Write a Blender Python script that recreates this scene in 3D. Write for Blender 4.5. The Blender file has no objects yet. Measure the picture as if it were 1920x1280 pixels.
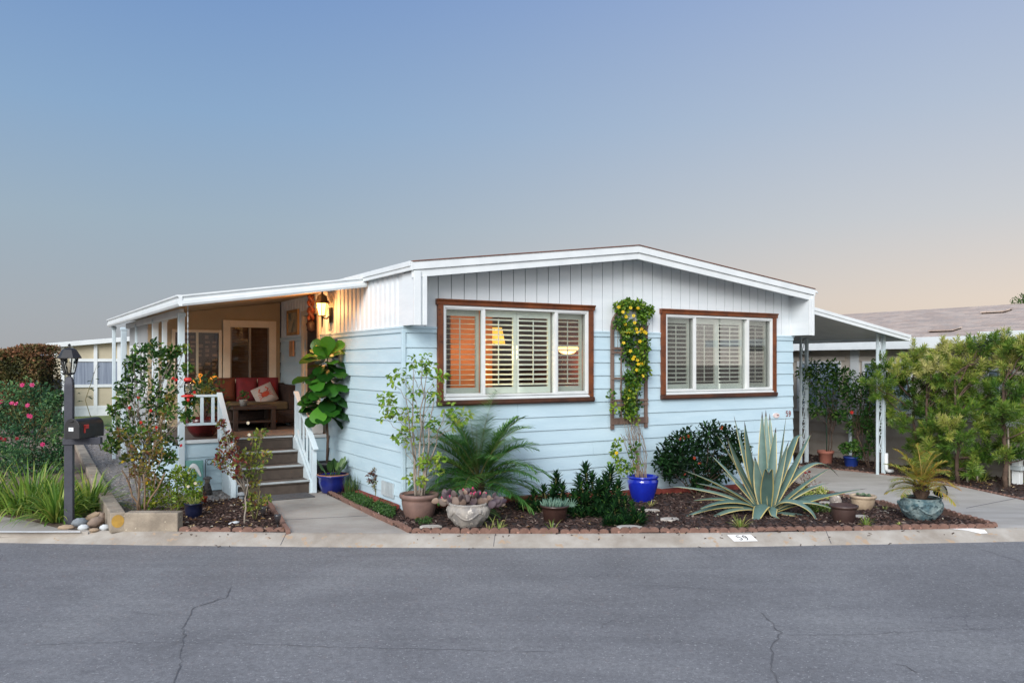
import bpy, math, random
from mathutils import Vector, Matrix, noise
R = random.Random(59)
V = Vector
PI = math.pi
sc = bpy.context.scene
col = sc.collection
# ------------------------------------------------------------------ camera model (image 1920 x 1280)
FPX, HZ, HC = 1538.0, 681.0, 1.8
def G(px, py, z=None):
    """point of the ground (or of the height z) seen at a pixel of the photograph"""
    if z is None:
        z = 0.0
        for _ in range(40):
            z = gz((px - 960) / FPX * (HC - z) * FPX / (py - HZ), (HC - z) * FPX / (py - HZ))
    Y = (HC - z) * FPX / (py - HZ)
    return V(((px - 960) / FPX * Y, Y, z))
def AT(px, py, Y):
    return V(((px - 960) / FPX * Y, Y, HC - (py - HZ) / FPX * Y))
CX, CY = -1.324, 10.03                      # front left corner of the house
FX, FY = 0.8581, 0.5135                     # along the front wall
YAW = math.atan2(FY, FX)
def HV(px, py, v):
    """house-local (u, v, z) of a pixel on the plane v = const (parallel to the front wall)"""
    k = (px - 960) / FPX
    x0, y0 = CX - FY * v, CY + FX * v
    u = (k * y0 - x0) / (FX - FY * k)
    Y = y0 + FY * u
    return V((u, v, HC - (py - HZ) / FPX * Y))
def HU(px, py, u):
    """house-local point of a pixel on the plane u = const (parallel to the side wall)"""
    k = (px - 960) / FPX
    x0, y0 = CX + FX * u, CY + FY * u
    v = (x0 - k * y0) / (FY + FX * k)
    Y = y0 + FX * v
    return V((u, v, HC - (py - HZ) / FPX * Y))
def W(u, v, z=0.0):
    return V((CX + FX * u - FY * v, CY + FY * u + FX * v, z))
def L(p):
    dx, dy = p[0] - CX, p[1] - CY
    return V((dx * FX + dy * FY, -dx * FY + dy * FX, p[2] if len(p) > 2 else 0))

# ------------------------------------------------------------------ materials
def lin(h):
    h = h.lstrip('#')
    o = []
    for i in (0, 2, 4):
        c = int(h[i:i + 2], 16) / 255
        o.append(c / 12.92 if c <= 0.04045 else ((c + 0.055) / 1.055) ** 2.4)
    return (*o, 1.0)
def new_mat(name):
    m = bpy.data.materials.new(name)
    m.use_nodes = True
    nt = m.node_tree
    return m, nt, nt.nodes['Principled BSDF']
def node(nt, t, **kw):
    n = nt.nodes.new(t)
    for k, v in kw.items():
        setattr(n, k, v)
    return n
def mixc(nt, fac, a, b, blend='MIX'):
    n = node(nt, 'ShaderNodeMix', data_type='RGBA', blend_type=blend)
    for sock, val in ((n.inputs[0], fac), (n.inputs[6], a), (n.inputs[7], b)):
        if isinstance(val, bpy.types.NodeSocket):
            nt.links.new(val, sock)
        else:
            sock.default_value = val
    return n.outputs[2]
def noise_n(nt, vec, scale, detail=5, rough=0.6, dist=0.0):
    n = node(nt, 'ShaderNodeTexNoise')
    n.inputs['Scale'].default_value = scale
    n.inputs['Detail'].default_value = detail
    n.inputs['Roughness'].default_value = rough
    n.inputs['Distortion'].default_value = dist
    if vec is not None:
        nt.links.new(vec, n.inputs['Vector'])
    return n.outputs['Fac']
def ramp(nt, fac, stops):
    n = node(nt, 'ShaderNodeValToRGB')
    e = n.color_ramp.elements
    while len(e) < len(stops):
        e.new(0.5)
    for i, (p, c) in enumerate(stops):
        e[i].position = p
        e[i].color = c
    nt.links.new(fac, n.inputs[0])
    return n.outputs[0]
def g(v):
    return (v, v, v, 1)
def pm(name, c1, c2=None, scale=3.0, lo=0.35, hi=0.65, rough=0.6, bump=0.0, bscale=40.0, metal=0.0, spec=0.5,
       stretch=(1, 1, 1), speck=None, coat=0.0):
    """painted / earthen / metal surface: two tones in soft patches, optional specks and bump"""
    m, nt, b = new_mat(name)
    tc = node(nt, 'ShaderNodeTexCoord')
    mp = node(nt, 'ShaderNodeMapping')
    mp.inputs['Scale'].default_value = stretch
    nt.links.new(tc.outputs['Object'], mp.inputs[0])
    vec = mp.outputs[0]
    c1 = lin(c1)
    c2 = lin(c2) if c2 else tuple(x * 0.86 for x in c1[:3]) + (1,)
    f = ramp(nt, noise_n(nt, vec, scale), [(lo, g(0)), (hi, g(1))])
    out = mixc(nt, f, c1, c2)
    if speck:
        sc_, th, cc = speck
        sf = ramp(nt, noise_n(nt, vec, sc_, 2), [(th, g(0)), (th + 0.06, g(1))])
        out = mixc(nt, sf, out, lin(cc))
    nt.links.new(out, b.inputs['Base Color'])
    b.inputs['Roughness'].default_value = rough
    b.inputs['Metallic'].default_value = metal
    b.inputs['Specular IOR Level'].default_value = spec
    if coat:
        b.inputs['Coat Weight'].default_value = coat
        b.inputs['Coat Roughness'].default_value = 0.08
    if bump:
        bn = node(nt, 'ShaderNodeBump')
        bn.inputs['Strength'].default_value = bump
        bn.inputs['Distance'].default_value = 0.02
        nt.links.new(noise_n(nt, vec, bscale, 4), bn.inputs['Height'])
        nt.links.new(bn.outputs[0], b.inputs['Normal'])
    return m
def lm(name, stops, trans=0.3, rough=0.45, spec=0.4):
    """leaf: colour picked per leaf from its own random number, a little light passes through"""
    m, nt, b = new_mat(name)
    at = node(nt, 'ShaderNodeAttribute', attribute_name='rnd')
    n = len(stops)
    c = ramp(nt, at.outputs['Fac'], [(i / max(1, n - 1), lin(s)) for i, s in enumerate(stops)])
    tc = node(nt, 'ShaderNodeTexCoord')
    nf = noise_n(nt, tc.outputs['Object'], 35, 2)
    c = mixc(nt, 0.35, c, mixc(nt, nf, (0.3, 0.3, 0.3, 1), (1, 1, 1, 1)), 'MULTIPLY')
    nt.links.new(c, b.inputs['Base Color'])
    b.inputs['Roughness'].default_value = rough
    b.inputs['Specular IOR Level'].default_value = spec
    if trans:
        t = node(nt, 'ShaderNodeBsdfTranslucent')
        nt.links.new(c, t.inputs[0])
        mx = node(nt, 'ShaderNodeMixShader')
        mx.inputs[0].default_value = trans
        nt.links.new(b.outputs[0], mx.inputs[1])
        nt.links.new(t.outputs[0], mx.inputs[2])
        nt.links.new(mx.outputs[0], nt.nodes['Material Output'].inputs[0])
    return m
def glow(name, c, s):
    m, nt, b = new_mat(name)
    b.inputs['Base Color'].default_value = lin(c)
    b.inputs['Emission Color'].default_value = lin(c)
    b.inputs['Emission Strength'].default_value = s
    b.inputs['Roughness'].default_value = 0.3
    return m
def glass(name, tint=(1, 1, 1, 1), refl=1.0):
    m, nt, b = new_mat(name)
    nt.nodes.remove(b)
    t = node(nt, 'ShaderNodeBsdfTransparent')
    t.inputs[0].default_value = tint
    gl = node(nt, 'ShaderNodeBsdfGlossy')
    gl.inputs['Roughness'].default_value = 0.02
    fr = node(nt, 'ShaderNodeFresnel')
    fr.inputs[0].default_value = 1.45
    mu = node(nt, 'ShaderNodeMath', operation='MULTIPLY')
    mu.inputs[1].default_value = refl
    nt.links.new(fr.outputs[0], mu.inputs[0])
    mx = node(nt, 'ShaderNodeMixShader')
    nt.links.new(mu.outputs[0], mx.inputs[0])
    nt.links.new(t.outputs[0], mx.inputs[1])
    nt.links.new(gl.outputs[0], mx.inputs[2])
    nt.links.new(mx.outputs[0], nt.nodes['Material Output'].inputs[0])
    return m
def screen_mat(name, c, fac):
    m, nt, b = new_mat(name)
    b.inputs['Base Color'].default_value = lin(c)
    b.inputs['Roughness'].default_value = 0.8
    t = node(nt, 'ShaderNodeBsdfTransparent')
    mx = node(nt, 'ShaderNodeMixShader')
    mx.inputs[0].default_value = fac
    nt.links.new(t.outputs[0], mx.inputs[1])
    nt.links.new(b.outputs[0], mx.inputs[2])
    nt.links.new(mx.outputs[0], nt.nodes['Material Output'].inputs[0])
    return m

# ------------------------------------------------------------------ mesh builder
class MB:
    def __init__(s):
        s.v, s.f, s.m, s.a, s.sm = [], [], [], [], []
    def add(s, vs, fs, mi=0, rnd=0.5, smooth=False):
        o = len(s.v)
        s.v += [tuple(p) for p in vs]
        s.a += [rnd] * len(vs)
        for f in fs:
            s.f.append(tuple(i + o for i in f))
            s.m.append(mi)
            s.sm.append(smooth)
        return s
    def box(s, x0, x1, y0, y1, z0, z1, mi=0):
        vs = [(x, y, z) for x in (x0, x1) for y in (y0, y1) for z in (z0, z1)]
        return s.add(vs, [(0, 1, 3, 2), (4, 6, 7, 5), (0, 4, 5, 1), (2, 3, 7, 6), (0, 2, 6, 4), (1, 5, 7, 3)], mi)
    def obox(s, c, X, Y, Z, sx, sy, sz, mi=0):
        c, X, Y, Z = V(c), V(X).normalized(), V(Y).normalized(), V(Z).normalized()
        vs = [c + X * (a * sx / 2) + Y * (b * sy / 2) + Z * (d * sz / 2) for a in (-1, 1) for b in (-1, 1) for d in (-1, 1)]
        return s.add(vs, [(0, 1, 3, 2), (4, 6, 7, 5), (0, 4, 5, 1), (2, 3, 7, 6), (0, 2, 6, 4), (1, 5, 7, 3)], mi)
    def beam(s, p0, p1, w, h, up=(0, 0, 1), mi=0):
        p0, p1 = V(p0), V(p1)
        d = (p1 - p0)
        x = d.normalized()
        y = V(up).cross(x)
        if y.length < 1e-4:
            y = V((1, 0, 0)).cross(x)
        y.normalize()
        return s.obox((p0 + p1) / 2, x, y, x.cross(y), d.length, w, h, mi)
    def prism(s, poly, axis, a0, a1, mi=0):
        """poly of 2D points; axis 0: poly is (y,z) swept along x; 1: (x,z) along y; 2: (x,y) along z"""
        def mk(p, a):
            return ((a, p[0], p[1]), (p[0], a, p[1]), (p[0], p[1], a))[axis]
        n = len(poly)
        vs = [mk(p, a0) for p in poly] + [mk(p, a1) for p in poly]
        fs = [tuple(range(n - 1, -1, -1)), tuple(range(n, 2 * n))]
        fs += [(i, (i + 1) % n, (i + 1) % n + n, i + n) for i in range(n)]
        return s.add(vs, fs, mi)
    def tube(s, pts, r, n=6, mi=0, rnd=0.5, cap=True):
        pts = [V(p) for p in pts]
        if not isinstance(r, (list, tuple)):
            r = [r] * len(pts)
        vs, fs = [], []
        x = None
        for i, p in enumerate(pts):
            d = (pts[min(i + 1, len(pts) - 1)] - pts[max(i - 1, 0)])
            d = d.normalized() if d.length > 1e-9 else V((0, 0, 1))
            if x is None:
                x = d.orthogonal().normalized()
            else:
                x = (x - d * x.dot(d))
                x = x.normalized() if x.length > 1e-6 else d.orthogonal().normalized()
            y = d.cross(x)
            for k in range(n):
                t = 2 * PI * k / n
                vs.append(p + (x * math.cos(t) + y * math.sin(t)) * r[i])
        for i in range(len(pts) - 1):
            for k in range(n):
                fs.append((i * n + k, i * n + (k + 1) % n, (i + 1) * n + (k + 1) % n, (i + 1) * n + k))
        if cap:
            fs.append(tuple(range(n - 1, -1, -1)))
            fs.append(tuple((len(pts) - 1) * n + k for k in range(n)))
        return s.add(vs, fs, mi, rnd, True)
    def lathe(s, prof, n=32, c=(0, 0, 0), mi=0, wob=0.0, wsc=6.0, sx=1.0, sy=1.0, ang=0.0, smooth=True, rib=None, mats=None):
        vs, fs = [], []
        for (r, z) in prof:
            for k in range(n):
                t = 2 * PI * k / n + ang
                rr = r
                if rib and rib[2] <= z <= rib[3]:
                    rr += rib[1] * (0.5 + 0.5 * math.cos(rib[0] * t))
                p = V((math.cos(t) * rr * sx, math.sin(t) * rr * sy, z))
                if wob and r > 1e-4:
                    q = noise.noise(p * wsc) + 0.6 * noise.noise(p * wsc * 2.3)
                    p = V((p.x * (1 + wob * q / max(r, .05)), p.y * (1 + wob * q / max(r, .05)), p.z))
                vs.append((p.x + c[0], p.y + c[1], p.z + c[2]))
        for i in range(len(prof) - 1):
            for k in range(n):
                fs.append((i * n + k, i * n + (k + 1) % n, (i + 1) * n + (k + 1) % n, (i + 1) * n + k))
        return s.add(vs, fs, mi, 0.5, smooth)
    def ball(s, c, rx, ry, rz, n=12, mi=0, wob=0.0, wsc=8.0, rnd=0.5):
        vs, fs = [], []
        m = max(5, n // 2 + 1)
        for i in range(m + 1):
            ph = PI * i / m
            for k in range(n):
                t = 2 * PI * k / n
                d = V((math.sin(ph) * math.cos(t), math.sin(ph) * math.sin(t), math.cos(ph)))
                q = 1 + (wob * (noise.noise(d * wsc * 0.25 + V(c) * 7) + .5 * noise.noise(d * wsc * .6 + V(c) * 3)) if wob else 0)
                vs.append((c[0] + d.x * rx * q, c[1] + d.y * ry * q, c[2] + d.z * rz * q))
        for i in range(m):
            for k in range(n):
                fs.append((i * n + k, (i + 1) * n + k, (i + 1) * n + (k + 1) % n, i * n + (k + 1) % n))
        return s.add(vs, fs, mi, rnd, True)
    # ---- leaves
    def leaf(s, p, d, n, ln, w, rnd=0.5, fold=0.25, curl=0.15, mi=0, fat=0.45):
        p, d = V(p), V(d)
        d = d.normalized()
        sd = d.cross(V(n))
        if sd.length < 1e-4:
            sd = d.orthogonal()
        sd.normalize()
        up = sd.cross(d)
        a = p + d * (ln * fat * 0.7) - up * (curl * ln * 0.05)
        b = p + d * (ln * (0.35 + fat * 0.75)) - up * (curl * ln * 0.35)
        t = p + d * ln - up * (curl * ln)
        f = up * (w * fold)
        vs = [p, a + sd * w * .42 + f, a - sd * w * .42 + f, b + sd * w * .42 + f, b - sd * w * .42 + f, t, a, b]
        s.add(vs, [(0, 6, 2), (0, 1, 6), (1, 3, 7, 6), (6, 7, 4, 2), (3, 5, 7), (7, 5, 4)], mi, rnd)
    def leaf4(s, p, d, n, ln, w, rnd=0.5, mi=0):
        p, d = V(p), V(d).normalized()
        sd = d.cross(V(n))
        if sd.length < 1e-4:
            sd = d.orthogonal()
        sd.normalize()
        up = sd.cross(d)
        m_ = p + d * ln * .5
        s.add([p, m_ + sd * w * .5 + up * w * .15, p + d * ln - up * ln * .1, m_ - sd * w * .5 + up * w * .15], [(0, 1, 2), (0, 2, 3)], mi, rnd)
    def bigleaf(s, p, d, n, ln, w, rnd=0.5, curl=0.25, mi=0):
        p, d = V(p), V(d).normalized()
        sd = d.cross(V(n))
        sd = sd.normalized() if sd.length > 1e-4 else d.orthogonal().normalized()
        up = sd.cross(d)
        vs, fs = [], []
        for i, (t, h) in enumerate(((0, .03), (.12, .3), (.3, .48), (.5, .8), (.7, 1.0), (.86, .92), (.96, .55), (1, .05))):
            q = p + d * (ln * t) - up * (curl * ln * t * t)
            k = .5 * w * h
            ed = R.uniform(-.04, .06) * w
            vs += [q + sd * k + up * (h * w * .10 + ed), q, q - sd * k + up * (h * w * .10 - ed)]
        for i in range(7):
            o = i * 3
            fs += [(o, o + 3, o + 4, o + 1), (o + 1, o + 4, o + 5, o + 2)]
        s.add(vs, fs, mi, rnd, True)
    def blade(s, p, d, ln, w, droop=0.5, segs=5, rnd=0.5, fold=0.2, mi=0, taper=0.8):
        """strap leaf starting along d and arching down"""
        p, d = V(p), V(d).normalized()
        sd = d.cross(V((0, 0, 1)))
        if sd.length < 1e-3:
            sd = V((R.uniform(-1, 1), R.uniform(-1, 1), 0)).cross(d)
        sd.normalize()
        q = p.copy()
        vs, fs = [], []
        for i in range(segs + 1):
            t = i / segs
            ww = w * (1 - t ** (1 / max(.05, 1 - taper) * .35 + .6)) * (0.65 + 0.35 * min(1, t * 4)) + w * 0.04
            up = sd.cross(d).normalized()
            vs += [q + sd * ww * .5 + up * ww * fold, q, q - sd * ww * .5 + up * ww * fold]
            q = q + d * (ln / segs)
            d = (d + V((0, 0, -1)) * droop * (0.4 + t) / segs * 1.6).normalized()
        for i in range(segs):
            o = i * 3
            fs += [(o, o + 3, o + 4, o + 1), (o + 1, o + 4, o + 5, o + 2)]
        s.add(vs, fs, mi, rnd, True)
    def flower(s, p, n, r, k=5, rnd=0.5, mi=0, cmi=None):
        n = V(n).normalized()
        a = n.orthogonal().normalized()
        b = n.cross(a)
        t0 = R.random() * 6
        for i in range(k):
            t = t0 + 2 * PI * i / k
            d = a * math.cos(t) + b * math.sin(t) + n * .35
            s.leaf4(p, d, n, r, r * .95, rnd, mi)
        if cmi is not None:
            s.ball(V(p) + n * r * .2, r * .22, r * .22, r * .22, 6, cmi)
    def build(s, name, mats, parent=None, loc=(0, 0, 0), rz=0.0, bevel=0.0, seg=2):
        me = bpy.data.meshes.new(name)
        me.from_pydata(s.v, [], s.f)
        if not isinstance(mats, (list, tuple)):
            mats = [mats]
        for m in mats:
            me.materials.append(m)
        me.polygons.foreach_set('material_index', s.m)
        me.polygons.foreach_set('use_smooth', s.sm)
        at = me.attributes.new('rnd', 'FLOAT', 'POINT')
        at.data.foreach_set('value', s.a)
        me.update()
        o = bpy.data.objects.new(name, me)
        o.location = loc
        o.rotation_euler = (0, 0, rz)
        col.objects.link(o)
        if parent is not None:
            o.parent = parent
        if bevel:
            md = o.modifiers.new('bevel', 'BEVEL')
            md.width = bevel
            md.segments = seg
            md.limit_method = 'ANGLE'
            md.angle_limit = math.radians(40)
        return o
def tag(o, label, cat, group=None, kind=None):
    o['label'] = label
    o['category'] = cat
    if group:
        o['group'] = group
    if kind:
        o['kind'] = kind
    return o
def struct(o, kind='structure', label=None):
    o['kind'] = kind
    if label:
        o['label'] = label
    return o
def thing(name, label, cat, loc=(0, 0, 0), rz=0.0, group=None):
    o = bpy.data.objects.new(name, None)
    o.empty_display_size = 0.2
    o.location = loc
    o.rotation_euler = (0, 0, rz)
    col.objects.link(o)
    return tag(o, label, cat, group)
def clone(o, loc=None, rz=None, parent=None, label=None):
    c = o.copy()
    col.objects.link(c)
    if loc is not None:
        c.location = loc
    if rz is not None:
        c.rotation_euler = (0, 0, rz)
    if parent is not None:
        c.parent = parent
    if label:
        c['label'] = label
    for ch in list(o.children):
        clone(ch, parent=c)
    return c
def text(name, s, size, mat, loc, rot, parent=None, extrude=0.002, shear=0.0):
    cu = bpy.data.curves.new(name, 'FONT')
    cu.body = s
    cu.size = size
    cu.extrude = extrude
    cu.shear = shear
    cu.align_x = 'CENTER'
    cu.align_y = 'CENTER'
    cu.materials.append(mat)
    tmp = bpy.data.objects.new(name, cu)
    col.objects.link(tmp)
    bpy.context.view_layer.update()
    me = bpy.data.meshes.new_from_object(tmp)
    bpy.data.objects.remove(tmp)
    o = bpy.data.objects.new(name, me)
    o.location = loc
    o.rotation_euler = rot
    col.objects.link(o)
    if parent is not None:
        o.parent = parent
    return o
GLYPH = {'5': [(.85, 1), (.12, 1), (.08, .56), (.5, .64), (.85, .48), (.9, .26), (.7, .04), (.35, .0), (.05, .12)],
         '9': [(.9, .68), (.72, .5), (.4, .47), (.14, .6), (.1, .8), (.28, .97), (.6, 1), (.86, .86), (.9, .62), (.82, .3), (.6, .05), (.2, .0)]}
def digits(name, s, h, w, r, mat, loc, rot, parent, gap=.35, shear=0.0):
    """digits laid down as flat strokes"""
    mb = MB()
    tot = len(s) * w + (len(s) - 1) * w * gap
    for i, ch in enumerate(s):
        x0 = -tot / 2 + i * w * (1 + gap)
        mb.tube([(x0 + a * w + (b_ - .5) * h * shear, (b_ - .5) * h, 0) for a, b_ in GLYPH[ch]], r, 6)
    o = mb.build(name, mat, parent, loc)
    o.rotation_euler = rot
    o.scale = (1, 1, .2)
    return o
def rdir(up=0.0, spread=1.0):
    while True:
        d = V((R.uniform(-1, 1), R.uniform(-1, 1), R.uniform(-1, 1)))
        if 0.05 < d.length < 1:
            d.normalize()
            d = (d * spread + V((0, 0, up)))
            if d.length > .05:
                return d.normalized()
def limb(mb, p0, p1, r0, r1, n=6, wob=0.08, segs=5, mi=0):
    p0, p1 = V(p0), V(p1)
    d = p1 - p0
    pts, rs = [], []
    for i in range(segs + 1):
        t = i / segs
        q = p0 + d * t
        if 0 < i < segs:
            q += rdir() * d.length * wob * (0.5 + 0.5 * math.sin(PI * t)) * .6
        pts.append(q)
        rs.append(r0 + (r1 - r0) * t)
    mb.tube(pts, rs, n, mi)
    return pts
def clump_leaves(mb, clumps, n, ln, w, up=0.3, simple=False, jit=0.25, mi=0, shell=0.5, fold=.25, curl=.2):
    """clumps: (centre, radius, tone)"""
    for c, r, tone in clumps:
        k = int(n * R.uniform(.75, 1.25))
        for _ in range(k):
            d = rdir(0.1)
            p = V(c) + d * r * (R.random() ** shell)
            dd = (d + rdir(up) * 0.9)
            nn = (d + rdir(0.6) * 0.8)
            s_ = R.uniform(.7, 1.25)
            rn = min(1, max(0, tone + R.gauss(0, jit)))
            if simple:
                mb.leaf4(p, dd, nn, ln * s_, w * s_, rn, mi)
            else:
                mb.leaf(p, dd, nn, ln * s_, w * s_, rn, fold, curl, mi)
# ================================================================== camera, sky, sun
cam = bpy.data.cameras.new('camera')
cam.lens = FPX / 1920 * 36
cam.sensor_width = 36
cam.shift_y = (HZ - 640) / 1920
cam.clip_end = 5000
co = bpy.data.objects.new('camera', cam)
co.location = (0, 0, HC)
co.rotation_euler = (PI / 2, 0, 0)
col.objects.link(co)
sc.camera = co
sc.view_settings.view_transform = 'Standard'
sc.view_settings.look = 'None'
sc.view_settings.gamma = 1
sc.view_settings.exposure = 0.0
sc.cycles.max_bounces = 8
sc.cycles.transparent_max_bounces = 16
sc.cycles.use_denoising = True

SUN_AZ, SUN_EL = math.radians(196), math.radians(13)     # behind the camera, a little to the left (azimuth from +Y clockwise)
w = bpy.data.worlds.new('World')
sc.world = w
w.use_nodes = True
nt = w.node_tree
bg = nt.nodes['Background']
tc = node(nt, 'ShaderNodeTexCoord')
sep = node(nt, 'ShaderNodeSeparateXYZ')
nt.links.new(tc.outputs['Generated'], sep.inputs[0])
def mr(sock, a, b):
    n = node(nt, 'ShaderNodeMapRange', interpolation_type='SMOOTHSTEP')
    n.inputs[1].default_value, n.inputs[2].default_value = a, b
    nt.links.new(sock, n.inputs[0])
    return n.outputs[0]
el = node(nt, 'ShaderNodeMapRange')
el.inputs[1].default_value, el.inputs[2].default_value = 0.0, 0.5
nt.links.new(sep.outputs[2], el.inputs[0])
skyL = ramp(nt, el.outputs[0], [(0, lin('#A8AAAE')), (.12, lin('#A7AEB6')), (.32, lin('#9FB2C2')), (.55, lin('#8CABCD')), (.82, lin('#7799CA')), (1, lin('#6C8FC6'))])
skyR = ramp(nt, el.outputs[0], [(0, lin('#EED6BF')), (.14, lin('#E8D8CA')), (.32, lin('#D0D1D4')), (.55, lin('#B9C5D7')), (.82, lin('#A2B5D8')), (1, lin('#93A9D6'))])
fr_ = mixc(nt, mr(sep.outputs[0], -0.42, 0.66), skyL, skyR)
# the half of the sky behind the camera still holds the glow of the set sun
bk = ramp(nt, el.outputs[0], [(0, (1.3, 1.14, 1.05, 1)), (.2, (1.24, 1.24, 1.25, 1)), (.6, (1.0, 1.1, 1.2, 1)), (1, (.68, .82, 1.04, 1))])
allsky = mixc(nt, mr(sep.outputs[1], 0.35, -0.35), fr_, bk)
sky = node(nt, 'ShaderNodeTexSky', sky_type='NISHITA')
sky.sun_disc = False
sky.sun_elevation = SUN_EL
sky.sun_rotation = SUN_AZ
bg.inputs['Strength'].default_value = 0.08
nt.links.new(sky.outputs[0], bg.inputs[0])
bg2 = node(nt, 'ShaderNodeBackground')
bg2.inputs['Strength'].default_value = 1.0
nt.links.new(allsky, bg2.inputs[0])
mx = node(nt, 'ShaderNodeMixShader')
mx.inputs[0].default_value = 0.94
nt.links.new(bg.outputs[0], mx.inputs[1])
nt.links.new(bg2.outputs[0], mx.inputs[2])
nt.links.new(mx.outputs[0], nt.nodes['World Output'].inputs[0])

sl = bpy.data.lights.new('sun', 'SUN')
sl.energy = 3.7
sl.angle = math.radians(32)
sl.color = (1.0, 0.975, 0.955)
so = bpy.data.objects.new('sun', sl)
sd = V((math.sin(SUN_AZ) * math.cos(SUN_EL + .25), math.cos(SUN_AZ) * math.cos(SUN_EL + .25), math.sin(SUN_EL + .25)))
so.rotation_euler = sd.to_track_quat('Z', 'Y').to_euler()
so.location = (0, -20, 20)
col.objects.link(so)

# ================================================================== materials of the setting
def asphalt():
    m, nt, b = new_mat('asphalt')
    tc = node(nt, 'ShaderNodeTexCoord')
    v = tc.outputs['Object']
    big = ramp(nt, noise_n(nt, v, .55, 4, .6, .6), [(.34, lin('#717071')), (.5, lin('#797879')), (.68, lin('#828181'))])
    mp = node(nt, 'ShaderNodeMapping')
    mp.inputs['Scale'].default_value = (.25, 3.2, 1)
    nt.links.new(v, mp.inputs[0])
    streak = ramp(nt, noise_n(nt, mp.outputs[0], 1.3, 4), [(.36, g(.93)), (.64, g(1.04))])
    c = mixc(nt, 1, big, streak, 'MULTIPLY')
    fine = ramp(nt, noise_n(nt, v, 130, 3, .8), [(.3, g(.55)), (.5, g(1)), (.72, g(1.4))])
    c = mixc(nt, .8, c, fine, 'MULTIPLY')
    mid = ramp(nt, noise_n(nt, v, 34, 3, .7), [(.32, g(.80)), (.5, g(1)), (.70, g(1.20))])
    c = mixc(nt, 1, c, mid, 'MULTIPLY')
    sp = ramp(nt, noise_n(nt, v, 48, 1, .5), [(.67, g(0)), (.71, g(.7))])
    c = mixc(nt, sp, c, lin('#A6A4A2'))
    st = ramp(nt, noise_n(nt, v, .33, 5, .55, 1.2), [(.30, g(.84)), (.40, g(1)), (.62, g(1)), (.70, g(1.07))])
    c = mixc(nt, 1, c, st, 'MULTIPLY')
    oil = ramp(nt, noise_n(nt, v, 1.7, 3, .5, .4), [(.70, g(1)), (.76, g(.80))])
    c = mixc(nt, 1, c, oil, 'MULTIPLY')
    vo = node(nt, 'ShaderNodeTexVoronoi', feature='DISTANCE_TO_EDGE')
    vo.inputs['Scale'].default_value = .42
    dn = node(nt, 'ShaderNodeVectorMath', operation='ADD')
    nz = node(nt, 'ShaderNodeTexNoise')
    nz.inputs['Scale'].default_value = 2.2
    nt.links.new(v, nz.inputs['Vector'])
    nt.links.new(v, dn.inputs[0])
    nt.links.new(nz.outputs['Color'], dn.inputs[1])
    nt.links.new(dn.outputs[0], vo.inputs['Vector'])
    cr = ramp(nt, vo.outputs[0], [(0, g(1)), (.0035, g(0))])
    msk = ramp(nt, noise_n(nt, v, .8, 3), [(.5, g(0)), (.6, g(.55))])
    c = mixc(nt, mixc(nt, 1, cr, msk, 'MULTIPLY'), c, lin('#4E4C53'))
    nt.links.new(c, b.inputs['Base Color'])
    b.inputs['Roughness'].default_value = .9
    b.inputs['Specular IOR Level'].default_value = .25
    bn = node(nt, 'ShaderNodeBump')
    bn.inputs['Strength'].default_value = .35
    bn.inputs['Distance'].default_value = .008
    nt.links.new(noise_n(nt, v, 150, 3, .7), bn.inputs['Height'])
    nt.links.new(bn.outputs[0], b.inputs['Normal'])
    return m
M_road = asphalt()
M_crack = pm('crack_filler', '#565557', '#646364', 8, rough=.95)
M_conc = pm('concrete', '#A9A299', '#948C83', 1.7, .38, .64, .9, .25, 90, speck=(30, .66, '#8D857C'))
M_kerb = pm('kerb_concrete', '#ACA59B', '#8E8478', 2.6, .36, .66, .9, .3, 80, speck=(9, .62, '#A58F78'))
M_drive = pm('driveway_concrete', '#B6B0A8', '#A19A91', 1.3, .35, .66, .85, .2, 70, speck=(22, .68, '#A79F95'), stretch=(1, 2.2, 1))
M_soil = pm('soil', '#6B5A4C', '#8A7969', 2.2, .35, .65, .95, .8, 26, speck=(40, .6, '#4A3B30'))
M_mulch = pm('mulch', '#40302B', '#281D1B', 9, .35, .62, .95, 1.0, 42, speck=(60, .62, '#7C5E54'))
M_gravel = pm('gravel', '#8B8580', '#6E6864', 14, .35, .65, .95, .9, 60, speck=(70, .62, '#B5AEA6'))
M_lawn = pm('lawn', '#6F7A45', '#586536', 3, rough=.95, bump=.6, bscale=60)
M_white = pm('white_paint', '#E4E6E4', '#D3D7D8', 3.0, .4, .75, .5, .06, 30)
M_paint_mark = pm('marking_paint', '#E6E4DF', '#C9C4BC', 12, .5, .72, .7, .1, 60)
M_ink = pm('black_lettering', '#2A2826', '#3A3733', 20, rough=.7)
M_terra = pm('terracotta_edging', '#7F6255', '#6B4F44', 9, .36, .66, .9, .35, 60, speck=(18, .66, '#A98070'))
M_brickr = pm('red_brick', '#96463A', '#743229', 7, rough=.9, bump=.3, bscale=60)

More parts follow.
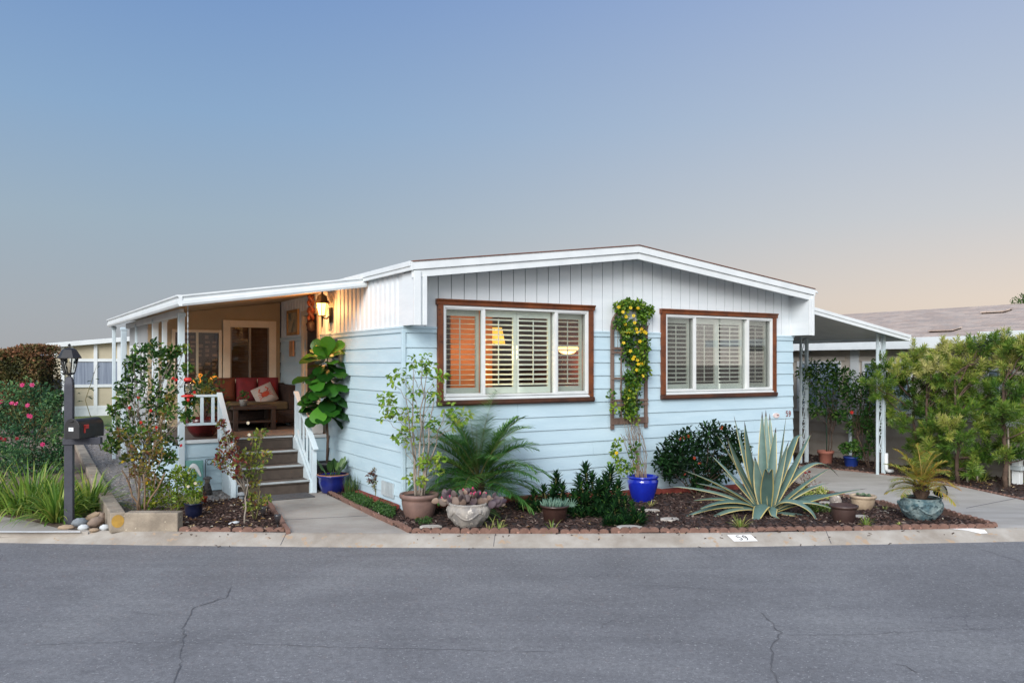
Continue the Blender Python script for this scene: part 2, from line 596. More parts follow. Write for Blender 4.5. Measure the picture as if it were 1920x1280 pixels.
# ================================================================== ground, road, kerb
def flat_sheet(name, pts, z0, z1, mat, kind='structure', bevel=0):
    mb = MB()
    mb.prism([(p[0], p[1]) for p in pts], 2, z0, z1)
    o = mb.build(name, mat, bevel=bevel)
    return struct(o, kind)
kb = [(-900, 1003), (-300, 1012), (0, 1017), (150, 1019.5), (300, 1022), (580, 1025), (925, 1027), (1150, 1026.5), (1400, 1024.5), (1650, 1020), (1920, 1014.5), (2300, 1005), (2900, 992)]
KB = [G(x, y, -.10) for x, y in kb]
def kerb_y(x):
    for a, b in zip(KB, KB[1:]):
        if a.x <= x <= b.x:
            return a.y + (b.y - a.y) * (x - a.x) / (b.x - a.x)
    return KB[0].y if x < KB[0].x else KB[-1].y
def ss(t):
    t = min(1, max(0, t))
    return t * t * (3 - 2 * t)
def gz(x, y):
    """the lot falls a little from the kerb towards the right of the house"""
    l = L((x, y))
    return -.18 * ss((l.x - .3) / 6.0) * ss((y - kerb_y(x) - .25) / 2.6)
def KP(px, off):
    """the point above the kerb line in the direction of a pixel column, off metres behind the kerb face"""
    k = (px - 960) / FPX
    y = 8.6
    for _ in range(20):
        y = kerb_y(k * y) + off
    return V((k * y, y, 0))
import bmesh
def sheet(name, pts, z0, z1, mat, kind='structure', bevel=0):
    bm = bmesh.new()
    f = bm.faces.new([bm.verts.new((p[0], p[1], 0)) for p in pts])
    bmesh.ops.triangulate(bm, faces=[f])
    xs_ = [p[0] for p in pts]
    ys_ = [p[1] for p in pts]
    for ax, lo, hi in ((0, max(-14, min(xs_)), min(16, max(xs_))), (1, max(7, min(ys_)), min(32, max(ys_)))):
        q = lo + .3
        while q < hi:
            no = (1, 0, 0) if ax == 0 else (0, 1, 0)
            bmesh.ops.bisect_plane(bm, geom=bm.verts[:] + bm.edges[:] + bm.faces[:], plane_co=[q * c for c in no], plane_no=no)
            q += .5 if hi - lo > 12 else .3
    for v in bm.verts:
        v.co.z = z1 + gz(v.co.x, v.co.y)
    be = [e for e in bm.edges if e.is_boundary]
    r_ = bmesh.ops.extrude_edge_only(bm, edges=be)
    for v in [g_ for g_ in r_['geom'] if isinstance(g_, bmesh.types.BMVert)]:
        v.co.z -= .06
    bmesh.ops.recalc_face_normals(bm, faces=bm.faces)
    if sum(f.normal.z for f in bm.faces) < 0:
        bmesh.ops.reverse_faces(bm, faces=bm.faces)
    me = bpy.data.meshes.new(name)
    bm.to_mesh(me)
    bm.free()
    me.materials.append(mat)
    o = bpy.data.objects.new(name, me)
    col.objects.link(o)
    return struct(o, kind)
flat_sheet('ground', [(-900, -300), (900, -300), (900, 1500), (-900, 1500)], -.6, -.5, M_soil)
rx = [-60] + [p.x for p in KB] + [60]
road = [(x, kerb_y(x) + .05) for x in rx]
flat_sheet('road', [(-60, -40), (60, -40)] + road[::-1], -.25, -.10, M_road)
yard = [(x, kerb_y(x) + .20) for x in rx]
sheet('yard', yard + [(400, 600), (-400, 600)], -.15, -.014, M_soil)
mb = MB()
prof = [(0.0, -.2), (0.0, -.1), (.02, -.088), (.165, -.010), (.19, .000), (.215, .004), (.215, -.2)]
xs = []
for a, b in zip([V((-40, KB[0].y, 0))] + KB, KB + [V((40, KB[-1].y, 0))]):
    xs += [a.x + (b.x - a.x) * i / 4 for i in range(4)]
xs.append(40)
vs = [(x, kerb_y(x) + p[0], p[1]) for x in xs for p in prof]
n = len(prof)
mb.add(vs, [(i * n + k, (i + 1) * n + k, (i + 1) * n + (k + 1) % n, i * n + (k + 1) % n) for i in range(len(xs) - 1) for k in range(n - 1)])
struct(mb.build('kerb', M_kerb))
# cracks in the old asphalt
def crack(pts, w):
    P = [G(x, y, -.10) for x, y in pts]
    q = []
    for a, b in zip(P, P[1:]):
        k = max(2, int((b - a).length / .05))
        q += [a + (b - a) * i / k + V((R.gauss(0, .008), R.gauss(0, .008), 0)) for i in range(k)]
    q.append(P[-1])
    vs, fs = [], []
    for i, p in enumerate(q):
        d = (q[min(i + 1, len(q) - 1)] - q[max(0, i - 1)]).normalized()
        s_ = V((-d.y, d.x, 0)) * w * .75 * R.uniform(.25, 1.3) * (.3 if i in (0, len(q) - 1) else 1)
        vs += [(p.x + s_.x, p.y + s_.y, -.0965), (p.x - s_.x, p.y - s_.y, -.0965)]
    fs = [(2 * i, 2 * i + 2, 2 * i + 3, 2 * i + 1) for i in range(len(q) - 1)]
    mb = MB()
    mb.add(vs, fs)
    struct(mb.build('road_crack', M_crack))
for pts, w_ in [([(432, 1100), (425, 1120), (395, 1128), (362, 1140), (348, 1165), (345, 1200), (338, 1240), (326, 1290)], .006),
               ([(1425, 1147), (1445, 1165), (1465, 1185), (1445, 1215), (1448, 1250), (1462, 1290)], .008),
               ([(1150, 1095), (1250, 1098), (1400, 1110)], .003), ([(30, 1210), (220, 1204), (400, 1205), (700, 1215), (1050, 1222)], .003),
               ([(1470, 1190), (1600, 1190), (1700, 1185), (1920, 1175)], .003), ([(1680, 1243), (1700, 1250), (1722, 1262)], .008),
               ([(1310, 1031), (1325, 1040), (1350, 1049)], .004), ([(1810, 1022), (1860, 1036), (1930, 1058)], .005),
               ([(0, 1090), (60, 1086), (170, 1072)], .003), ([(1120, 1180), (1135, 1168), (1160, 1160)], .003), ([(362, 1140), (300, 1150), (250, 1148)], .003)]:
    crack(pts, w_)
# joints scored in the kerb
for px in (926, 1555, 532):
    x = G(px, 1010, -.05).x
    mb = MB()
    y = kerb_y(x)
    mb.beam((x, y + .02, -.0865), (x + .012, y + .165, -.0085), .006, .004)
    mb.beam((x + .012, y + .168, -.006), (x + .02, y + .21, .0055), .006, .004)
    struct(mb.build('kerb_joint', M_crack))

def GP(l, z=None):
    return [G(x, y, z) for x, y in l]
struct(sheet('walkway', [KP(541, .217), KP(768, .217)] + GP([(603, 922), (590, 915), (470, 926), (490, 940)]), -.1, .004, M_conc))
struct(sheet('driveway', [KP(1868, .217), KP(2240, .217)] + GP([(2080, 968), (1920, 938), (1760, 903), (1640, 888), (1530, 877), (1440, 866), (1330, 858), (1330, 880), (1490, 903), (1545, 925), (1650, 948), (1760, 967)]), -.1, .004, M_drive))
struct(sheet('pavement', GP([(-900, 960), (-300, 962), (0, 968), (60, 978), (110, 991), (165, 997), (-300, 996), (-900, 990)]), -.1, .006, M_conc))
bed_front = [KP(px, .225) for px in (768, 1000, 1200, 1400, 1600, 1750, 1868)] + GP([(1760, 967), (1650, 948), (1545, 925), (1493, 905)]) + [W(6.96, 0), W(0, 0), W(0, 2.75), W(-.3, 2.75)] + GP([(603, 922)])
sheet('mulch_bed', bed_front, -.1, .012, M_mulch)
bed_left = [KP(335, .225), KP(541, .225)] + GP([(490, 940), (470, 926), (420, 940), (340, 945)])
sheet('mulch_bed', bed_left, -.1, .010, M_mulch)
bed_right = GP([(2080, 966), (1920, 936), (1760, 901), (1640, 886), (1530, 875), (1440, 864), (1440, 845), (1520, 852), (1660, 868), (1900, 899), (2100, 930)])
sheet('mulch_bed', bed_right, -.1, .010, M_mulch)
path_poly = GP([(128, 790), (180, 790), (290, 850), (345, 895), (480, 918), (480, 945), (340, 945), (228, 962), (196, 915), (155, 845)])
sheet('gravel_path', path_poly, -.1, .006, M_gravel)
sheet('lawn', GP([(100, 772), (330, 772), (330, 790), (190, 800), (100, 800)]), -.1, .004, M_lawn)
# driveway joint
mb = MB()
a, b = G(1812, 964), G(1990, 941)
mb.beam((a.x, a.y, .0055), (b.x, b.y, .0055), .012, .003)
struct(mb.build('driveway_joint', M_crack))
a, b = G(532, 975), G(690, 967)
mb = MB()
mb.beam((a.x, a.y, .0055), (b.x, b.y, .0055), .010, .003)
struct(mb.build('walkway_joint', M_crack))

def inpoly(p, poly):
    c = False
    j = len(poly) - 1
    for i in range(len(poly)):
        a, b = poly[i], poly[j]
        if (a[1] > p[1]) != (b[1] > p[1]) and p[0] < (b[0] - a[0]) * (p[1] - a[1]) / (b[1] - a[1]) + a[0]:
            c = not c
        j = i
    return c
def scatter(poly, n):
    x0, x1 = min(p[0] for p in poly), max(p[0] for p in poly)
    y0, y1 = min(p[1] for p in poly), max(p[1] for p in poly)
    k = 0
    while k < n:
        p = V((R.uniform(x0, x1), R.uniform(y0, y1), 0))
        if inpoly(p, poly):
            k += 1
            yield p
M_chip = lm('bark_chip', ['#241B19', '#382A26', '#4A3932', '#64504A', '#94867C'], 0, .9, .2)
M_peb = lm('pebble', ['#5E5854', '#7C7570', '#958E88', '#B4ADA6'], 0, .9, .2)
mb = MB()
for poly, n in ((bed_front, 9000), (bed_left, 1800), (bed_right, 2600)):
    for p in scatter(poly, n):
        t = R.uniform(0, 6.3)
        ti = R.uniform(-.5, .5)
        X = V((math.cos(t), math.sin(t), ti)).normalized()
        Y = V((-math.sin(t), math.cos(t), R.uniform(-.5, .5))).normalized()
        mb.obox((p.x, p.y, gz(p.x, p.y) + R.uniform(.012, .03)), X, Y, X.cross(Y), R.uniform(.02, .065), R.uniform(.008, .022), R.uniform(.004, .01))
        rn = min(1, max(0, R.gauss(.4, .25)))
        for i in range(1, 9):
            mb.a[-i] = rn
for i in range(60):
    px = R.choice((R.uniform(771, 1868), R.uniform(771, 1868), R.uniform(337, 541)))
    p = KP(px, R.uniform(.10, .21) if R.random() < .8 else R.uniform(-.1, 0))
    oz = p.y - kerb_y(p.x)
    z = -.095 if oz < 0 else (.004 if oz > .19 else -.010 + (oz - .165) * .54)
    t = R.uniform(0, 6.3)
    X = V((math.cos(t), math.sin(t), .3)).normalized()
    Y = V((-math.sin(t), math.cos(t), .3)).normalized()
    mb.obox((p.x, p.y, z + .006), X, Y, X.cross(Y), R.uniform(.012, .04), R.uniform(.005, .012), .004)
o = struct(mb.build('mulch_chips', M_chip), 'stuff', 'dark brown bark mulch covering the planting beds')
o['category'] = 'mulch'
mb = MB()
for p in scatter(path_poly, 5200):
    r = R.uniform(.008, .022)
    d = [V((r * R.uniform(.7, 1.2), 0, 0)), V((0, r * R.uniform(.7, 1.2), 0)), V((0, 0, r * .7))]
    c = V((p.x, p.y, .008))
    mb.add([c + d[0], c + d[1], c - d[0], c - d[1], c + d[2]], [(0, 1, 4), (1, 2, 4), (2, 3, 4), (3, 0, 4)], 0, R.random())
o = struct(mb.build('gravel', M_peb), 'stuff', 'loose grey gravel on the garden path beside the porch')
o['category'] = 'gravel'
# fallen leaves and pale bits lying in the beds
M_dry = lm('dry_leaf', ['#6B4630', '#9C7A4E', '#C2A878', '#DAD2C4'], .1, .8, .2)
mb = MB()
for poly, n in ((bed_front, 150), (bed_left, 110), (bed_right, 260)):
    for p in scatter(poly, n):
        t = R.uniform(0, 6.3)
        mb.leaf((p.x, p.y, gz(p.x, p.y) + R.uniform(.025, .04)), (math.cos(t), math.sin(t), R.uniform(-.1, .3)), (0, 0, 1), R.uniform(.03, .065), R.uniform(.015, .03), R.random(), .4, .2)
o = struct(mb.build('leaf_litter', M_dry), 'stuff', 'dry fallen leaves scattered over the bark mulch')
o['category'] = 'leaf litter'

# ------------------------------------------------------------------ edging
def edging_mesh(k=5, w_=.093, h=.054, th=.045):
    mb = MB()
    poly = [(0, -.03)]
    for i in range(k):
        for j in range(7):
            t = PI - PI * j / 6
            poly.append((i * w_ + w_ / 2 + math.cos(t) * (w_ / 2 - .002), h - .026 + math.sin(t) * .026))
    poly.append((k * w_, -.03))
    mb.prism(poly, 1, -th / 2, th / 2)
    return mb
seg0 = edging_mesh().build('edging_block', M_terra, bevel=.004, seg=1)
short0 = edging_mesh(3).build('edging_block', M_terra, bevel=.004, seg=1)
used = [False, False]
SEGL = .47
def edge_run(pts, label, group, src=seg0, ln=SEGL, z=0.0):
    P = [p if isinstance(p, V) else G(*p) for p in pts]
    for a, b in zip(P, P[1:]):
        d = b - a
        k = max(1, round(d.length / ln))
        st = d / k
        for i in range(k):
            p = a + st * i
            i0 = 0 if src is seg0 else 1
            o = src if not used[i0] else clone(src)
            used[i0] = True
            o.location = (p.x + R.gauss(0, .004), p.y + R.gauss(0, .006), gz(p.x, p.y) + z + R.gauss(0, .004))
            o.rotation_euler = (R.gauss(0, .03), R.gauss(0, .01), math.atan2(d.y, d.x) + R.gauss(0, .012))
            o.scale = (st.length / ln * .985, 1, 1)
            tag(o, label, 'edging', group)
edge_run([KP(px, .24) for px in (771, 1050, 1330, 1600, 1866)], 'terracotta scalloped edging block on the kerb in front of the palm and agave bed', 'edging along the front of the main bed')
edge_run([KP(337, .24), KP(537, .24)], 'terracotta scalloped edging block on the kerb in front of the small rose bed', 'edging along the front of the rose bed')
edge_run([(767, 999), (607, 921)], 'terracotta scalloped edging block between the walkway and the blue siding', 'edging along the right of the walkway')
edge_run([(541, 1000), (497, 938)], 'weathered edging block beside the walkway, at the rose bed and path lights', 'edging along the left of the walkway')
edge_run([KP(1868, .26), (1760, 965), (1650, 946), (1545, 923)], 'terracotta scalloped edging block between the mulch bed and the driveway', 'edging between bed and driveway')
edge_run([(2050, 962), (1920, 937), (1760, 902), (1640, 887), (1530, 876), (1450, 866)], 'low red edging block along the far side of the driveway under the trees', 'edging on the far side of the driveway', short0, .28, -.03)
mb = MB()
mb.box(0, .385, -.05, .05, 0, .075)
br0 = mb.build('foundation_brick', M_brickr, bevel=.006)
for i in range(17):
    o = br0 if i == 0 else clone(br0)
    p = W(.02 + i * .4, -.09)
    o.location = (p.x, p.y, gz(p.x, p.y))
    o.rotation_euler = (0, 0, YAW)
    tag(o, 'red brick lying along the foot of the blue front wall', 'brick', 'bricks along the foot of the front wall')
for i in range(5):
    o = clone(br0)
    p = W(-.09, .42 + i * .4)
    o.location = (p.x, p.y, 0)
    o.rotation_euler = (0, 0, YAW - PI / 2)
    tag(o, 'red brick lying along the foot of the blue side wall by the walkway', 'brick', 'bricks along the foot of the side wall')
# painted house number on the kerb
t = thing('kerb_number', 'white painted panel with black house number on the kerb below the agave', 'house number')
a = G(1398, 1011, -.03)
y0 = kerb_y(a.x)
t.location = (a.x, y0, .0015)
t.rotation_euler = (0, 0, math.atan2(kerb_y(a.x + .2) - kerb_y(a.x - .2), .4))
mb = MB()
mb.add([(-.105, .070, -.0586), (.15, .070, -.0586), (.105, .163, -.0085), (-.15, .163, -.0085)], [(0, 1, 2, 3)])
mb.build('panel', M_paint_mark, t)
digits('digits', '59', .068, .042, .0062, M_ink, (0, .1165, -.0318), (math.radians(28.3), 0, 0), t, .5, -.42)
# spilled white paint on the right of the kerb
mb = MB()
P = [KP(px, o_) for px, o_ in ((1778, .212), (1800, .214), (1822, .213), (1846, .17), (1852, .12), (1838, .115), (1815, .16), (1788, .185))]
mb.add([(p.x, p.y, .0068 if p.y - kerb_y(p.x) > .19 else -.010 + (p.y - kerb_y(p.x) - .165) * .54 + .005) for p in P], [tuple(range(8))])
tag(mb.build('paint_patch', M_paint_mark), 'patch of spilled white paint on the kerb by the driveway', 'paint patch')
mb = MB()
P = [G(x, y, .0085) for x, y in [(-200, 994.3), (60, 995.2), (150, 994.8), (151, 997.4), (60, 997.6), (-200, 996.8)]]
mb.add([(p.x, p.y, .0085) for p in P], [(0, 1, 2, 3, 4, 5)])
tag(mb.build('painted_line', M_paint_mark), 'thin white painted line along the pavement edge at far left', 'painted line')
# ================================================================== the house
HW = 6.96                                    # width of the front wall
ZB, ZE, ZR, UR = 2.255, 2.955, 3.385, 3.35   # belt, eaves, ridge, where the ridge stands
OV = .38                                     # overhang of the gable
def siding_mat(name, a, b):
    m = pm(name, a, b, 1.2, .35, .7, .55, .10, 14, stretch=(1, 1, 6), speck=None)
    return m
M_sid = siding_mat('blue_siding', '#BCD2DB', '#AFC7D2')
M_up = siding_mat('pale_board', '#DEE3E5', '#D3DADD')
M_gap = pm('board_gap', '#5E6E78', '#53626D', 5, rough=.9)
M_trim = pm('white_trim', '#DDE1E1', '#D0D5D6', 2.5, .4, .7, .45, .05, 30)
M_casing = pm('stained_wood', '#7E421B', '#512811', 5, .3, .7, .45, .25, 40, stretch=(1, 1, 1), speck=(24, .62, '#4A2410'))
M_casdark = pm('dark_stained_wood', '#3A2015', '#55301C', 6, .35, .65, .5, .25, 40)
M_vinyl = pm('white_vinyl', '#D9DBD9', '#CDD0CF', 4, .4, .7, .35, 0)
M_shut = pm('shutter_paint', '#E2E7DC', '#D8DED2', 4, .4, .7, .4, 0)
M_screen = screen_mat('insect_screen', '#55534F', .13)  # screen tint also dims the side louvers in place of shade
M_glass = glass('window_glass', (.96, .98, .97, 1), .55)
M_roof = pm('brown_shingle', '#7E5240', '#684236', 12, rough=.95, bump=.8, bscale=40)
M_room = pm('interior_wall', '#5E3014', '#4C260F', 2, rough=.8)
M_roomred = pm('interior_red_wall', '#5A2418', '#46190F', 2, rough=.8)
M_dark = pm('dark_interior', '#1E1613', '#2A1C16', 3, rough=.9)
M_deck = pm('deck_tread', '#5C524A', '#4E453E', 8, rough=.85, bump=.3, bscale=50)
M_riser = pm('stair_riser', '#4F453D', '#443B34', 10, rough=.9, bump=.2, bscale=60)
M_porchw = pm('porch_wall', '#A8997E', '#9D8E74', 1.5, rough=.7)
M_rail = pm('rail_paint', '#CBD8DD', '#BFCED4', 3, .4, .7, .5, .05, 30)
M_vent = pm('vent_metal', '#B9C2C4', '#A5AFB2', 4, rough=.5)
M_blind = pm('wood_blind', '#6B4A35', '#5C3E2C', 3, rough=.6, stretch=(1, 1, 8))
M_door = pm('dark_door', '#33241D', '#281B15', 4, rough=.5)
house = thing('house', 'pale blue lap sided mobile home with white gable roof and a covered corner porch', 'house', (CX, CY, 0), YAW)

WIN = [(.437, 2.835), (4.085, 6.52)]
WZ0, WZ1 = 1.265, 2.60                        # opening incl. casing
# ---- lap siding, front (v = 0, facing -v), with the window openings left out
CO = .1835
def course(mb, x0, x1, z0, z1, axis):
    if x1 - x0 > 2.4:                            # boards come in lengths: a butt joint somewhere
        xm = R.uniform(x0 + .7, x1 - .7)
        board(mb, x0, xm - .0015, z0, z1, axis)
        board(mb, xm + .0015, x1, z0 + R.uniform(-.002, .002), z1, axis)
    else:
        board(mb, x0, x1, z0, z1, axis)
def board(mb, x0, x1, z0, z1, axis):
    """one lap board along u (axis 0) or along v (axis 1, facing -u)"""
    if axis == 0:
        mb.prism([(-.026, z0), (-.001, z0), (-.001, z1), (-.008, z1 + .0)], 0, x0, x1)
    else:
        mb.prism([(-.026, z0), (-.001, z0), (-.001, z1), (-.008, z1)], 1, x0, x1)
mbf, mbs = MB(), MB()
z = ZB - .075
k = 0
while z > -.24:
    z0 = max(-.26, z - CO)
    cuts = [(WIN[0][0] + .04, WIN[0][1] - .04), (WIN[1][0] + .04, WIN[1][1] - .04)]
    if z0 < WZ1 - .05 and z > WZ0 + .05:
        segs = [(0, cuts[0][0]), (cuts[0][1], cuts[1][0]), (cuts[1][1], HW)]
        if z > WZ0 + .05 > z0:
            for c in cuts:
                course(mbf, c[0], c[1], z0, WZ0 + .05, 0)
    else:
        segs = [(0, HW)]
    for a, b in segs:
        course(mbf, a, b, z0, z + .012, 0)
    if z - CO < .7 or True:
        segs = [(.022, 3.27)] if z > .72 else [(.022, 2.78)]
        segs.append((4.07, 5.5)) if z > .72 else None
        for a, b in segs:
            course(mbs, a - .04, b, z0, z + .012, 1)
    z -= CO
front = mbf.build('front_siding', M_sid, house)
side = mbs.build('side_siding', M_sid, house)
mb = MB()
mb.box(-.034, .012, -.034, .012, -.03, ZB - .079)
mb.build('corner_post', M_sid, house, bevel=.003)
# core walls behind the siding (also closes the house at the back)
mb = MB()
T = .1
for a, b in ((0, WIN[0][0] + .04), (WIN[0][1] - .04, WIN[1][0] + .04), (WIN[1][1] - .04, HW)):
    mb.box(a, b, .002, T, -.25, 3.0)
for a, b in ((WIN[0][0] + .04, WIN[0][1] - .04), (WIN[1][0] + .04, WIN[1][1] - .04)):
    mb.box(a, b, .002, T, -.25, WZ0 + .05)
    mb.box(a, b, .002, T, WZ1 - .05, 3.0)
mb.prism([(0, 3.0), (HW, 3.0), (UR, ZR - .03)], 1, .002, T)
mb.box(.002, T, T, 3.27, .04, ZE - .02)
mb.box(.002, T, 4.07, 14, .04, ZE - .02)
mb.box(.002, T, 3.27, 4.07, 2.62, ZE - .02)
mb.box(HW - T, HW, T, 14, -.25, ZE - .02)
mb.box(T, HW - T, 13.9, 14, .04, ZE - .02)
mb.build('wall_core', M_gap, house)
mb = MB()
mb.box(T, HW - T, T, 13.9, .5, .55)
mb.build('inner_floor', M_dark, house)
# ---- vertical boards above the belt
def roofz(u):
    return ZE + (ZR - ZE) * (u / UR if u < UR else (HW - u) / (HW - UR))
mb = MB()
bw = .183
u = 0.10
i = 0
while u < HW - .02:
    u1 = min(u + bw - .011, HW - .0)
    zb = ZB
    for a, b in WIN:
        if u1 > a + .0 and u < b - .0:
            zb = WZ1
    za, zc = roofz(u) - .02, roofz(u1) - .02
    mb.prism([(u, zb), (u1, zb), (u1, zc), (u, za)], 1, -.014, .0015)
    if zb == WZ1:                                        # the sliver of board left beside the casing
        for a, b in WIN:
            if u < a < u1:
                mb.box(u, a + .03, -.014, .0015, ZB, WZ1)
            if u < b < u1:
                mb.box(b - .03, u1, -.014, .0015, ZB, WZ1)
    u += bw
    i += 1
mb.build('gable_boards', M_up, house)
mb = MB()
v = -.0
while v < 5.48:
    v1 = min(v + .158, 5.49)
    if not (3.2 < v < 4.05):
        mb.prism([(.0015, v), (-.014, v + .022), (-.014, v1 - .03), (.0015, v1 - .006)], 2, ZB, ZE - .03)
    else:
        mb.prism([(.0015, v), (-.014, v + .022), (-.014, v1 - .03), (.0015, v1 - .006)], 2, 2.66, ZE - .03)
    v += .163
mb.build('side_boards', M_up, house)
# ---- belt trim
for a, b in ((0, WIN[0][0] + .0), (WIN[0][1], WIN[1][0]), (WIN[1][1], HW)):
    mb = MB()
    mb.box(a - (.034 if a == 0 else 0), b + (.02 if b == HW else 0), -.034, .0, ZB - .026, ZB - .001)
    mb.box(a - (.029 if a == 0 else 0), b, -.027, .0, ZB - .078, ZB - .0275)
    mb.build('belt_trim', M_sid, house, bevel=.002)
for a, b in ((.0, 3.27), (4.07, 5.49)):
    mb = MB()
    mb.box(-.034, .0, a, b, ZB - .026, ZB - .001)
    mb.box(-.027, .0, a, b, ZB - .078, ZB - .0275)
    mb.build('belt_trim', M_sid, house, bevel=.002)
# ---- gable roof with overhang, soffit, two-tier fascia, hanging wings
roof = MB()
E0, E1 = -.07, HW + .05
def rz_(u, d=0):
    return roofz(u) + d
for a, b in ((E0, UR), (UR, E1)):
    za, zb = ZE + (ZR - ZE) * (a / UR) if a <= UR and b <= UR + .001 else ZR, 0
pl = [(E0, rz_(0) - .01), (UR, ZR), (E1, rz_(HW) - .008)]
roof.prism([(p[0], p[1] + .0515) for p in pl] + [(p[0], p[1] + .062) for p in reversed(pl)], 1, -OV - .048, 14.2)
ro = roof.build('roof', M_roof, house)
sof = MB()
sof.prism([(E0 + .02, pl[0][1] - .012), (UR, ZR - .012), (E1 - .02, pl[2][1] - .012), (E1 - .02, pl[2][1] + .011), (UR, ZR + .011), (E0 + .02, pl[0][1] + .011)], 1, -OV + .03, 14.1)
sof.build('soffit', M_up, house)
fa = MB()
def fascia(z0, z1, v0, v1, e0=E0, e1=E1):
    fa.prism([(e0, pl[0][1] + z0), (UR, ZR + z0), (UR, ZR + z1), (e0, pl[0][1] + z1)], 1, v0, v1)
    fa.prism([(UR + .002, ZR + z0), (e1, pl[2][1] + z0), (e1, pl[2][1] + z1), (UR + .002, ZR + z1)], 1, v0, v1)
fascia(-.045, .050, -OV - .035, -OV - .012)
fascia(-.135, -.047, -OV - .012, -OV + .028, E0 + .012, E1 - .012)
fa.build('gable_fascia', M_trim, house, bevel=.003)
ef = MB()
ef.box(E0 - .02, E0 + .012, -OV - .036, 14.1, pl[0][1] - .052, pl[0][1] + .052)
ef.box(E0 - .034, E0 - .0205, -OV - .036, 14.1, pl[0][1] - .004, pl[0][1] + .058)
ef.build('eave_trim', M_trim, house, bevel=.004)
ef = MB()
ef.box(E1 - .012, E1 + .012, -OV - .034, 14.1, pl[2][1] - .06, pl[2][1] + .052)
ef.build('eave_trim', M_trim, house, bevel=.004)
wg = MB()                                    # left wing
wg.box(-.03, .115, -OV, -.0155, ZB + .002, pl[0][1] - .055)
wg.build('gable_wing', M_up, house)
wt = MB()
wt.box(-.045, .045, -OV - .03, -OV - .001, ZB - .004, pl[0][1] - .053)
wt.box(.075, .128, -OV - .022, -OV - .001, ZB - .001, pl[0][1] - .10)
wt.build('wing_trim', M_trim, house, bevel=.003)
wg = MB()                                    # right wing
wg.box(HW - .06, HW + .03, -OV, -.0155, ZB + .002, pl[2][1] - .062)
wg.build('gable_wing', M_up, house)
wt = MB()
wt.box(HW - .065, HW - .012, -OV - .022, -OV - .001, ZB - .001, pl[2][1] - .10)
wt.box(HW - .003, HW + .045, -OV - .03, -OV - .001, ZB - .004, pl[2][1] - .06)
wt.build('wing_trim', M_trim, house, bevel=.003)
# little drip spout at the right end of the eave
mb = MB()
mb.tube([(E1 + .01, -OV, pl[2][1] + .01), (E1 + .05, -OV - .02, pl[2][1] + .015), (E1 + .07, -OV - .03, pl[2][1] - .01)], .014, 8)
mb.build('drip_spout', M_trim, house)

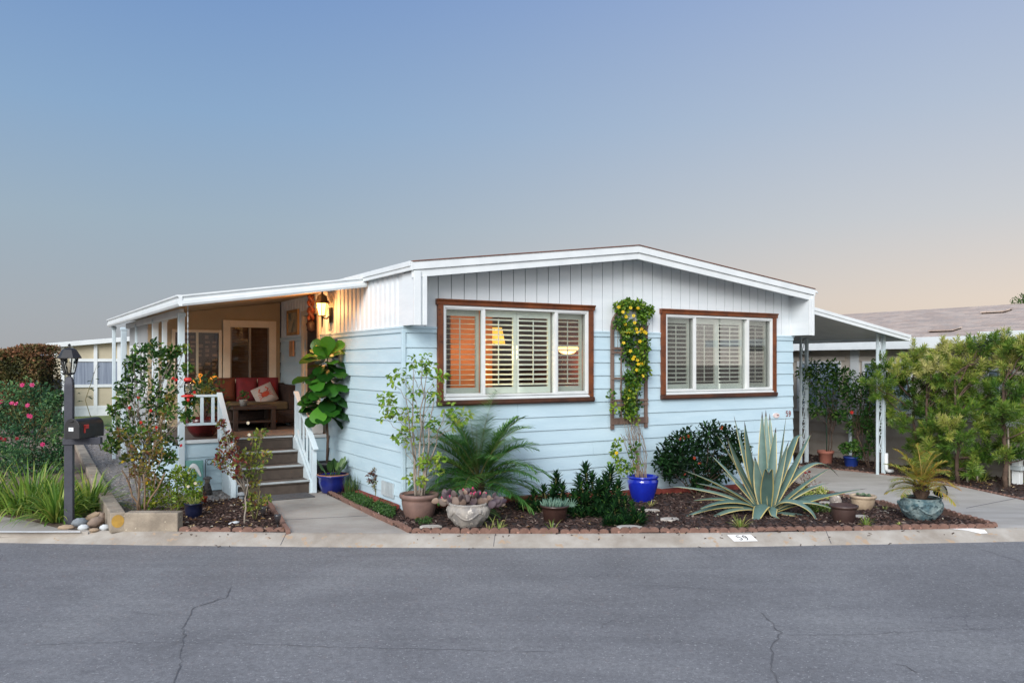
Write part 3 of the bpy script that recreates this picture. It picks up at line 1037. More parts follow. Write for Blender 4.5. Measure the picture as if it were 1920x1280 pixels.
# ---- front windows
def slats(mb, x0, x1, z0, z1, n, tilt, vy, depth=.056):
    st = (z1 - z0) / n
    c, s_ = math.cos(tilt), math.sin(tilt)
    for i in range(n):
        zc = z0 + st * (i + .5)
        # an elliptical louver blade
        pts = []
        for k in range(8):
            t = 2 * PI * k / 8
            a, b = math.cos(t) * depth / 2, math.sin(t) * .0055
            pts.append((vy + a * c - b * s_, zc + a * s_ + b * c))
        mb.prism(pts, 0, x0, x1)
def window(a, b, panels, tilts, flip):
    z0, z1 = WZ0, WZ1
    A, B, Z0, Z1 = a + .077, b - .077, z0 + .113, z1 - .07
    fm = MB()                                # white frame
    fm.box(A, A + .03, -.045, .06, Z0, Z1)
    fm.box(B - .03, B, -.045, .06, Z0, Z1)
    fm.box(A + .03, B - .03, -.046, .06, Z1 - .035, Z1)
    fm.box(A + .03, B - .03, -.047, .06, Z0, Z0 + .022)
    w4 = (B - A)
    xs = [A + w4 * t for t in panels]
    for i in (1, 3):
        fm.box(xs[i] - .018, xs[i] + .018, -.042, .05, Z0 + .022, Z1 - .035)
    win = fm.build('window', M_vinyl, house, bevel=.003)
    for p in (a, b - .075):
        fr = MB()                            # casing jambs
        fr.box(p, p + .075, -.062, -.015, z0 + .07, z1 - .068)
        fr.build('window_jamb', M_casing, win, bevel=.004)
    hd = MB()                                # crown moulded header
    hd.prism([(-.018, z1 - .068), (-.066, z1 - .068), (-.070, z1 - .03), (-.088, z1 - .008), (-.088, z1 + .006), (-.018, z1 + .006)], 0, a - .02, b + .02)
    hd.build('window_header', M_casing, win, bevel=.003)
    sl_ = MB()
    sl_.prism([(-.018, z0), (-.062, z0), (-.080, z0 + .022), (-.080, z0 + .068), (-.018, z0 + .068)], 0, a - .008, b + .008)
    sl_.build('window_apron', M_casdark, win, bevel=.004)
    si = MB()
    si.prism([(-.018, z0 + .0695), (-.072, z0 + .0695), (-.074, z0 + .085), (-.02, z0 + .112)], 0, a + .077, b - .077)
    si.build('window_sill', M_vinyl, win, bevel=.002)
    for i in range(4):                       # shutter panels: stiles, rails, louvers, tilt rod
        x0, x1 = xs[i] + (.032 if i in (0,) else .02 if i in (1, 3) else .002), xs[i + 1] - (.032 if i == 3 else .02 if i in (0, 2) else .002)
        sh = MB()
        st = .042
        vy = .085
        zt, zb_ = Z1 - .037, Z0 + .024
        sh.box(x0, x0 + st, vy - .016, vy + .016, zb_, zt)
        sh.box(x1 - st, x1, vy - .016, vy + .016, zb_, zt)
        sh.box(x0 + st, x1 - st, vy - .0155, vy + .0155, zb_, zb_ + .085)
        sh.box(x0 + st, x1 - st, vy - .0155, vy + .0155, zt - .085, zt)
        slats(sh, x0 + st, x1 - st, zb_ + .088, zt - .088, 14, tilts[i], vy)
        xm = x0 + (x1 - x0) * .46
        sh.box(xm - .006, xm + .006, vy - .046, vy - .036, zb_ + .11, zt - .11)
        sh.build('shutter', M_shut, win)
        pn = MB()
        pn.box(xs[i] + .02, xs[i + 1] - .02, .012, .016, Z0 + .03, Z1 - .04)
        pn.build('pane', M_glass, win)
        if i in (0, 3):
            sc_ = MB()
            sc_.box(x0, x1, -.0255, -.0245, Z0 + .026, Z1 - .04)
            sc_.build('insect_screen', M_screen, win)
            sf = MB()
            for p in ((x0, x0 + .016, Z0 + .024, Z1 - .037), (x1 - .016, x1, Z0 + .024, Z1 - .037)):
                sf.box(p[0], p[1], -.034, -.02, p[2], p[3])
            sf.box(x0 + .016, x1 - .016, -.034, -.02, Z0 + .024, Z0 + .040)
            sf.box(x0 + .016, x1 - .016, -.034, -.02, Z1 - .05, Z1 - .037)
            sf.build('screen_frame', M_vinyl, win, bevel=.002)
    return win
window(WIN[0][0], WIN[0][1], (0, .262, .505, .76, 1), (math.radians(3), math.radians(22), math.radians(24), math.radians(19)), 0)
window(WIN[1][0], WIN[1][1], (0, .262, .505, .755, 1), (math.radians(23), math.radians(5), math.radians(20), math.radians(20)), 0)
# ---- what shows behind the shutters: room walls, a hanging lamp, a table lamp
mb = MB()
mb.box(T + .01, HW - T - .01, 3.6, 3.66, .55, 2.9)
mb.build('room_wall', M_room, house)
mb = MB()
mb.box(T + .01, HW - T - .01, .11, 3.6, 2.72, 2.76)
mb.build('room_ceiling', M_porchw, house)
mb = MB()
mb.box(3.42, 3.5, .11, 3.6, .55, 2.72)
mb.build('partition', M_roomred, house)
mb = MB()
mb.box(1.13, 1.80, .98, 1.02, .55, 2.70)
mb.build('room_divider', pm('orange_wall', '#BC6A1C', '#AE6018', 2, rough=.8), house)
PL = HV(1064, 655, 1.0)
TL = HV(926, 628, 1.3)
M_bulb = glow('warm_lamp_glass', '#FFC27A', 4.5)
lamp = thing('pendant_lamp', 'glowing amber bowl lamp hanging behind the left front window shutters', 'lamp', W(PL.x, PL.y, PL.z - 1.93), YAW)
mb = MB()
mb.lathe([(.02, 1.86), (.09, 1.87), (.17, 1.93), (.19, 1.965), (.175, 1.965), (.0, 1.93)], 24)
mb.build('lamp_shade', M_bulb, lamp)
mb = MB()
mb.tube([(0, 0, 1.96), (0, 0, 2.715 - PL.z + 1.93)], .008, 6)
mb.build('cord', M_door, lamp)
lamp2 = thing('table_lamp', 'small lit table lamp seen between the left window louvers', 'lamp', W(TL.x, TL.y, TL.z - 1.36), YAW)
mb = MB()
mb.lathe([(.07, 1.25), (.17, 1.25 - .02), (.12, 1.47), (.05, 1.47)], 20)
mb.build('lamp_shade', glow('yellow_lamp_shade', '#F0B848', 1.2), lamp2)
mb = MB()
mb.lathe([(0, 0), (.11, 0), (.1, .03), (.02, .08), (.02, .7), (.06, .8), (.07, 1.0), (.02, 1.12), (.02, 1.23), (0, 1.24)], 16)
mb.build('lamp_stand', M_casdark, lamp2)
def point(name, loc, e, c, r, parent=None):
    li = bpy.data.lights.new(name, 'POINT')
    li.energy = e
    li.color = c
    li.shadow_soft_size = r
    o = bpy.data.objects.new(name, li)
    o.location = loc
    col.objects.link(o)
    if parent:
        o.parent = parent
    return o
point('room_light', W(PL.x, PL.y, PL.z - .2), 20, (1, .62, .28), .15)
point('room_light', W(5.3, 1.8, 2.2), 9, (1, .42, .18), .2)  # added light without a fixture, warms the room behind the right window
point('room_light', W(1.35, .42, 1.95), 20, (1, .68, .3), .1)  # no lamp stands here: added to brighten the orange divider

# ---- house number and little plaque on the front right
p = HV(1478, 775, -.03)
digits('house_digits', '59', .082, .045, .008, M_brickr, (p.x, -.034, p.z), (PI / 2, 0, 0), house, .4)
p = HV(1455.5, 778.5, -.03)
mb = MB()
mb.prism([(p.x + math.cos(t * PI / 8) * .07, p.z + math.sin(t * PI / 8) * .04) for t in range(16)], 1, -.038, -.018)
pq = mb.build('plaque', pm('plaque_cream', '#E3D2CC', '#CDB9B4', 20, rough=.5), house)
mb = MB()
mb.box(p.x + .005, p.x + .05, -.040, -.0385, p.z - .004, p.z + .012)
mb.build('plaque_mark', pm('plaque_mark', '#8A3A34', '#5C6070', 30), pq)
# foundation vents
def vent(a, v0, z0, z1, along, n=6):
    mb = MB()
    if along == 0:
        mb.box(a[0], a[1], -.044, -.021, z0, z1)
        for i in range(n):
            x = a[0] + (a[1] - a[0]) * (i + .5) / n
            mb.box(x - .008, x + .008, -.050, -.0445, z0 + .02, z1 - .02)
    else:
        mb.box(-.044, -.021, a[0], a[1], z0, z1)
        for i in range(n):
            x = a[0] + (a[1] - a[0]) * (i + .5) / n
            mb.box(-.050, -.0445, x - .008, x + .008, z0 + .02, z1 - .02)
    mb.build('vent', M_vent, house)
q0, q1 = HV(1240, 900, -.03), HV(1285, 900, -.03)
vent((q0.x, q1.x), 0, .17, .33, 0, 10)
vent((.25, .62), 0, .12, .30, 1, 2)
vent((HW - .75, HW - .45), 0, .36, .5, 0, 5)
mb = MB()                                   # small wall boxes by the door
q = HU(626, 654, -.03)
mb.box(-.075, -.023, q.y - .16, q.y + .12, q.z - .13, q.z + .14)
mb.build('meter_box', pm('meter_grey', '#5A5F66', '#4A4E55', 5, rough=.5), house, bevel=.008)
q = HU(618.5, 611, -.02)
mb = MB()
mb.box(-.03, -.015, q.y - .05, q.y + .05, q.z - .06, q.z + .06)
mb.build('switch_plate', M_vent, house, bevel=.004)
# ================================================================== porch (parts of the house), local axes u, v, z
ZD = .735                                    # deck height
VD, VB = 2.76, 5.48                          # deck front edge, porch back wall
UL = -2.12                                   # left side of the deck
SU0, SU1 = -1.55, -.58                       # stair between
SKEW = -.033
mb = MB()
mb.box(UL - .05, -.03, VD, VB + 2.5, ZD - .05, ZD)
mb.build('porch_deck', M_deck, house)
for a, b in ((UL - .03, SU0 - .02), (SU1 + .02, -.03)):
    mb = MB()                                # siding below the deck
    z = ZD - .052
    while z > .04:
        z0 = max(.02, z - .19)
        mb.prism([(VD - .004, z0), (VD + .014, z0), (VD + .014, z), (VD + .01, z)], 0, a, b)
        z -= .188
    mb.build('deck_skirt', M_sid, house)
for a, b in ((UL - .04, SU0 - .02), (SU1 + .02, -.03)):
    mb = MB()
    mb.box(a, b, VD - .02, VD - .001, ZD - .045, ZD + .004)
    mb.build('deck_trim', M_trim, house, bevel=.003)
mb = MB()
mb.box(UL - .06, UL - .031, VD, VB + 2.4, .02, ZD - .052)
mb.build('deck_skirt', M_sid, house)
# stair
tr, rs = MB(), MB()
n, rise, run = 4, ZD / 4, .275
for i in range(n):
    v0 = VD - run * (n - 1 - i)
    z1 = rise * (i + 1)
    rs.box(SU0, SU1, v0 + .012, v0 + .03, z1 - rise + .004, z1 - .036)
    if i < n - 1:
        tr.box(SU0 - .0, SU1 + .0, v0 - .012, v0 + run + .012, z1 - .036, z1)
ste = tr.build('stair_treads', M_deck, house)
ste.name = 'stairs'
rs.build('risers', M_riser, ste)
ns = MB()
for i in range(n):
    v0 = VD - run * (n - 1 - i)
    z1 = rise * (i + 1)
    ns.box(SU0 + .002, SU1 - .002, v0 - .024, v0 - .0125, z1 - .018, z1 + .004)
    ns.box(SU0 + .002, SU1 - .002, v0 - .012, v0 + .022, z1 + .0005, z1 + .005)
ns.build('nosing_strips', pm('nosing_metal', '#A9AFB0', '#969C9D', 6, rough=.5), ste)
for a in (SU0 - .035, SU1 + .001):
    sg = MB()
    sg.prism([(VD - .85, .004), (VD - .02, .004), (VD - .02, ZD - .02), (VD - .12, ZD - .02), (VD - .85, .17)], 0, a, a + .034)
    sg.build('stringer', M_rail, ste)
mb = MB()
mb.box(SU0 + .05, SU1 - .05, VD - .825 - .42, VD - .85, .006, .02)
tag(mb.build('door_mat', pm('grey_mat', '#4F4D4E', '#605E5E', 20, rough=1, bump=.6, bscale=90), None, (CX, CY, 0), YAW), 'dark grey mat lying at the foot of the porch stairs', 'mat')
# rails
def stair_rail(u):
    top = [(u, VD - .02, ZD + .62), (u, VD - .86, .62)]
    # newels
    nw = MB()
    nw.box(u - .03, u + .03, VD - .05, VD + .01, ZD + .004 if u < -1 else .3, ZD + .60)
    rail = nw.build('stair_railing', M_rail, house, bevel=.004)
    nb = MB()
    nb.box(u - .03, u + .03, VD - .88, VD - .82, .005, .60)
    nb.build('newel_post', M_rail, rail, bevel=.004)
    hb = MB()
    hb.beam((u, VD + .03, ZD + .645), (u, VD - .93, .605),   .075, .032)
    hb.build('handrail', M_rail, rail, bevel=.006)
    lb = MB()
    lb.beam((u, VD - .05, ZD + .07), (u, VD - .83, .12), .035, .05)
    lb.build('bottom_rail', M_rail, rail, bevel=.004)
    for i in range(1, 5):
        t = i / 5
        v = VD - .03 - .82 * t
        zt = ZD + .61 + (.605 - ZD - .645) * t
        bb = MB()
        bb.box(u - .013, u + .013, v - .013, v + .013, zt - .60, zt)
        bb.build('baluster', M_rail, rail, bevel=.003)
stair_rail(SU0 - .06)
stair_rail(SU1 + .06)
def deck_rail(u0, u1, v0, n):
    mb = MB()
    mb.box(u0, u1, v0 - .03, v0 + .03, ZD + .595, ZD + .628)
    rail = mb.build('porch_railing', M_rail, house, bevel=.004)
    mb = MB()
    mb.box(u0, u1, v0 - .018, v0 + .018, ZD + .20, ZD + .235)
    mb.build('bottom_rail', M_rail, rail, bevel=.003)
    for i in range(n):
        x = u0 + (u1 - u0) * (i + .6) / n
        mb = MB()
        mb.box(x - .02, x + .02, v0 - .02, v0 + .02, ZD + .237, ZD + .593)
        mb.build('baluster', M_rail, rail, bevel=.003)
deck_rail(UL + .04, SU0 - .09, VD + .02, 3)
# posts of the porch roof
PZ = lambda v: 2.62
def post(u, v, w, zt, z0=.0):
    mb = MB()
    mb.box(u - w, u + w, v - w, v + w, z0, zt)
    mb.box(u - w - .012, u + w + .012, v - w - .012, v + w + .012, zt - .06, zt - .01)
    mb.build('porch_post', M_rail, house, bevel=.006)
# porch roof: a thin sloping pan with a moulded gutter along the front and left edges
RZ0, RZ1 = 2.94, 2.60                        # top at the house, at the outer edge
RV0, RV1 = 1.20, 7.85
def rl(v):
    return -2.36 + SKEW * (v - RV0)
def rzt(u, v):
    return RZ0 + (RZ1 - RZ0) * (u / rl(v))
mb = MB()
cs = [(-.0, RV0 + .03), (rl(RV0) + .03, RV0 + .03), (rl(RV1) + .03, RV1), (-.0, RV1)]
top = [V((u - (.02 if u == 0 else 0), v, rzt(u, v) - .0)) for u, v in cs]
bot = [p - V((0, 0, .045)) for p in top]
mb.add(top + bot, [(0, 1, 2, 3), (7, 6, 5, 4), (0, 4, 5, 1), (1, 5, 6, 2), (2, 6, 7, 3), (3, 7, 4, 0)])
proof = mb.build('porch_roof', pm('porch_ceiling', '#B89E7C', '#AA9070', 2, rough=.6), house)
mb = MB()
mb.prism([(0, 0)], 0, 0, 0) if 0 else None
pf = [(0, -.115), (-.035, -.115), (-.05, -.09), (-.05, -.05), (-.035, -.04), (-.035, -.015), (-.06, 0), (-.06, .018), (0, .018)]
def gutter(p0, p1, out):
    p0, p1, out = V(p0), V(p1), V(out)
    vs = []
    for p in (p0, p1):
        for a, b in pf:
            vs.append(p - out * a * 1.0 + V((0, 0, b)))
    n = len(pf)
    mb.add(vs, [(i, (i + 1) % n, (i + 1) % n + n, i + n) for i in range(n)] + [tuple(range(n)), tuple(range(2 * n - 1, n - 1, -1))])
fl, fr2 = V((rl(RV0), RV0, RZ1)), V((-.03, RV0, RZ0))
gutter(fr2, fl + V((.0, 0, 0)), (0, -1, 0))
gutter(V((rl(RV1), RV1, RZ1)), fl + V((0, -.05, 0)), (-1, 0, 0))
mb.build('porch_gutter', M_trim, proof)
mb = MB()                                    # header beam on the posts
mb.beam((UL, VD, 2.50), (UL + SKEW * 5, VD + 5, 2.50), .07, .10)
mb.build('porch_beam', M_trim, house, bevel=.004)
def ul(v):
    return UL + SKEW * (v - VD)
post(UL, VD, .042, 2.505)
for px, w in ((291, .045), (258, .04), (232, .05)):
    # along the skewed left edge
    best = min((abs(960 + FPX * W(ul(v / 50), v / 50).x / W(ul(v / 50), v / 50).y - px), v / 50) for v in range(140, 420))
    post(ul(best[1]), best[1], w, 2.50)
vq = RV1 - .06
post(rl(vq) + .06, vq, .03, 2.50)
post(ul(4.35) + .06, 4.35, .035, 2.50, ZD)
# left side infill of the enclosed part
mb = MB()
vA, vB_ = VB, 7.45
mb.beam((ul(vA), vA, 2.28), (ul(vB_), vB_, 2.28), .02, .40)
mb.beam((ul(vA), vA, .85), (ul(vB_), vB_, .85), .02, .8)
mb.build('porch_side_panel', pm('grey_panel', '#A4A6A6', '#979A9B', 2, rough=.7), house)
for a, b in ((vA + .1, vA + .85), (vA + 1.0, vB_ - .1)):
    mb = MB()
    for zz in (1.26, 2.10):
        mb.beam((ul(a), a, zz), (ul(b), b, zz), .05, .05)
    for q in (a, (a + b) / 2, b):
        mb.box(ul(q) - .024, ul(q) + .024, q - .025, q + .025, 1.285, 2.075)
    wn = mb.build('porch_side_window', M_trim, house, bevel=.003)
    mb = MB()
    mb.beam((ul(a), a, 1.68), (ul(b), b, 1.68), .012, .80)
    mb.build('pane', pm('dark_pane', '#1B2026', '#262C33', 3, rough=.08), wn)
# back wall of the porch with two windows
mb = MB()
mb.prism([(ul(VB), ZD), (-.03, ZD), (-.03, rzt(-.03, VB) - .05), (ul(VB), rzt(ul(VB), VB) - .05)], 1, VB, VB + .06)
mb.build('porch_back_wall', M_porchw, house)
M_wcas = pm('cream_casing', '#D9CDB8', '#CDC0AA', 3, rough=.5)
a0, a1 = HV(417, 600, VB), HV(516, 716, VB)
b0, b1 = HV(322, 617, VB), HV(415, 722, VB)
def back_window(p0, p1, depth, cw):
    x0, x1, z1, z0 = p0.x, p1.x, p0.z, p1.z
    mb = MB()
    mb.box(x0, x0 + cw, VB - depth, VB - .001, z0, z1)
    mb.box(x1 - cw, x1, VB - depth, VB - .001, z0, z1)
    mb.box(x0 + cw, x1 - cw, VB - depth, VB - .001, z1 - cw, z1)
    mb.box(x0 + cw, x1 - cw, VB - depth, VB - .001, z0, z0 + cw * .5)
    return mb.build('back_window', M_wcas, house, bevel=.004), x0 + cw, x1 - cw, z0 + cw * .5, z1 - cw
wn, x0, x1, z0, z1 = back_window(a0, a1, .07, .12)
mb = MB()
nb = 34
for i in range(nb):
    z = z0 + (z1 - z0) * (i + .5) / nb
    mb.obox(((x0 + x1) / 2, VB - .018, z), (1, 0, 0), (0, 1, -.9), (0, .9, 1), x1 - x0 - .01, .024, .003)
mb.build('blind', M_blind, wn)
mb = MB()
mb.box(x0, x1, VB - .004, VB - .002, z0, z1)
mb.build('blind_backing', M_casdark, wn)
mb = MB()
xm = (x0 + x1) / 2
mb.box(xm - .02, xm + .02, VB - .05, VB - .03, z0, z1)
mb.box(x0, x0 + .025, VB - .05, VB - .03, z0, z1)
mb.box(x1 - .025, x1, VB - .05, VB - .03, z0, z1)
mb.build('sash', pm('bronze_sash', '#7E7468', '#6C6258', 4, rough=.4), wn)
mb = MB()
mb.box(x0, x1, VB - .038, VB - .036, z0, z1)
mb.build('pane', M_glass, wn)
wn, x0, x1, z0, z1 = back_window(b0, b1, .05, .05)
# a cabinet of small framed shelves and lit things behind the left window
mb = MB()
mb.box(x0, x1, VB - .006, VB - .003, z0, z1)
bk_ = mb.build('window_backing', pm('brown_interior', '#4A2C1C', '#33200F', 3, rough=.8), wn)
mb = MB()
rr = random.Random(4)
for i in range(6):
    for j in range(9):
        if rr.random() < .72:
            xa = x0 + (x1 - x0) * (i + .12) / 6
            za = z0 + .16 + (z1 - z0 - .2) * (j + .15) / 9
            mb.box(xa, xa + (x1 - x0) / 6 * rr.uniform(.45, .75), VB - .014, VB - .0065, za, za + (z1 - z0) / 9 * rr.uniform(.3, .6))
mb.build('shelf_ware', pm('amber_ware', '#8C6342', '#5E4028', 14, rough=.5), wn)
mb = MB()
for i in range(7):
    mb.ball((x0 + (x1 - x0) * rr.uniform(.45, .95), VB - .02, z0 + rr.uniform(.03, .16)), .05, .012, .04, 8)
mb.build('lit_ware', glow('lit_amber', '#E08A30', 1.0), wn)  # light on the ware put in as its own glow
mb = MB()
mb.box(x0 + (x1 - x0) * .5 - .02, x0 + (x1 - x0) * .5 + .02, VB - .035, VB - .022, z0, z1)
mb.build('sash', M_wcas, wn)
mb = MB()
mb.box(x0, x1, VB - .038, VB - .036, z0, z1)
mb.build('pane', M_glass, wn)
# front door in the side wall
mb = MB()
mb.box(-.045, .05, 3.20, 3.30, ZD, 2.66)
mb.box(-.045, .05, 4.04, 4.14, ZD, 2.66)
mb.box(-.045, .05, 3.30, 4.04, 2.58, 2.66)
dr = mb.build('front_door', M_wcas, house, bevel=.004)
mb = MB()
mb.box(.03, .07, 3.30, 4.04, ZD, 2.58)
for za, zb in ((ZD + .15, ZD + .8), (ZD + .95, 2.45)):
    mb.box(.022, .0295, 3.42, 3.92, za, zb)
mb.build('door_leaf', M_door, dr, bevel=.003)
mb = MB()
mb.ball((.0, 3.38, ZD + .95), .03, .03, .03, 10)
mb.build('handle', pm('brass', '#A98B4A', '#8F7438', 5, rough=.3, metal=1), dr)

# ---- wall lantern by the door
M_black = pm('black_iron', '#1B1A1B', '#262526', 12, rough=.5)
q = HU(620, 588, -.03)
lt = thing('wall_lantern', 'lit black wall lantern glowing beside the porch door', 'lantern', W(-.02, q.y, q.z), YAW)
mb = MB()
mb.box(-.02, .006, -.05, .05, -.13, .09)
mb.tube([(-.02, 0, -.03), (-.07, 0, -.075), (-.115, 0, -.07), (-.14, 0, -.03)], .012, 8)
mb.tube([(-.14, 0, -.03), (-.14, 0, -.07), (-.14, 0, -.18), (-.14, 0, -.22)], [.018, .016, .012, .004], 8)
mb.build('bracket', M_black, lt)
mb = MB()
mb.lathe([(0, -.03), (.05, -.03), (.085, .15), (.0, .15)], 6, (-.14, 0, 0), smooth=False)
mb.build('lamp_glass', glow('lantern_glass', '#FFB45E', 7), lt)
mb = MB()
mb.lathe([(.12, .152), (.118, .165), (.085, .20), (.07, .265), (.03, .285), (.012, .30), (.018, .315), (0, .33)], 6, (-.14, 0, 0), smooth=False)
mb.lathe([(0, -.045), (.055, -.045), (.058, -.03), (0, -.029)], 6, (-.14, 0, 0), smooth=False)
for k in range(6):
    t = PI / 3 * k
    mb.beam((-.14 + .053 * math.cos(t), .053 * math.sin(t), -.03), (-.14 + .089 * math.cos(t), .089 * math.sin(t), .152), .008, .008)
mb.build('lantern_cap', M_black, lt)
pl_ = W(-.24, q.y - .0, q.z + .05)
point('lantern_light', W(-.185, q.y, q.z + .06), 0.0, (1, .6, .27), .03) if 0 else None
li = point('lantern_light', (-.17, 0, -.36), 30, (1, .46, .16), .06, lt)
li.location = (-.29, 0, .06)
# ---- things on the porch
M_sofa = pm('red_cushion', '#742228', '#5E1A20', 6, rough=.9, bump=.3, bscale=40)
M_wick = pm('dark_wicker', '#2A1C16', '#3A281E', 30, rough=.8, bump=.7, bscale=60)
M_ora = pm('orange_cushion', '#5E2C16', '#4C2310', 6, rough=.9, bump=.3, bscale=40)
def cushion(mb, x0, x1, y0, y1, z0, z1, p=.25, lean=0.0, n=9, mi=0):
    vs, fs = [], []
    for s_ in (0, 1):
        for i in range(n + 1):
            for j in range(n + 1):
                a, b = i / n * 2 - 1, j / n * 2 - 1
                e = ((1 - a ** 4) * (1 - b ** 4)) ** .5
                x = (x0 + x1) / 2 + a * (x1 - x0) / 2
                z = (z0 + z1) / 2 + b * (z1 - z0) / 2
                y = (y0 + y1) / 2 + (1 if s_ else -1) * (y1 - y0) / 2 * e + (b + 1) * lean / 2
                vs.append((x, y, z))
    m_ = (n + 1) * (n + 1)
    for s_ in (0, 1):
        for i in range(n):
            for j in range(n):
                a = s_ * m_ + i * (n + 1) + j
                f = (a, a + 1, a + n + 2, a + n + 1)
                fs.append(f if s_ == 0 else f[::-1])
    mb.add(vs, fs, mi, .5, True)
s0, s1 = HV(388, 716, 5.0), HV(541, 716, 5.0)
sw = s1.x - s0.x
sofa = thing('porch_sofa', 'dark wicker sofa with red cushions on the porch under the blinds window', 'sofa', W((s0.x + s1.x) / 2, 4.95, ZD), YAW)
h = sw / 2
mb = MB()
mb.box(-h, h, -.38, .38, .06, .28)
mb.box(-h, h, .28, .40, .28, .72)
mb.box(-h, -h + .12, -.38, .279, .281, .56)
mb.box(h - .12, h, -.38, .279, .281, .70)
for a in (-h + .05, h - .05):
    for b in (-.33, .35):
        mb.box(a - .03, a + .03, b - .03, b + .03, 0, .0595)
mb.build('frame', M_wick, sofa, bevel=.015)
mb = MB()
cushion(mb, -h + .12, h - .12, -.39, .26, .285, .42) if 0 else mb.box(-h + .13, h - .13, -.40, .27, .285, .42)
mb.build('seat_cushion', pm('tan_cushion', '#57472E', '#473A25', 8, rough=.9, bump=.3), sofa, bevel=.03)
for i in range(3):
    a = -h + .13 + (2 * h - .26) * i / 3
    b = -h + .13 + (2 * h - .26) * (i + 1) / 3
    mb = MB()
    cushion(mb, a + .005, b - .005, .10, .27, .42, .82, lean=.03)
    mb.build('back_cushion', M_ora if i == 0 else M_sofa, sofa)
pp = HV(498, 740, 4.8)
mb = MB()
cushion(mb, -.18, .18, -.07, .07, -.165, .165)
pil = mb.build('throw_pillow', pm('cream_pillow', '#9E9690', '#8E857E', 8, rough=.9), None, W(pp.x, 4.86, pp.z + .0), YAW)
pil.rotation_euler = (math.radians(-14), math.radians(-24), YAW)
tag(pil, 'cream throw pillow with a red crab shape leaning on the porch sofa', 'pillow')
mb = MB()
M_crab = pm('red_print', '#A8432C', '#8F3522', 10, rough=.9)
mb.ball((.0, -.072, .0), .07, .006, .045, 12)
for s_ in (-1, 1):
    for k in range(3):
        mb.tube([(s_ * .05, -.070, .01 - k * .02), (s_ * .1, -.064, .03 - k * .035), (s_ * .125, -.055, .0 - k * .045)], [.009, .007, .004], 5)
    mb.tube([(s_ * .04, -.070, .03), (s_ * .085, -.064, .07), (s_ * .05, -.060, .11)], [.011, .012, .016], 6)
mb.build('crab_print', M_crab, pil)
# coffee table
t0, t1 = HV(432, 762, 4.15), HV(514, 762, 4.15)
tb = thing('coffee_table', 'dark wooden coffee table with a lower shelf in front of the porch sofa', 'table', W((t0.x + t1.x) / 2, 4.25, ZD), YAW)
h = (t1.x - t0.x) / 2
zt = t0.z - ZD
mb = MB()
mb.box(-h, h, -.28, .28, zt - .05, zt)
M_tbl = pm('dark_table_wood', '#2C1F19', '#3A2A20', 6, rough=.5)
mb.build('table_top', M_tbl, tb, bevel=.006)
for a in (-h + .05, h - .05):
    for b in (-.23, .23):
        mb = MB()
        mb.box(a - .035, a + .035, b - .035, b + .035, 0, zt - .0505)
        mb.build('leg', M_tbl, tb, bevel=.004)
mb = MB()
mb.box(-h + .03, h - .03, -.24, .24, .12, .15)
mb.build('shelf', M_tbl, tb, bevel=.004)
M_gl = lm('small_leaf', ['#1F3A1C', '#2F5A26', '#4A7A34'], .25)
def potted(name, label, cat, loc, pot_prof, pot_mat, grp=None, n=24, **kw):
    t = thing(name, label, cat, loc, 0, grp)
    mb = MB()
    mb.lathe(pot_prof, n, **kw)
    mb.build('pot', pot_mat, t)
    return t
def soil(t, r, z):
    mb = MB()
    mb.lathe([(0, z + .01), (r * .6, z + .008), (r, z)], 16, wob=.004)
    mb.build('soil', M_mulch, t)
pq_ = HV(458, 757, 4.2)
t = potted('potted_plant', 'small green plant in a grey pot on the porch coffee table', 'potted plant', W(pq_.x, 4.25, ZD + zt), [(0, 0), (.05, 0), (.065, .09), (.068, .1), (.058, .1), (.05, .08), (0, .08)], pm('grey_pot', '#8F8C88', '#7A7773', 6, rough=.7))
mb = MB()
clump_leaves(mb, [((0, 0, .15), .08, .5)], 90, .05, .02, .6)
mb.build('foliage', M_gl, t)
# big dark red pot at the porch rail with a bushy plant
pr = HV(382, 800, 3.25)
t = potted('potted_plant', 'bushy plant in a big dark red pot behind the porch railing', 'potted plant', W(pr.x, 3.3, ZD), [(0, 0), (.13, 0), (.2, .08), (.25, .2), (.26, .27), (.24, .275), (.225, .25), (0, .22)], pm('oxblood_glaze', '#5E1A1E', '#45100F', 4, rough=.25, coat=.4))
mb = MB()
for i in range(9):
    limb(mb, (0, 0, .2), (R.uniform(-.22, .22), R.uniform(-.2, .2), R.uniform(.5, .8)), .008, .003, 5)
mb.build('stems', M_casdark, t)
mb = MB()
clump_leaves(mb, [((R.uniform(-.22, .22), R.uniform(-.2, .2), R.uniform(.4, .8)), .14, R.uniform(.2, .7)) for _ in range(12)], 34, .07, .035, .4)
mb.build('foliage', lm('porch_leaf', ['#16301A', '#26492A', '#4A6A30', '#A08A2C'], .25), t)
# rug
mb = MB()
mb.box(-.55, .75, -.5, .35, 0, .012)
r0 = mb.build('rug', pm('woven_rug', '#8E7A68', '#6F5C50', 9, rough=1, bump=.4, bscale=90), None, W(-1.0, 3.45, ZD + .001), YAW)
tag(r0, 'faded woven rug on the porch floor at the top of the stairs', 'rug')
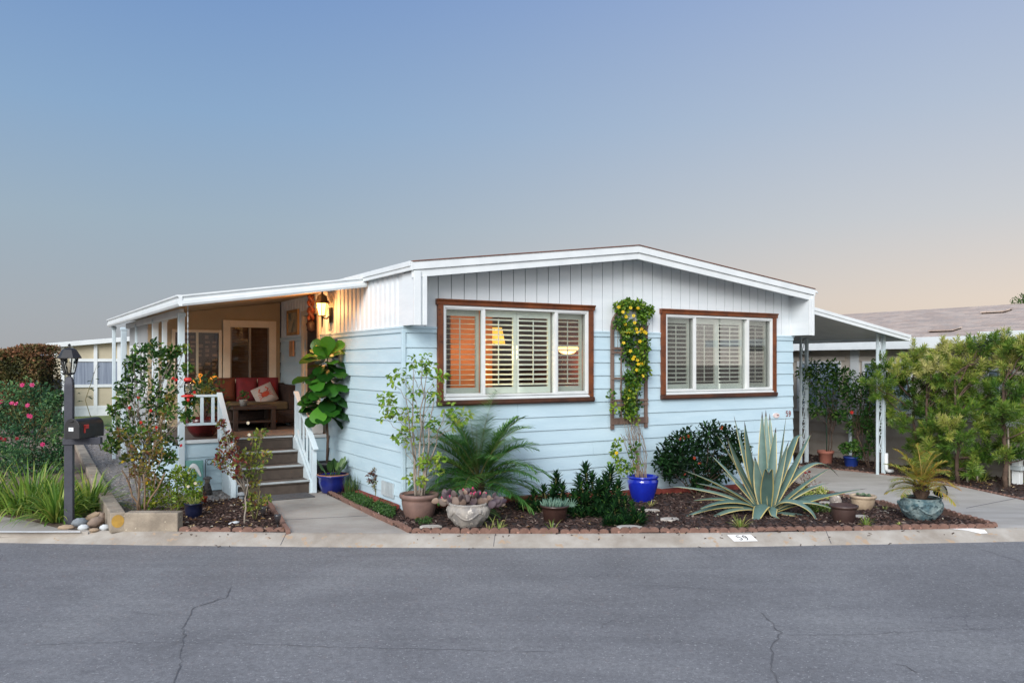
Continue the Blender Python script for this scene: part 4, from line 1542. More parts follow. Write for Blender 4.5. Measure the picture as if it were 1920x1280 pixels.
# framed picture and plaques on the side wall
p0, p1 = HU(540, 583, -.02), HU(561, 627, -.02)
t = thing('framed_picture', 'pale wooden framed picture hanging on the porch side wall', 'picture', W(-.015, (p0.y + p1.y) / 2, (p0.z + p1.z) / 2), YAW)
hw, hh = abs(p0.y - p1.y) / 2, (p0.z - p1.z) / 2
mb = MB()
mb.box(-.035, 0, -hw, -hw + .05, -hh, hh)
mb.box(-.035, 0, hw - .05, hw, -hh, hh)
mb.box(-.035, 0, -hw + .05, hw - .05, -hh, -hh + .05)
mb.box(-.035, 0, -hw + .05, hw - .05, hh - .05, hh)
mb.build('frame', pm('oak_frame', '#B08A5A', '#96703F', 6, rough=.5), t, bevel=.004)
mb = MB()
mb.box(-.016, -.006, -hw + .05, hw - .05, -hh + .05, hh - .05)
mb.build('print', pm('faded_print', '#B7A584', '#6C7466', 5, .45, .6, rough=.6), t)
p0, p1 = HU(545, 639, -.03), HU(552, 668, -.03)
mb = MB()
mb.box(-.06, -.028, p1.y, p0.y, p1.z, p0.z)
o = mb.build('wall_letterbox', pm('copper_plate', '#B98A62', '#A2744E', 5, rough=.4), None, (CX, CY, 0), YAW, .01)
tag(o, 'slim pale plaque box on the porch wall below the framed picture', 'plaque')
# carved twisted ornament hanging by the door
q = HU(583, 583, -.12)
orn = thing('carved_ornament', 'dark twisted carved ornament hanging beside the lit wall lantern', 'ornament', W(-.12, q.y, q.z), YAW)
mb = MB()
for ph in (0, PI):
    pts = [(.035 * math.cos(ph + i * .9), .035 * math.sin(ph + i * .9), .24 - i * .035) for i in range(12)]
    mb.tube(pts, [.03 + .004 * math.sin(i) for i in range(12)], 7)
mb.build('twist', pm('carved_wood', '#3A1E14', '#7A3A22', 16, rough=.6), orn)
mb = MB()
mb.lathe([(0, -.15), (.05, -.16), (.075, -.2), (.06, -.26), (.07, -.3), (.03, -.33), (0, -.335)], 12, wob=.012, wsc=16)
mb.tube([(0, 0, .22), (0, 0, .34)], .006, 5)
mb.build('carved_head', pm('dark_carving', '#231510', '#3A241A', 14, rough=.6), orn)
# white planter box at the top of the stairs by the wall
mb = MB()
mb.box(-.42, -.08, VD + .1, VD + .45, ZD + .002, ZD + .27)
o = mb.build('storage_box', M_white, None, (CX, CY, 0), YAW, .01)
tag(o, 'plain white box on the porch behind the right stair railing', 'box')

# ================================================================== carport on the right side
cp = [(HU(1524, 575, HW + .02), None)]
v_f = -.34
q0, q1 = HV(1524, 576, v_f), HV(1703, 629, v_f)
ca, cb = V((HW - .0, v_f, q0.z)), V((q1.x, v_f, q1.z))
mb = MB()
vs = []
for v in (v_f + .02, 12.0):
    vs += [(HW + .015, v, ca.z), (cb.x, v, cb.z), (cb.x, v, cb.z - .04), (HW + .015, v, ca.z - .04)]
mb.add(vs, [(0, 1, 5, 4), (1, 2, 6, 5), (2, 3, 7, 6), (3, 0, 4, 7), (0, 3, 2, 1), (4, 5, 6, 7)])
cr_ = mb.build('carport_roof', pm('awning_soffit', '#DADAD6', '#D0D0CC', 3, rough=.5), house)
mb = MB()
for dz, th, dv in ((.012, .055, .0), (-.046, .055, .012)):
    mb.prism([(HW + .035, ca.z + dz - th), (cb.x + .02, cb.z + dz - th), (cb.x + .02, cb.z + dz), (HW + .035, ca.z + dz)], 1, v_f - .03 + dv, v_f + .018)
mb.beam((cb.x + .03, v_f - .03, cb.z - .04), (cb.x + .03, 12, cb.z - .04), .03, .11)
mb.build('carport_fascia', M_trim, cr_, bevel=.003)
def scroll_post(px0, px1, pyb, v_hint=None):
    g0 = L(G((px0 + px1) / 2, pyb))
    u, v = g0.x, g0.y
    zt = q0.z + (q1.z - q0.z) * (u - q0.x) / (q1.x - q0.x) - .04
    s = thing_child('carport_post')
    w2 = .085
    a = MB()
    a.box(u - w2 - .02, u - w2 + .02, v - .02, v + .02, -.25, zt + .02)
    a.box(u + w2 - .028, u + w2 + .028, v - .028, v + .028, -.25, zt)
    po = a.build('carport_post', M_rail, house, bevel=.004)
    b = MB()
    z = .20
    while z < zt - .3:
        # an S scroll with a spiral at each end
        pts = []
        for i in range(15):
            t = i / 14 * 2.2 * PI
            r = .018 + .034 * i / 14
            pts.append((u + .0 + r * math.cos(-t + PI) * .9 , v, z + .06 + r * math.sin(-t + PI)))
        pts2 = [(2 * u - p[0], v, 2 * (z + .20) - p[2]) for p in reversed(pts)]
        b.tube(pts + pts2, .0075, 6)
        z += .42 if z < 1.4 else .5
    for zz in (.30, .74, 1.15, 1.65):
        b.box(u - w2 + .02, u + w2 - .028, v - .006, v + .006, zz, zz + .012)
    b.build('scroll', M_rail, po)
    return u, v
def thing_child(n):
    return None
pu, pv = scroll_post(1640, 1662, 889)
scroll_post(1499, 1515, 869)
mb = MB()                                   # downspout shoe at the near post
mb.tube([(pu + .085, pv - .05, .2), (pu + .085, pv - .05, -.08), (pu + .12, pv - .06, -.12), (pu + .24, pv - .07, -.13)], .035, 10)
mb.build('downspout', M_trim, house)
# ================================================================== neighbouring houses
def HVo(px, py, v, ox, oy):
    k = (px - 960) / FPX
    x0, y0 = ox - FY * v, oy + FX * v
    u = (k * y0 - x0) / (FX - FY * k)
    Y = y0 + FY * u
    return V((u, v, HC - (py - HZ) / FPX * Y))
M_beige = pm('beige_panel', '#B9AF97', '#ADA38B', 1.5, rough=.7)
M_curt = pm('grey_curtain', '#8F98A6', '#6F7888', 7, rough=.9, stretch=(3, 3, .1))
ox, oy = (103 - 960) / FPX * 27.5, 27.5
nb = thing('neighbour_house', 'beige panelled neighbour porch with grey curtains and white roof edge at far left', 'house', (ox, oy, 0), YAW)
zs = lambda u: 2.36 + .105 * u
mb = MB()
mb.prism([(0, 0), (7, 0), (7, zs(7)), (0, zs(0))], 1, .03, 9)
mb.build('wall', M_beige, nb)
mb = MB()
mb.prism([(-.25, zs(-.25) - .03), (7.2, zs(7.2) - .03), (7.2, zs(7.2) + .13), (-.25, zs(-.25) + .13)], 1, -.22, 9.2)
mb.build('roof', M_trim, nb, bevel=.01)
mb = MB()
ps = [HVo(x, 700, 0, ox, oy).x for x in (117, 134, 179, 223)] + [3.4, 4.6, 5.8]
rzs = [HVo(179, y, 0, ox, oy).z for y in (675, 723, 763)]
for i, u in enumerate(ps):
    mb.box(u - .055, u + .055, -.03, .028, .05, zs(u) - .04)
for z in rzs:
    mb.box(ps[1] + .056, 7, -.024, .026, z - .05, z + .05)
mb.build('frame', M_trim, nb)
mb = MB()
mb.box(ps[1] + .06, 7, .012, .024, rzs[1] + .055, rzs[0] - .055)
mb.build('curtain', M_curt, nb)
mb = MB()
mb.box(-.03, 7.03, -.02, .02, .0, rzs[2] - .055)
mb.build('base', M_trim, nb)
mb = MB()
P = [AT(x, y, 26.2) for x, y in ((106, 660), (103, 664), (99, 676), (94, 695), (92, 715), (91, 745))]
mb.tube(P, .055, 8)
tag(mb.build('bent_pole', M_trim), 'white bent pole beside the beige neighbour porch at far left', 'pole')
b_ = AT(98, 742, 26.8)
mb = MB()
mb.box(b_.x - .13, b_.x + .16, b_.y - .2, b_.y + .3, 0, 1.2)
mb.box(b_.x - .16, b_.x + .19, b_.y - .24, b_.y + .3, 1.2, 1.27)
tag(mb.build('bin', pm('dark_blue_plastic', '#27303F', '#1E2632', 4, rough=.5), bevel=.02), 'dark blue bin standing behind the white bent pole', 'bin')
fb = thing('neighbour_house', 'cream house with red brick foot at the far left edge behind the hedge', 'house', AT(-40, 700, 34) * V((1, 1, 0)) if 0 else (AT(-60, 700, 34).x, 34, 0), 0)
mb = MB()
mb.box(-6, 1.45, 0, 8, .95, 2.1)
mb.build('wall', M_beige, fb)
mb = MB()
mb.box(-6, 1.47, -.02, 8, 0, .95)
mb.build('brick_base', M_brickr, fb)
mb = MB()
mb.box(-6.2, 1.55, -.3, 8.2, 2.1, 2.28)
mb.build('roof', M_trim, fb)

# ---- right neighbour, its wall parallel to our side wall
UN = (L(G(1900, 900)).x + L(G(1660, 866)).x) / 2
print('UN', UN, L(G(1900, 900)).x, L(G(1660, 866)).x)
nr = thing('neighbour_house', 'grey shingled neighbour house with beige wall behind the trees on the right', 'house', (CX, CY, 0), YAW)
M_nw = pm('greige_wall', '#C6BDB0', '#BAB0A2', 2, rough=.75)
M_ns = pm('greige_siding', '#A59D92', '#988F84', 2.5, rough=.75)
def shingles():
    m, nt, b = new_mat('asphalt_shingle')
    tc = node(nt, 'ShaderNodeTexCoord')
    mp = node(nt, 'ShaderNodeMapping')
    mp.inputs['Rotation'].default_value = (0, 0, PI / 2)
    nt.links.new(tc.outputs['Object'], mp.inputs[0])
    br = node(nt, 'ShaderNodeTexBrick')
    br.offset = .37
    br.inputs['Color1'].default_value = lin('#CBB8A8')
    br.inputs['Color2'].default_value = lin('#9A8A80')
    br.inputs['Mortar'].default_value = lin('#7F7571')
    br.inputs['Scale'].default_value = 1
    br.inputs['Brick Width'].default_value = .34
    br.inputs['Row Height'].default_value = .14
    br.inputs['Mortar Size'].default_value = .008
    nt.links.new(mp.outputs[0], br.inputs['Vector'])
    n1 = ramp(nt, noise_n(nt, tc.outputs['Object'], 5, 4), [(.35, lin('#BEA390')), (.65, lin('#A69C94'))])
    c = mixc(nt, .45, br.outputs[0], n1)
    n2 = ramp(nt, noise_n(nt, tc.outputs['Object'], 60, 2), [(.3, g(.75)), (.7, g(1.2))])
    c = mixc(nt, 1, c, n2, 'MULTIPLY')
    nt.links.new(c, b.inputs['Base Color'])
    b.inputs['Roughness'].default_value = .95
    return m
M_sh = shingles()
RU = UN + 3.5
EZ, RZN = HU(1768, 632, UN - .3).z, HU(1770, 578, RU).z
NB = HU(1600, 775, UN).z
v0n, v1n = -4.2, 16
mb = MB()
mb.box(UN, UN + 6.5, v0n + .3, v1n, NB, EZ - .06)
mb.build('wall', M_nw, nr)
mb = MB()
z = NB - .02
while z > -.2:
    mb.prism([(UN - .03, z - .2), (UN + .02, z - .2), (UN + .02, z), (UN - .012, z)], 1, v0n + .3, v1n)
    z -= .2
mb.box(UN, UN + 6.5, v0n + .3, v1n, -.4, NB - .02)
mb.build('lower_siding', M_ns, nr)
mb = MB()
mb.box(UN - .04, UN - .001, v0n + .3, v1n, NB - .015, NB + .03)
for px in (1604,):
    q = HU(px, 680, UN)
    mb.box(UN - .035, UN - .002, q.y - .1, q.y + .1, NB + .035, EZ - .16)
for q in (-2.2, 8.5, 12):
    mb.box(UN - .035, UN - .002, q - .1, q + .1, NB + .035, EZ - .16)
mb.build('wall_trim', M_trim, nr)
print('EZ', EZ, RZN, NB)
mb = MB()
mb.prism([(UN - .3, EZ), (RU, RZN), (UN + 7, EZ), (UN + 7, EZ - .04), (RU, RZN - .05), (UN - .3, EZ - .04)], 1, v0n, v1n)
mb.build('roof', M_sh, nr)
mb = MB()
mb.box(UN - .33, UN - .30, v0n, v1n, EZ - .20, EZ + .012)
mb.box(UN - .30, UN - .002, v0n, v1n, EZ - .16, EZ - .14)
mb.build('fascia', M_trim, nr)
def roof_hit(px, py):
    d = V(((px - 960) / FPX, 1, -(py - HZ) / FPX))
    du, dv, dz = d.x * FX + d.y * FY, -d.x * FY + d.y * FX, d.z
    o = L((0, 0, HC))
    s_ = (RZN - EZ) / (RU - UN + .3)
    t = (EZ + s_ * (o.x - UN + .3) - o.z) / (dz - s_ * du)
    return V((o.x + du * t, o.y + dv * t, o.z + dz * t))
for px, py in ((1769, 621), (1866, 586)):
    p = roof_hit(px, py)
    mb = MB()
    sl_ = .2
    def vb(x0, x1, w_, za, zb, m_):
        b_ = MB()
        sl2 = (RZN - EZ) / (RU - UN + .3)
        b_.add([(p.x + a, p.y + c, p.z + d + a * sl2) for a, d in ((x0, za), (x1, za)) for c in (-w_, w_)] + [(p.x + a, p.y + c, p.z + d + a * sl2) for a, d in ((x0, zb), (x1, zb)) for c in (-w_, w_)],
               [(0, 2, 3, 1), (4, 5, 7, 6), (0, 1, 5, 4), (2, 6, 7, 3), (0, 4, 6, 2), (1, 3, 7, 5)])
        return b_
    rv = vb(-.12, .22, .24, .028, .05, 0).build('roof_vent', M_sh, nr)
    vb(-.10, .2, .22, -.02, .027, 0).build('vent_throat', M_dark, rv)
def nwin(p0, p1):
    a, b = min(p0.y, p1.y), max(p0.y, p1.y)
    mb = MB()
    f = .05
    z0, z1 = p1.z, p0.z
    mb.box(UN - .05, UN - .003, a, a + f, z0, z1)
    mb.box(UN - .05, UN - .003, b - f, b, z0, z1)
    mb.box(UN - .05, UN - .003, a + f, b - f, z1 - f, z1)
    mb.box(UN - .05, UN - .003, a + f, b - f, z0, z0 + f)
    m_ = (a + b) / 2
    mb.box(UN - .045, UN - .003, m_ - .02, m_ + .02, z0 + f, z1 - f)
    wn = mb.build('window', M_trim, nr, bevel=.004)
    mb = MB()
    mb.box(UN - .02, UN - .003, a + f, b - f, z0 + f, z1 - f)
    mb.build('pane', pm('sky_tinted_glass', '#8FA3B5', '#9FB0BE', 2, rough=.06, spec=.9), wn)  # pale blue of the reflected sky put into the pane colour
    mb = MB()
    mb.box(UN - .03, UN - .003, a - .1, b + .1, z1 + .002, z1 + .10)
    mb.build('window_header', M_nw, wn)
nwin(HU(1497, 677, UN), HU(1578, 770, UN))
nwin(HU(1619, 677, UN), HU(1712, 776, UN))
nwin(HU(1850, 690, UN), HU(1905, 800, UN))
# porch awning of that neighbour at the right edge
q = HU(1832, 622, UN - .55)
mb = MB()
mb.box(UN - .56, UN - .34, v0n - 1, q.y, q.z - .155, q.z)
mb.build('awning_beam', M_trim, nr, bevel=.006)
q2 = HU(1759, 648, UN - .36)
mb = MB()
mb.box(UN - .40, UN - .335, v0n, q2.y, q2.z - .03, q2.z + .035)
mb.build('dark_strip', pm('dark_strip', '#2C3140', '#252A36', 3, rough=.4), nr)  # dark blue strip running under the fascia
# steps ledge at the right edge
mb = MB()
q = HU(1850, 853, UN - .25)
mb.box(UN - .3, UN - .035, v0n + .3, q.y, q.z - .03, q.z + .02)
mb.build('ledge', M_trim, nr)
q = G(1902, 908)
t = thing('utility_post', 'white utility post with a small grey box at the right edge', 'post', (q.x + .05, q.y, q.z), YAW)
mb = MB()
mb.box(-.06, .06, -.06, .06, 0, .42)
mb.build('post', M_trim, t, bevel=.005)
mb = MB()
mb.box(-.11, .11, -.12, .1, .24, .31)
mb.build('box', M_vent, t, bevel=.008)
# ================================================================== left yard: lamp post, letter box, walls, stones
M_slate = pm('slate_paint', '#3E3F48', '#33343C', 4, rough=.6, bump=.1, bscale=40)
bp = G(130, 985)
lp = thing('lamp_post', 'dark slate wooden lamp post with glass lantern on top beside the mailbox', 'lamp post', (bp.x, bp.y, 0), .25)
mb = MB()
mb.box(-.044, .044, -.044, .044, 0, 1.57)
mb.prism([(0, 0)], 0, 0, 0) if 0 else mb.add([(-.044, -.044, 1.5701), (.044, -.044, 1.5701), (.044, .044, 1.5701), (-.044, .044, 1.5701), (-.028, -.028, 1.65), (.028, -.028, 1.65), (.028, .028, 1.65), (-.028, .028, 1.65)],
       [(0, 1, 5, 4), (1, 2, 6, 5), (2, 3, 7, 6), (3, 0, 4, 7), (4, 5, 6, 7)])
mb.build('post', M_slate, lp, bevel=.006)
mb = MB()
mb.box(-.056, .33, -.060, .048, .90, .975)
mb.build('mailbox_arm', M_slate, lp, bevel=.006)
ln = MB()
z = 1.65
ln.lathe([(0, z), (.02, z), (.018, z + .02), (.055, z + .032), (.06, z + .045), (0, z + .047)], 6, smooth=False)
ln.lathe([(.125, z + .205), (.125, z + .215), (.075, z + .30), (.05, z + .315), (.012, z + .322), (.012, z + .345), (.018, z + .355), (0, z + .37)], 6, smooth=False)
for k in range(6):
    t = PI / 3 * k
    ln.beam((.055 * math.cos(t), .055 * math.sin(t), z + .045), (.088 * math.cos(t), .088 * math.sin(t), z + .206), .011, .011)
lo = ln.build('lantern', M_black, lp)
mb = MB()
mb.lathe([(.050, z + .048), (.082, z + .204)], 6, smooth=False)
mb.build('lantern_glass', glass('clear_glass', (.93, .92, .88, 1), 1.3), lo)
mb = MB()
mb.lathe([(0, z + .05), (.016, z + .05), (.016, z + .1), (.03, z + .125), (.026, z + .155), (0, z + .17)], 10)
mb.build('lamp_bulb', pm('frosted_bulb', '#E6DCC8', '#D8CDB8', 8, rough=.3), lo)
# letter box
a = AT(153, 800, bp.y - .06)
mbx = thing('mailbox', 'black arched mailbox with a raised red flag on the lamp post arm', 'mailbox', (a.x - .02, bp.y + .0, .977), -.12)
def arch(w_, h_, n=10):
    r = w_ / 2
    return [(-r, 0)] + [(-math.cos(PI * i / n) * r, h_ - r + math.sin(PI * i / n) * r) for i in range(n + 1)] + [(r, 0)]
mb = MB()
mb.prism(arch(.165, .215), 1, -.16, .26)
mb.build('body', M_black, mbx, bevel=.004)
mb = MB()
mb.prism(arch(.175, .222), 1, -.185, -.161)
mb.box(-.02, .02, -.20, -.186, .185, .20)
dr = mb.build('door', M_black, mbx, bevel=.004)
mb = MB()
mb.box(-.035, .02, -.188, -.1855, .085, .125)
st_ = mb.build('sticker', M_white, dr)
mb = MB()
mb.box(-.02, .0, -.1895, -.1885, .095, .115)
mb.build('sticker_mark', M_vent, st_)
mb = MB()
M_flag = pm('red_plastic', '#C8312B', '#B42820', 5, rough=.4)
mb.box(.0835, .090, -.10, -.075, .06, .145)
mb.box(.0835, .090, -.10, -.02, .105, .15)
mb.build('flag', M_flag, mbx, bevel=.002)
# low concrete corner wall and path strip
M_old = pm('weathered_concrete', '#A39684', '#7F7466', 4, .36, .64, .95, .5, 45, speck=(16, .66, '#B3A793'))
f0 = G(333, 996)
wl = thing('garden_wall', 'low weathered concrete corner wall on the kerb with an ochre paint disc', 'wall', (G(219, 996).x, G(219, 996).y, 0))
d = S_ = V((-FY, FX, 0))
mb = MB()
mb.box(.075, f0.x - G(219, 996).x, .0, .15, -.02, .2)
mb.build('front_block', M_old, wl, bevel=.012)
mb = MB()
mb.beam((0.02, -.02, .1), V((0.02, -.02, .1)) + S_ * 1.6, .15, .215)
sb = mb.build('side_block', M_old, wl, bevel=.012)
mb = MB()
nx = V((FX, FY, 0))
cc = V((.02, -.02, .115)) - S_ * .002
mb.add([cc + nx * math.cos(t * PI / 9) * .062 + V((0, 0, math.sin(t * PI / 9) * .07)) for t in range(18)], [tuple(range(18))])
mb.build('paint_disc', pm('ochre_paint', '#B58E3E', '#9C7A3A', 14, rough=.9), sb)
mb = MB()
p0, p1 = G(190, 922), G(143, 828)
mb.beam((p0.x, p0.y, .02), (p1.x, p1.y, .02), .16, .12)
tag(mb.build('path_border', M_old, bevel=.01), 'long concrete strip edging the grey gravel path', 'path edging')
M_rock = [pm('tan_stone', '#B29A80', '#94806A', 6, rough=.85, bump=.3), pm('grey_stone', '#8C9296', '#757B80', 6, rough=.85, bump=.3), pm('white_stone', '#CFD2D2', '#B5B9BB', 6, rough=.85, bump=.3), pm('brown_stone', '#8F7C6C', '#75655A', 6, rough=.85, bump=.3)]
def rock(px, py, rx, ry, rz2, mi, rot, label, tilt=0, grp='stones at the lamp post foot'):
    p = G(px, py)
    mb = MB()
    mb.ball((0, 0, 0), rx, ry, rz2, 16, 0, .22, 9)
    o = mb.build('rock', M_rock[mi], None, (p.x, p.y, p.z + rz2 * .72 + abs(math.sin(tilt)) * rx * .55))
    o.rotation_euler = (0, -tilt, rot)
    tag(o, label, 'rock', grp)
rock(124, 991.5, .085, .055, .028, 0, 0, 'flat tan stone left of the lamp post foot on the kerb')
rock(149, 985, .08, .07, .05, 1, .3, 'round grey blue stone just right of the lamp post foot')
rock(156, 993, .055, .045, .035, 2, 0, 'small pale white stone on the kerb right of the lamp post')
rock(172, 978, .10, .04, .04, 0, .2, 'long tan stone tilted up behind the other stones', .5)
rock(179, 988, .085, .06, .055, 3, .4, 'brown grey stone tilted in the middle of the pile', .35)
rock(196, 993, .05, .04, .035, 2, .2, 'white stone tucked against the concrete corner wall')
rock(191, 980, .04, .04, .07, 3, 0, 'dark upright stone against the concrete corner wall')
rock(176, 995.5, .05, .04, .02, 0, 0, 'tiny cream stone lying at the front of the stones')
rock(438, 984, .06, .03, .02, 2, .4, 'pale flat stone among the mulch of the rose bed', .2, 'stones in the beds')
def step_stone(px, py, w_, d_, label):
    p = G(px, py)
    mb = MB()
    pts = [(math.cos(t) * w_ * R.uniform(.82, 1.1), math.sin(t) * d_ * R.uniform(.82, 1.1)) for t in [2 * PI * i / 9 for i in range(9)]]
    mb.prism(pts, 2, .0, .035)
    o = mb.build('stepping_stone', pm('flagstone', '#B9B2A9', '#9E968C', 8, rough=.9, bump=.3), None, (p.x, p.y, p.z), 0, .01)
    tag(o, label, 'stepping stone', 'flat stones in the front bed')
step_stone(1178, 992, .16, .09, 'wide pale flagstone at the front edging below the dark bushes')
step_stone(1222, 960, .11, .08, 'pale flagstone in the mulch below the blue glazed vine pot')
step_stone(1256, 977, .11, .10, 'pointed pale flagstone left of the agave leaves')
step_stone(806, 991, .13, .08, 'grey flagstone at the front edging left of the carved stone pot')
step_stone(1614, 972, .09, .10, 'pale flagstone right of the ribbed brown pot')
step_stone(1548, 945, .10, .08, 'flagstone behind the ribbed brown pot')
# teal sign with wire hook, statue, mushroom stone, path lights
p = G(364, 925)
sg = thing('garden_sign', 'teal garden sign with a white curved emblem on a wire hook by the porch', 'sign', (p.x, p.y, 0), YAW * .4)
mb = MB()
mb.box(-.13, .12, -.01, .01, .16, .46)
pn = mb.build('panel', pm('teal_board', '#6FA39B', '#5F938C', 4, rough=.6), sg, bevel=.01)
mb = MB()
for i in range(9):
    pass
pts = [(-.08 + .17 * i / 10, -.0125, .24 + .15 * math.sin(PI * (i / 10) ** .8)) for i in range(11)]
mb.tube(pts, [.012 + .022 * math.sin(PI * i / 10) for i in range(11)], 6)
e = mb.build('emblem', M_white, pn)
e.scale = (1, .25, 1)
e.location = (0, -.0105, 0)
mb = MB()
mb.tube([(.15, 0, 0), (.15, 0, .46), (.15, 0, .47), (.27, 0, .47)], .005, 5)
mb.tube([(.20 + .035 * math.cos(t * PI / 5), 0, .43 + .035 * math.sin(t * PI / 5)) for t in range(11)], .004, 5)
mb.tube([(.17, 0, .395), (.36, 0, .395)], .004, 5)
mb.build('wire_hook', M_black, sg)
p = G(389, 928)
stt = thing('garden_statue', 'small dark gnome statue in a flat grey hat beside the teal sign', 'statue', (p.x, p.y, 0))
mb = MB()
mb.lathe([(0, 0), (.06, 0), (.065, .04), (.05, .1), (.038, .15), (.03, .165), (0, .17)], 14, wob=.004)
mb.tube([(-.04, -.02, .13), (-.06, -.045, .09), (-.02, -.065, .075)], .014, 6)
mb.tube([(.04, -.02, .13), (.06, -.045, .09), (.02, -.065, .075)], .014, 6)
mb.build('body', pm('dark_bronze', '#3A322E', '#2A2422', 10, rough=.6), stt)
mb = MB()
mb.ball((0, -.004, .20), .036, .036, .042, 12)
mb.ball((0, -.042, .198), .009, .012, .009, 6)
mb.build('head', pm('stone_face', '#7E7468', '#6A6157', 10, rough=.8), stt)
mb = MB()
mb.lathe([(0, .222), (.06, .222), (.062, .23), (.04, .25), (.0, .262)], 14)
mb.build('hat', pm('stone_hat', '#5F5C5A', '#4E4B4A', 10, rough=.8), stt)
p = G(453, 938)
ms = thing('garden_mushroom', 'grey stone mushroom ornament at the left of the stair foot', 'ornament', (p.x, p.y, 0))
mb = MB()
mb.lathe([(0, 0), (.035, 0), (.03, .07), (0, .075)], 12)
mb.build('stem', M_rock[1], ms)
mb = MB()
mb.lathe([(0, .07), (.06, .07), (.065, .08), (.045, .105), (0, .115)], 14)
mb.build('cap', M_rock[1], ms)
M_smoke = pm('smoked_glass', '#2E2C2E', '#4A4542', 10, rough=.15, spec=.7)
def path_light(px, py, label):
    p = G(px, py)
    t = thing('path_light', label, 'path light', (p.x, p.y, 0), 0, 'solar lights by the walkway')
    mb = MB()
    mb.lathe([(0, .06), (.012, .06), (.03, .11), (.036, .15), (.032, .165), (0, .168)], 12, rib=(12, .002, .07, .16))
    mb.build('lamp_head', M_smoke, t)
    mb = MB()
    mb.tube([(0, 0, -.02), (0, 0, .0605)], [.005, .009], 6)
    mb.build('stake', M_black, t)
path_light(493, 976, 'black solar path light farther from the kerb beside the walkway')
path_light(520.5, 992, 'black solar path light nearer the kerb beside the walkway')
p = W(-.42 - .0, 1.72)
# small black lamp hook by the right house corner
p = G(1484, 905)
hk = thing('plant_hook', 'thin black wire hook with a small lamp at the right house corner', 'hook', p)
mb = MB()
mb.tube([(0, 0, 0), (0, 0, .26), (.01, 0, .32), (.04, 0, .35), (.075, 0, .34), (.085, 0, .31)], .007, 6)
mb.build('wire', M_black, hk)
mb = MB()
mb.lathe([(0, .20), (.04, .2), (.045, .22), (.03, .29), (.0, .305)], 8, (.085, 0, 0))
mb.build('lamp', M_black, hk)
# hummingbird feeder on a chain
hf = thing('hummingbird_feeder', 'red capped glass hummingbird feeder hanging on a chain from the porch roof', 'bird feeder', W(-2.27, 1.33, 0), YAW)
fz = AT(365, 730, W(-2.27, 1.33).y).z
mb = MB()
mb.lathe([(0, fz - .06), (.035, fz - .06), (.045, fz - .02), (.045, fz + .05), (.03, fz + .1), (.0, fz + .1)], 14)
mb.build('bottle', glass('feeder_glass', (.9, .93, .95, 1), 1.5), hf)
mb = MB()
mb.lathe([(0, fz + .1), (.047, fz + .1), (.05, fz + .13), (.03, fz + .145), (0, fz + .147)], 14)
mb.lathe([(0, fz - .095), (.075, fz - .09), (.08, fz - .075), (.04, fz - .062), (0, fz - .061)], 16)
mb.ball((0, -.03, fz - .12), .02, .02, .03, 8)
mb.build('red_cap', M_flag, hf)
mb = MB()
zz = fz + .147
while zz < 2.55:
    mb.obox((0, 0, zz + .018), (1, 0, 0), (0, 1, 0), (0, 0, 1), .010 if int(zz * 30) % 2 else .004, .004 if int(zz * 30) % 2 else .010, .036)
    zz += .032
mb.build('chain', M_vent, hf)
# ================================================================== plants in the main bed
M_bark = pm('pale_bark', '#9C9184', '#7C7166', 9, rough=.9, bump=.4, bscale=50)
M_brnbark = pm('brown_bark', '#5E4B3E', '#46382F', 9, rough=.95, bump=.5, bscale=50)
M_stem = pm('green_stem', '#5E6B3A', '#74643E', 9, rough=.8)
LEAF_LITE = lm('light_leaf', ['#3F6A22', '#5C8A2A', '#86A83A', '#A8B84A'], .35)
LEAF_DARK = lm('dark_leaf', ['#0C2010', '#142E16', '#204020', '#35592A'], .15, .6, .15)
M_pink = lm('pink_petal', ['#C22A66', '#DD4A84', '#E87AA6'], .3, .6)
M_redp = lm('red_petal', ['#A81A22', '#D0302E', '#E24A3A'], .3, .6)
M_yelp = lm('yellow_petal', ['#E0B818', '#F0D024', '#F6DE4A'], .3, .6)
M_crm = lm('cream_petal', ['#E2D6B8', '#EDE2CC'], .3, .6)
M_eye = pm('flower_eye', '#C79A1A', '#A87E14', 10)

# ---- weeping fig in the brown clay pot
b = G(786, 970)
t = thing('potted_fig_tree', 'slender pale stemmed fig tree in a brown clay pot at the house corner', 'potted tree', b)
mb = MB()
mb.lathe([(0, .0), (.15, .0), (.165, .02), (.195, .12), (.205, .2), (.205, .225), (.225, .235), (.232, .262), (.226, .285), (.20, .285), (.195, .25), (0, .24)], 40)
mb.build('pot', pm('brown_clay', '#84695F', '#6B554E', 5, .35, .65, .55, .1, 30), t)
soil(t, .196, .255)
mb = MB()
ends = []
k9 = b.y / FPX
def pl(px, py, dy=0):
    return AT(px, py, b.y + dy) - b
for bx, (tx_, ty_), dy in ((-.04, (775, 690), .05), (.0, (792, 685), -.05), (.03, (800, 700), .02), (.05, (815, 740), -.08), (-.02, (760, 740), -.04), (.02, (835, 770), .06)):
    e = pl(tx_, ty_, dy)
    mid = V((bx * 1.4 + (e.x - bx) * .25, dy * .4, e.z * .5))
    p1_ = limb(mb, (bx, R.uniform(-.03, .03), .23), mid, .014, .011, 6, .05)
    limb(mb, mid, e, .011, .004, 6, .06)
cl = []
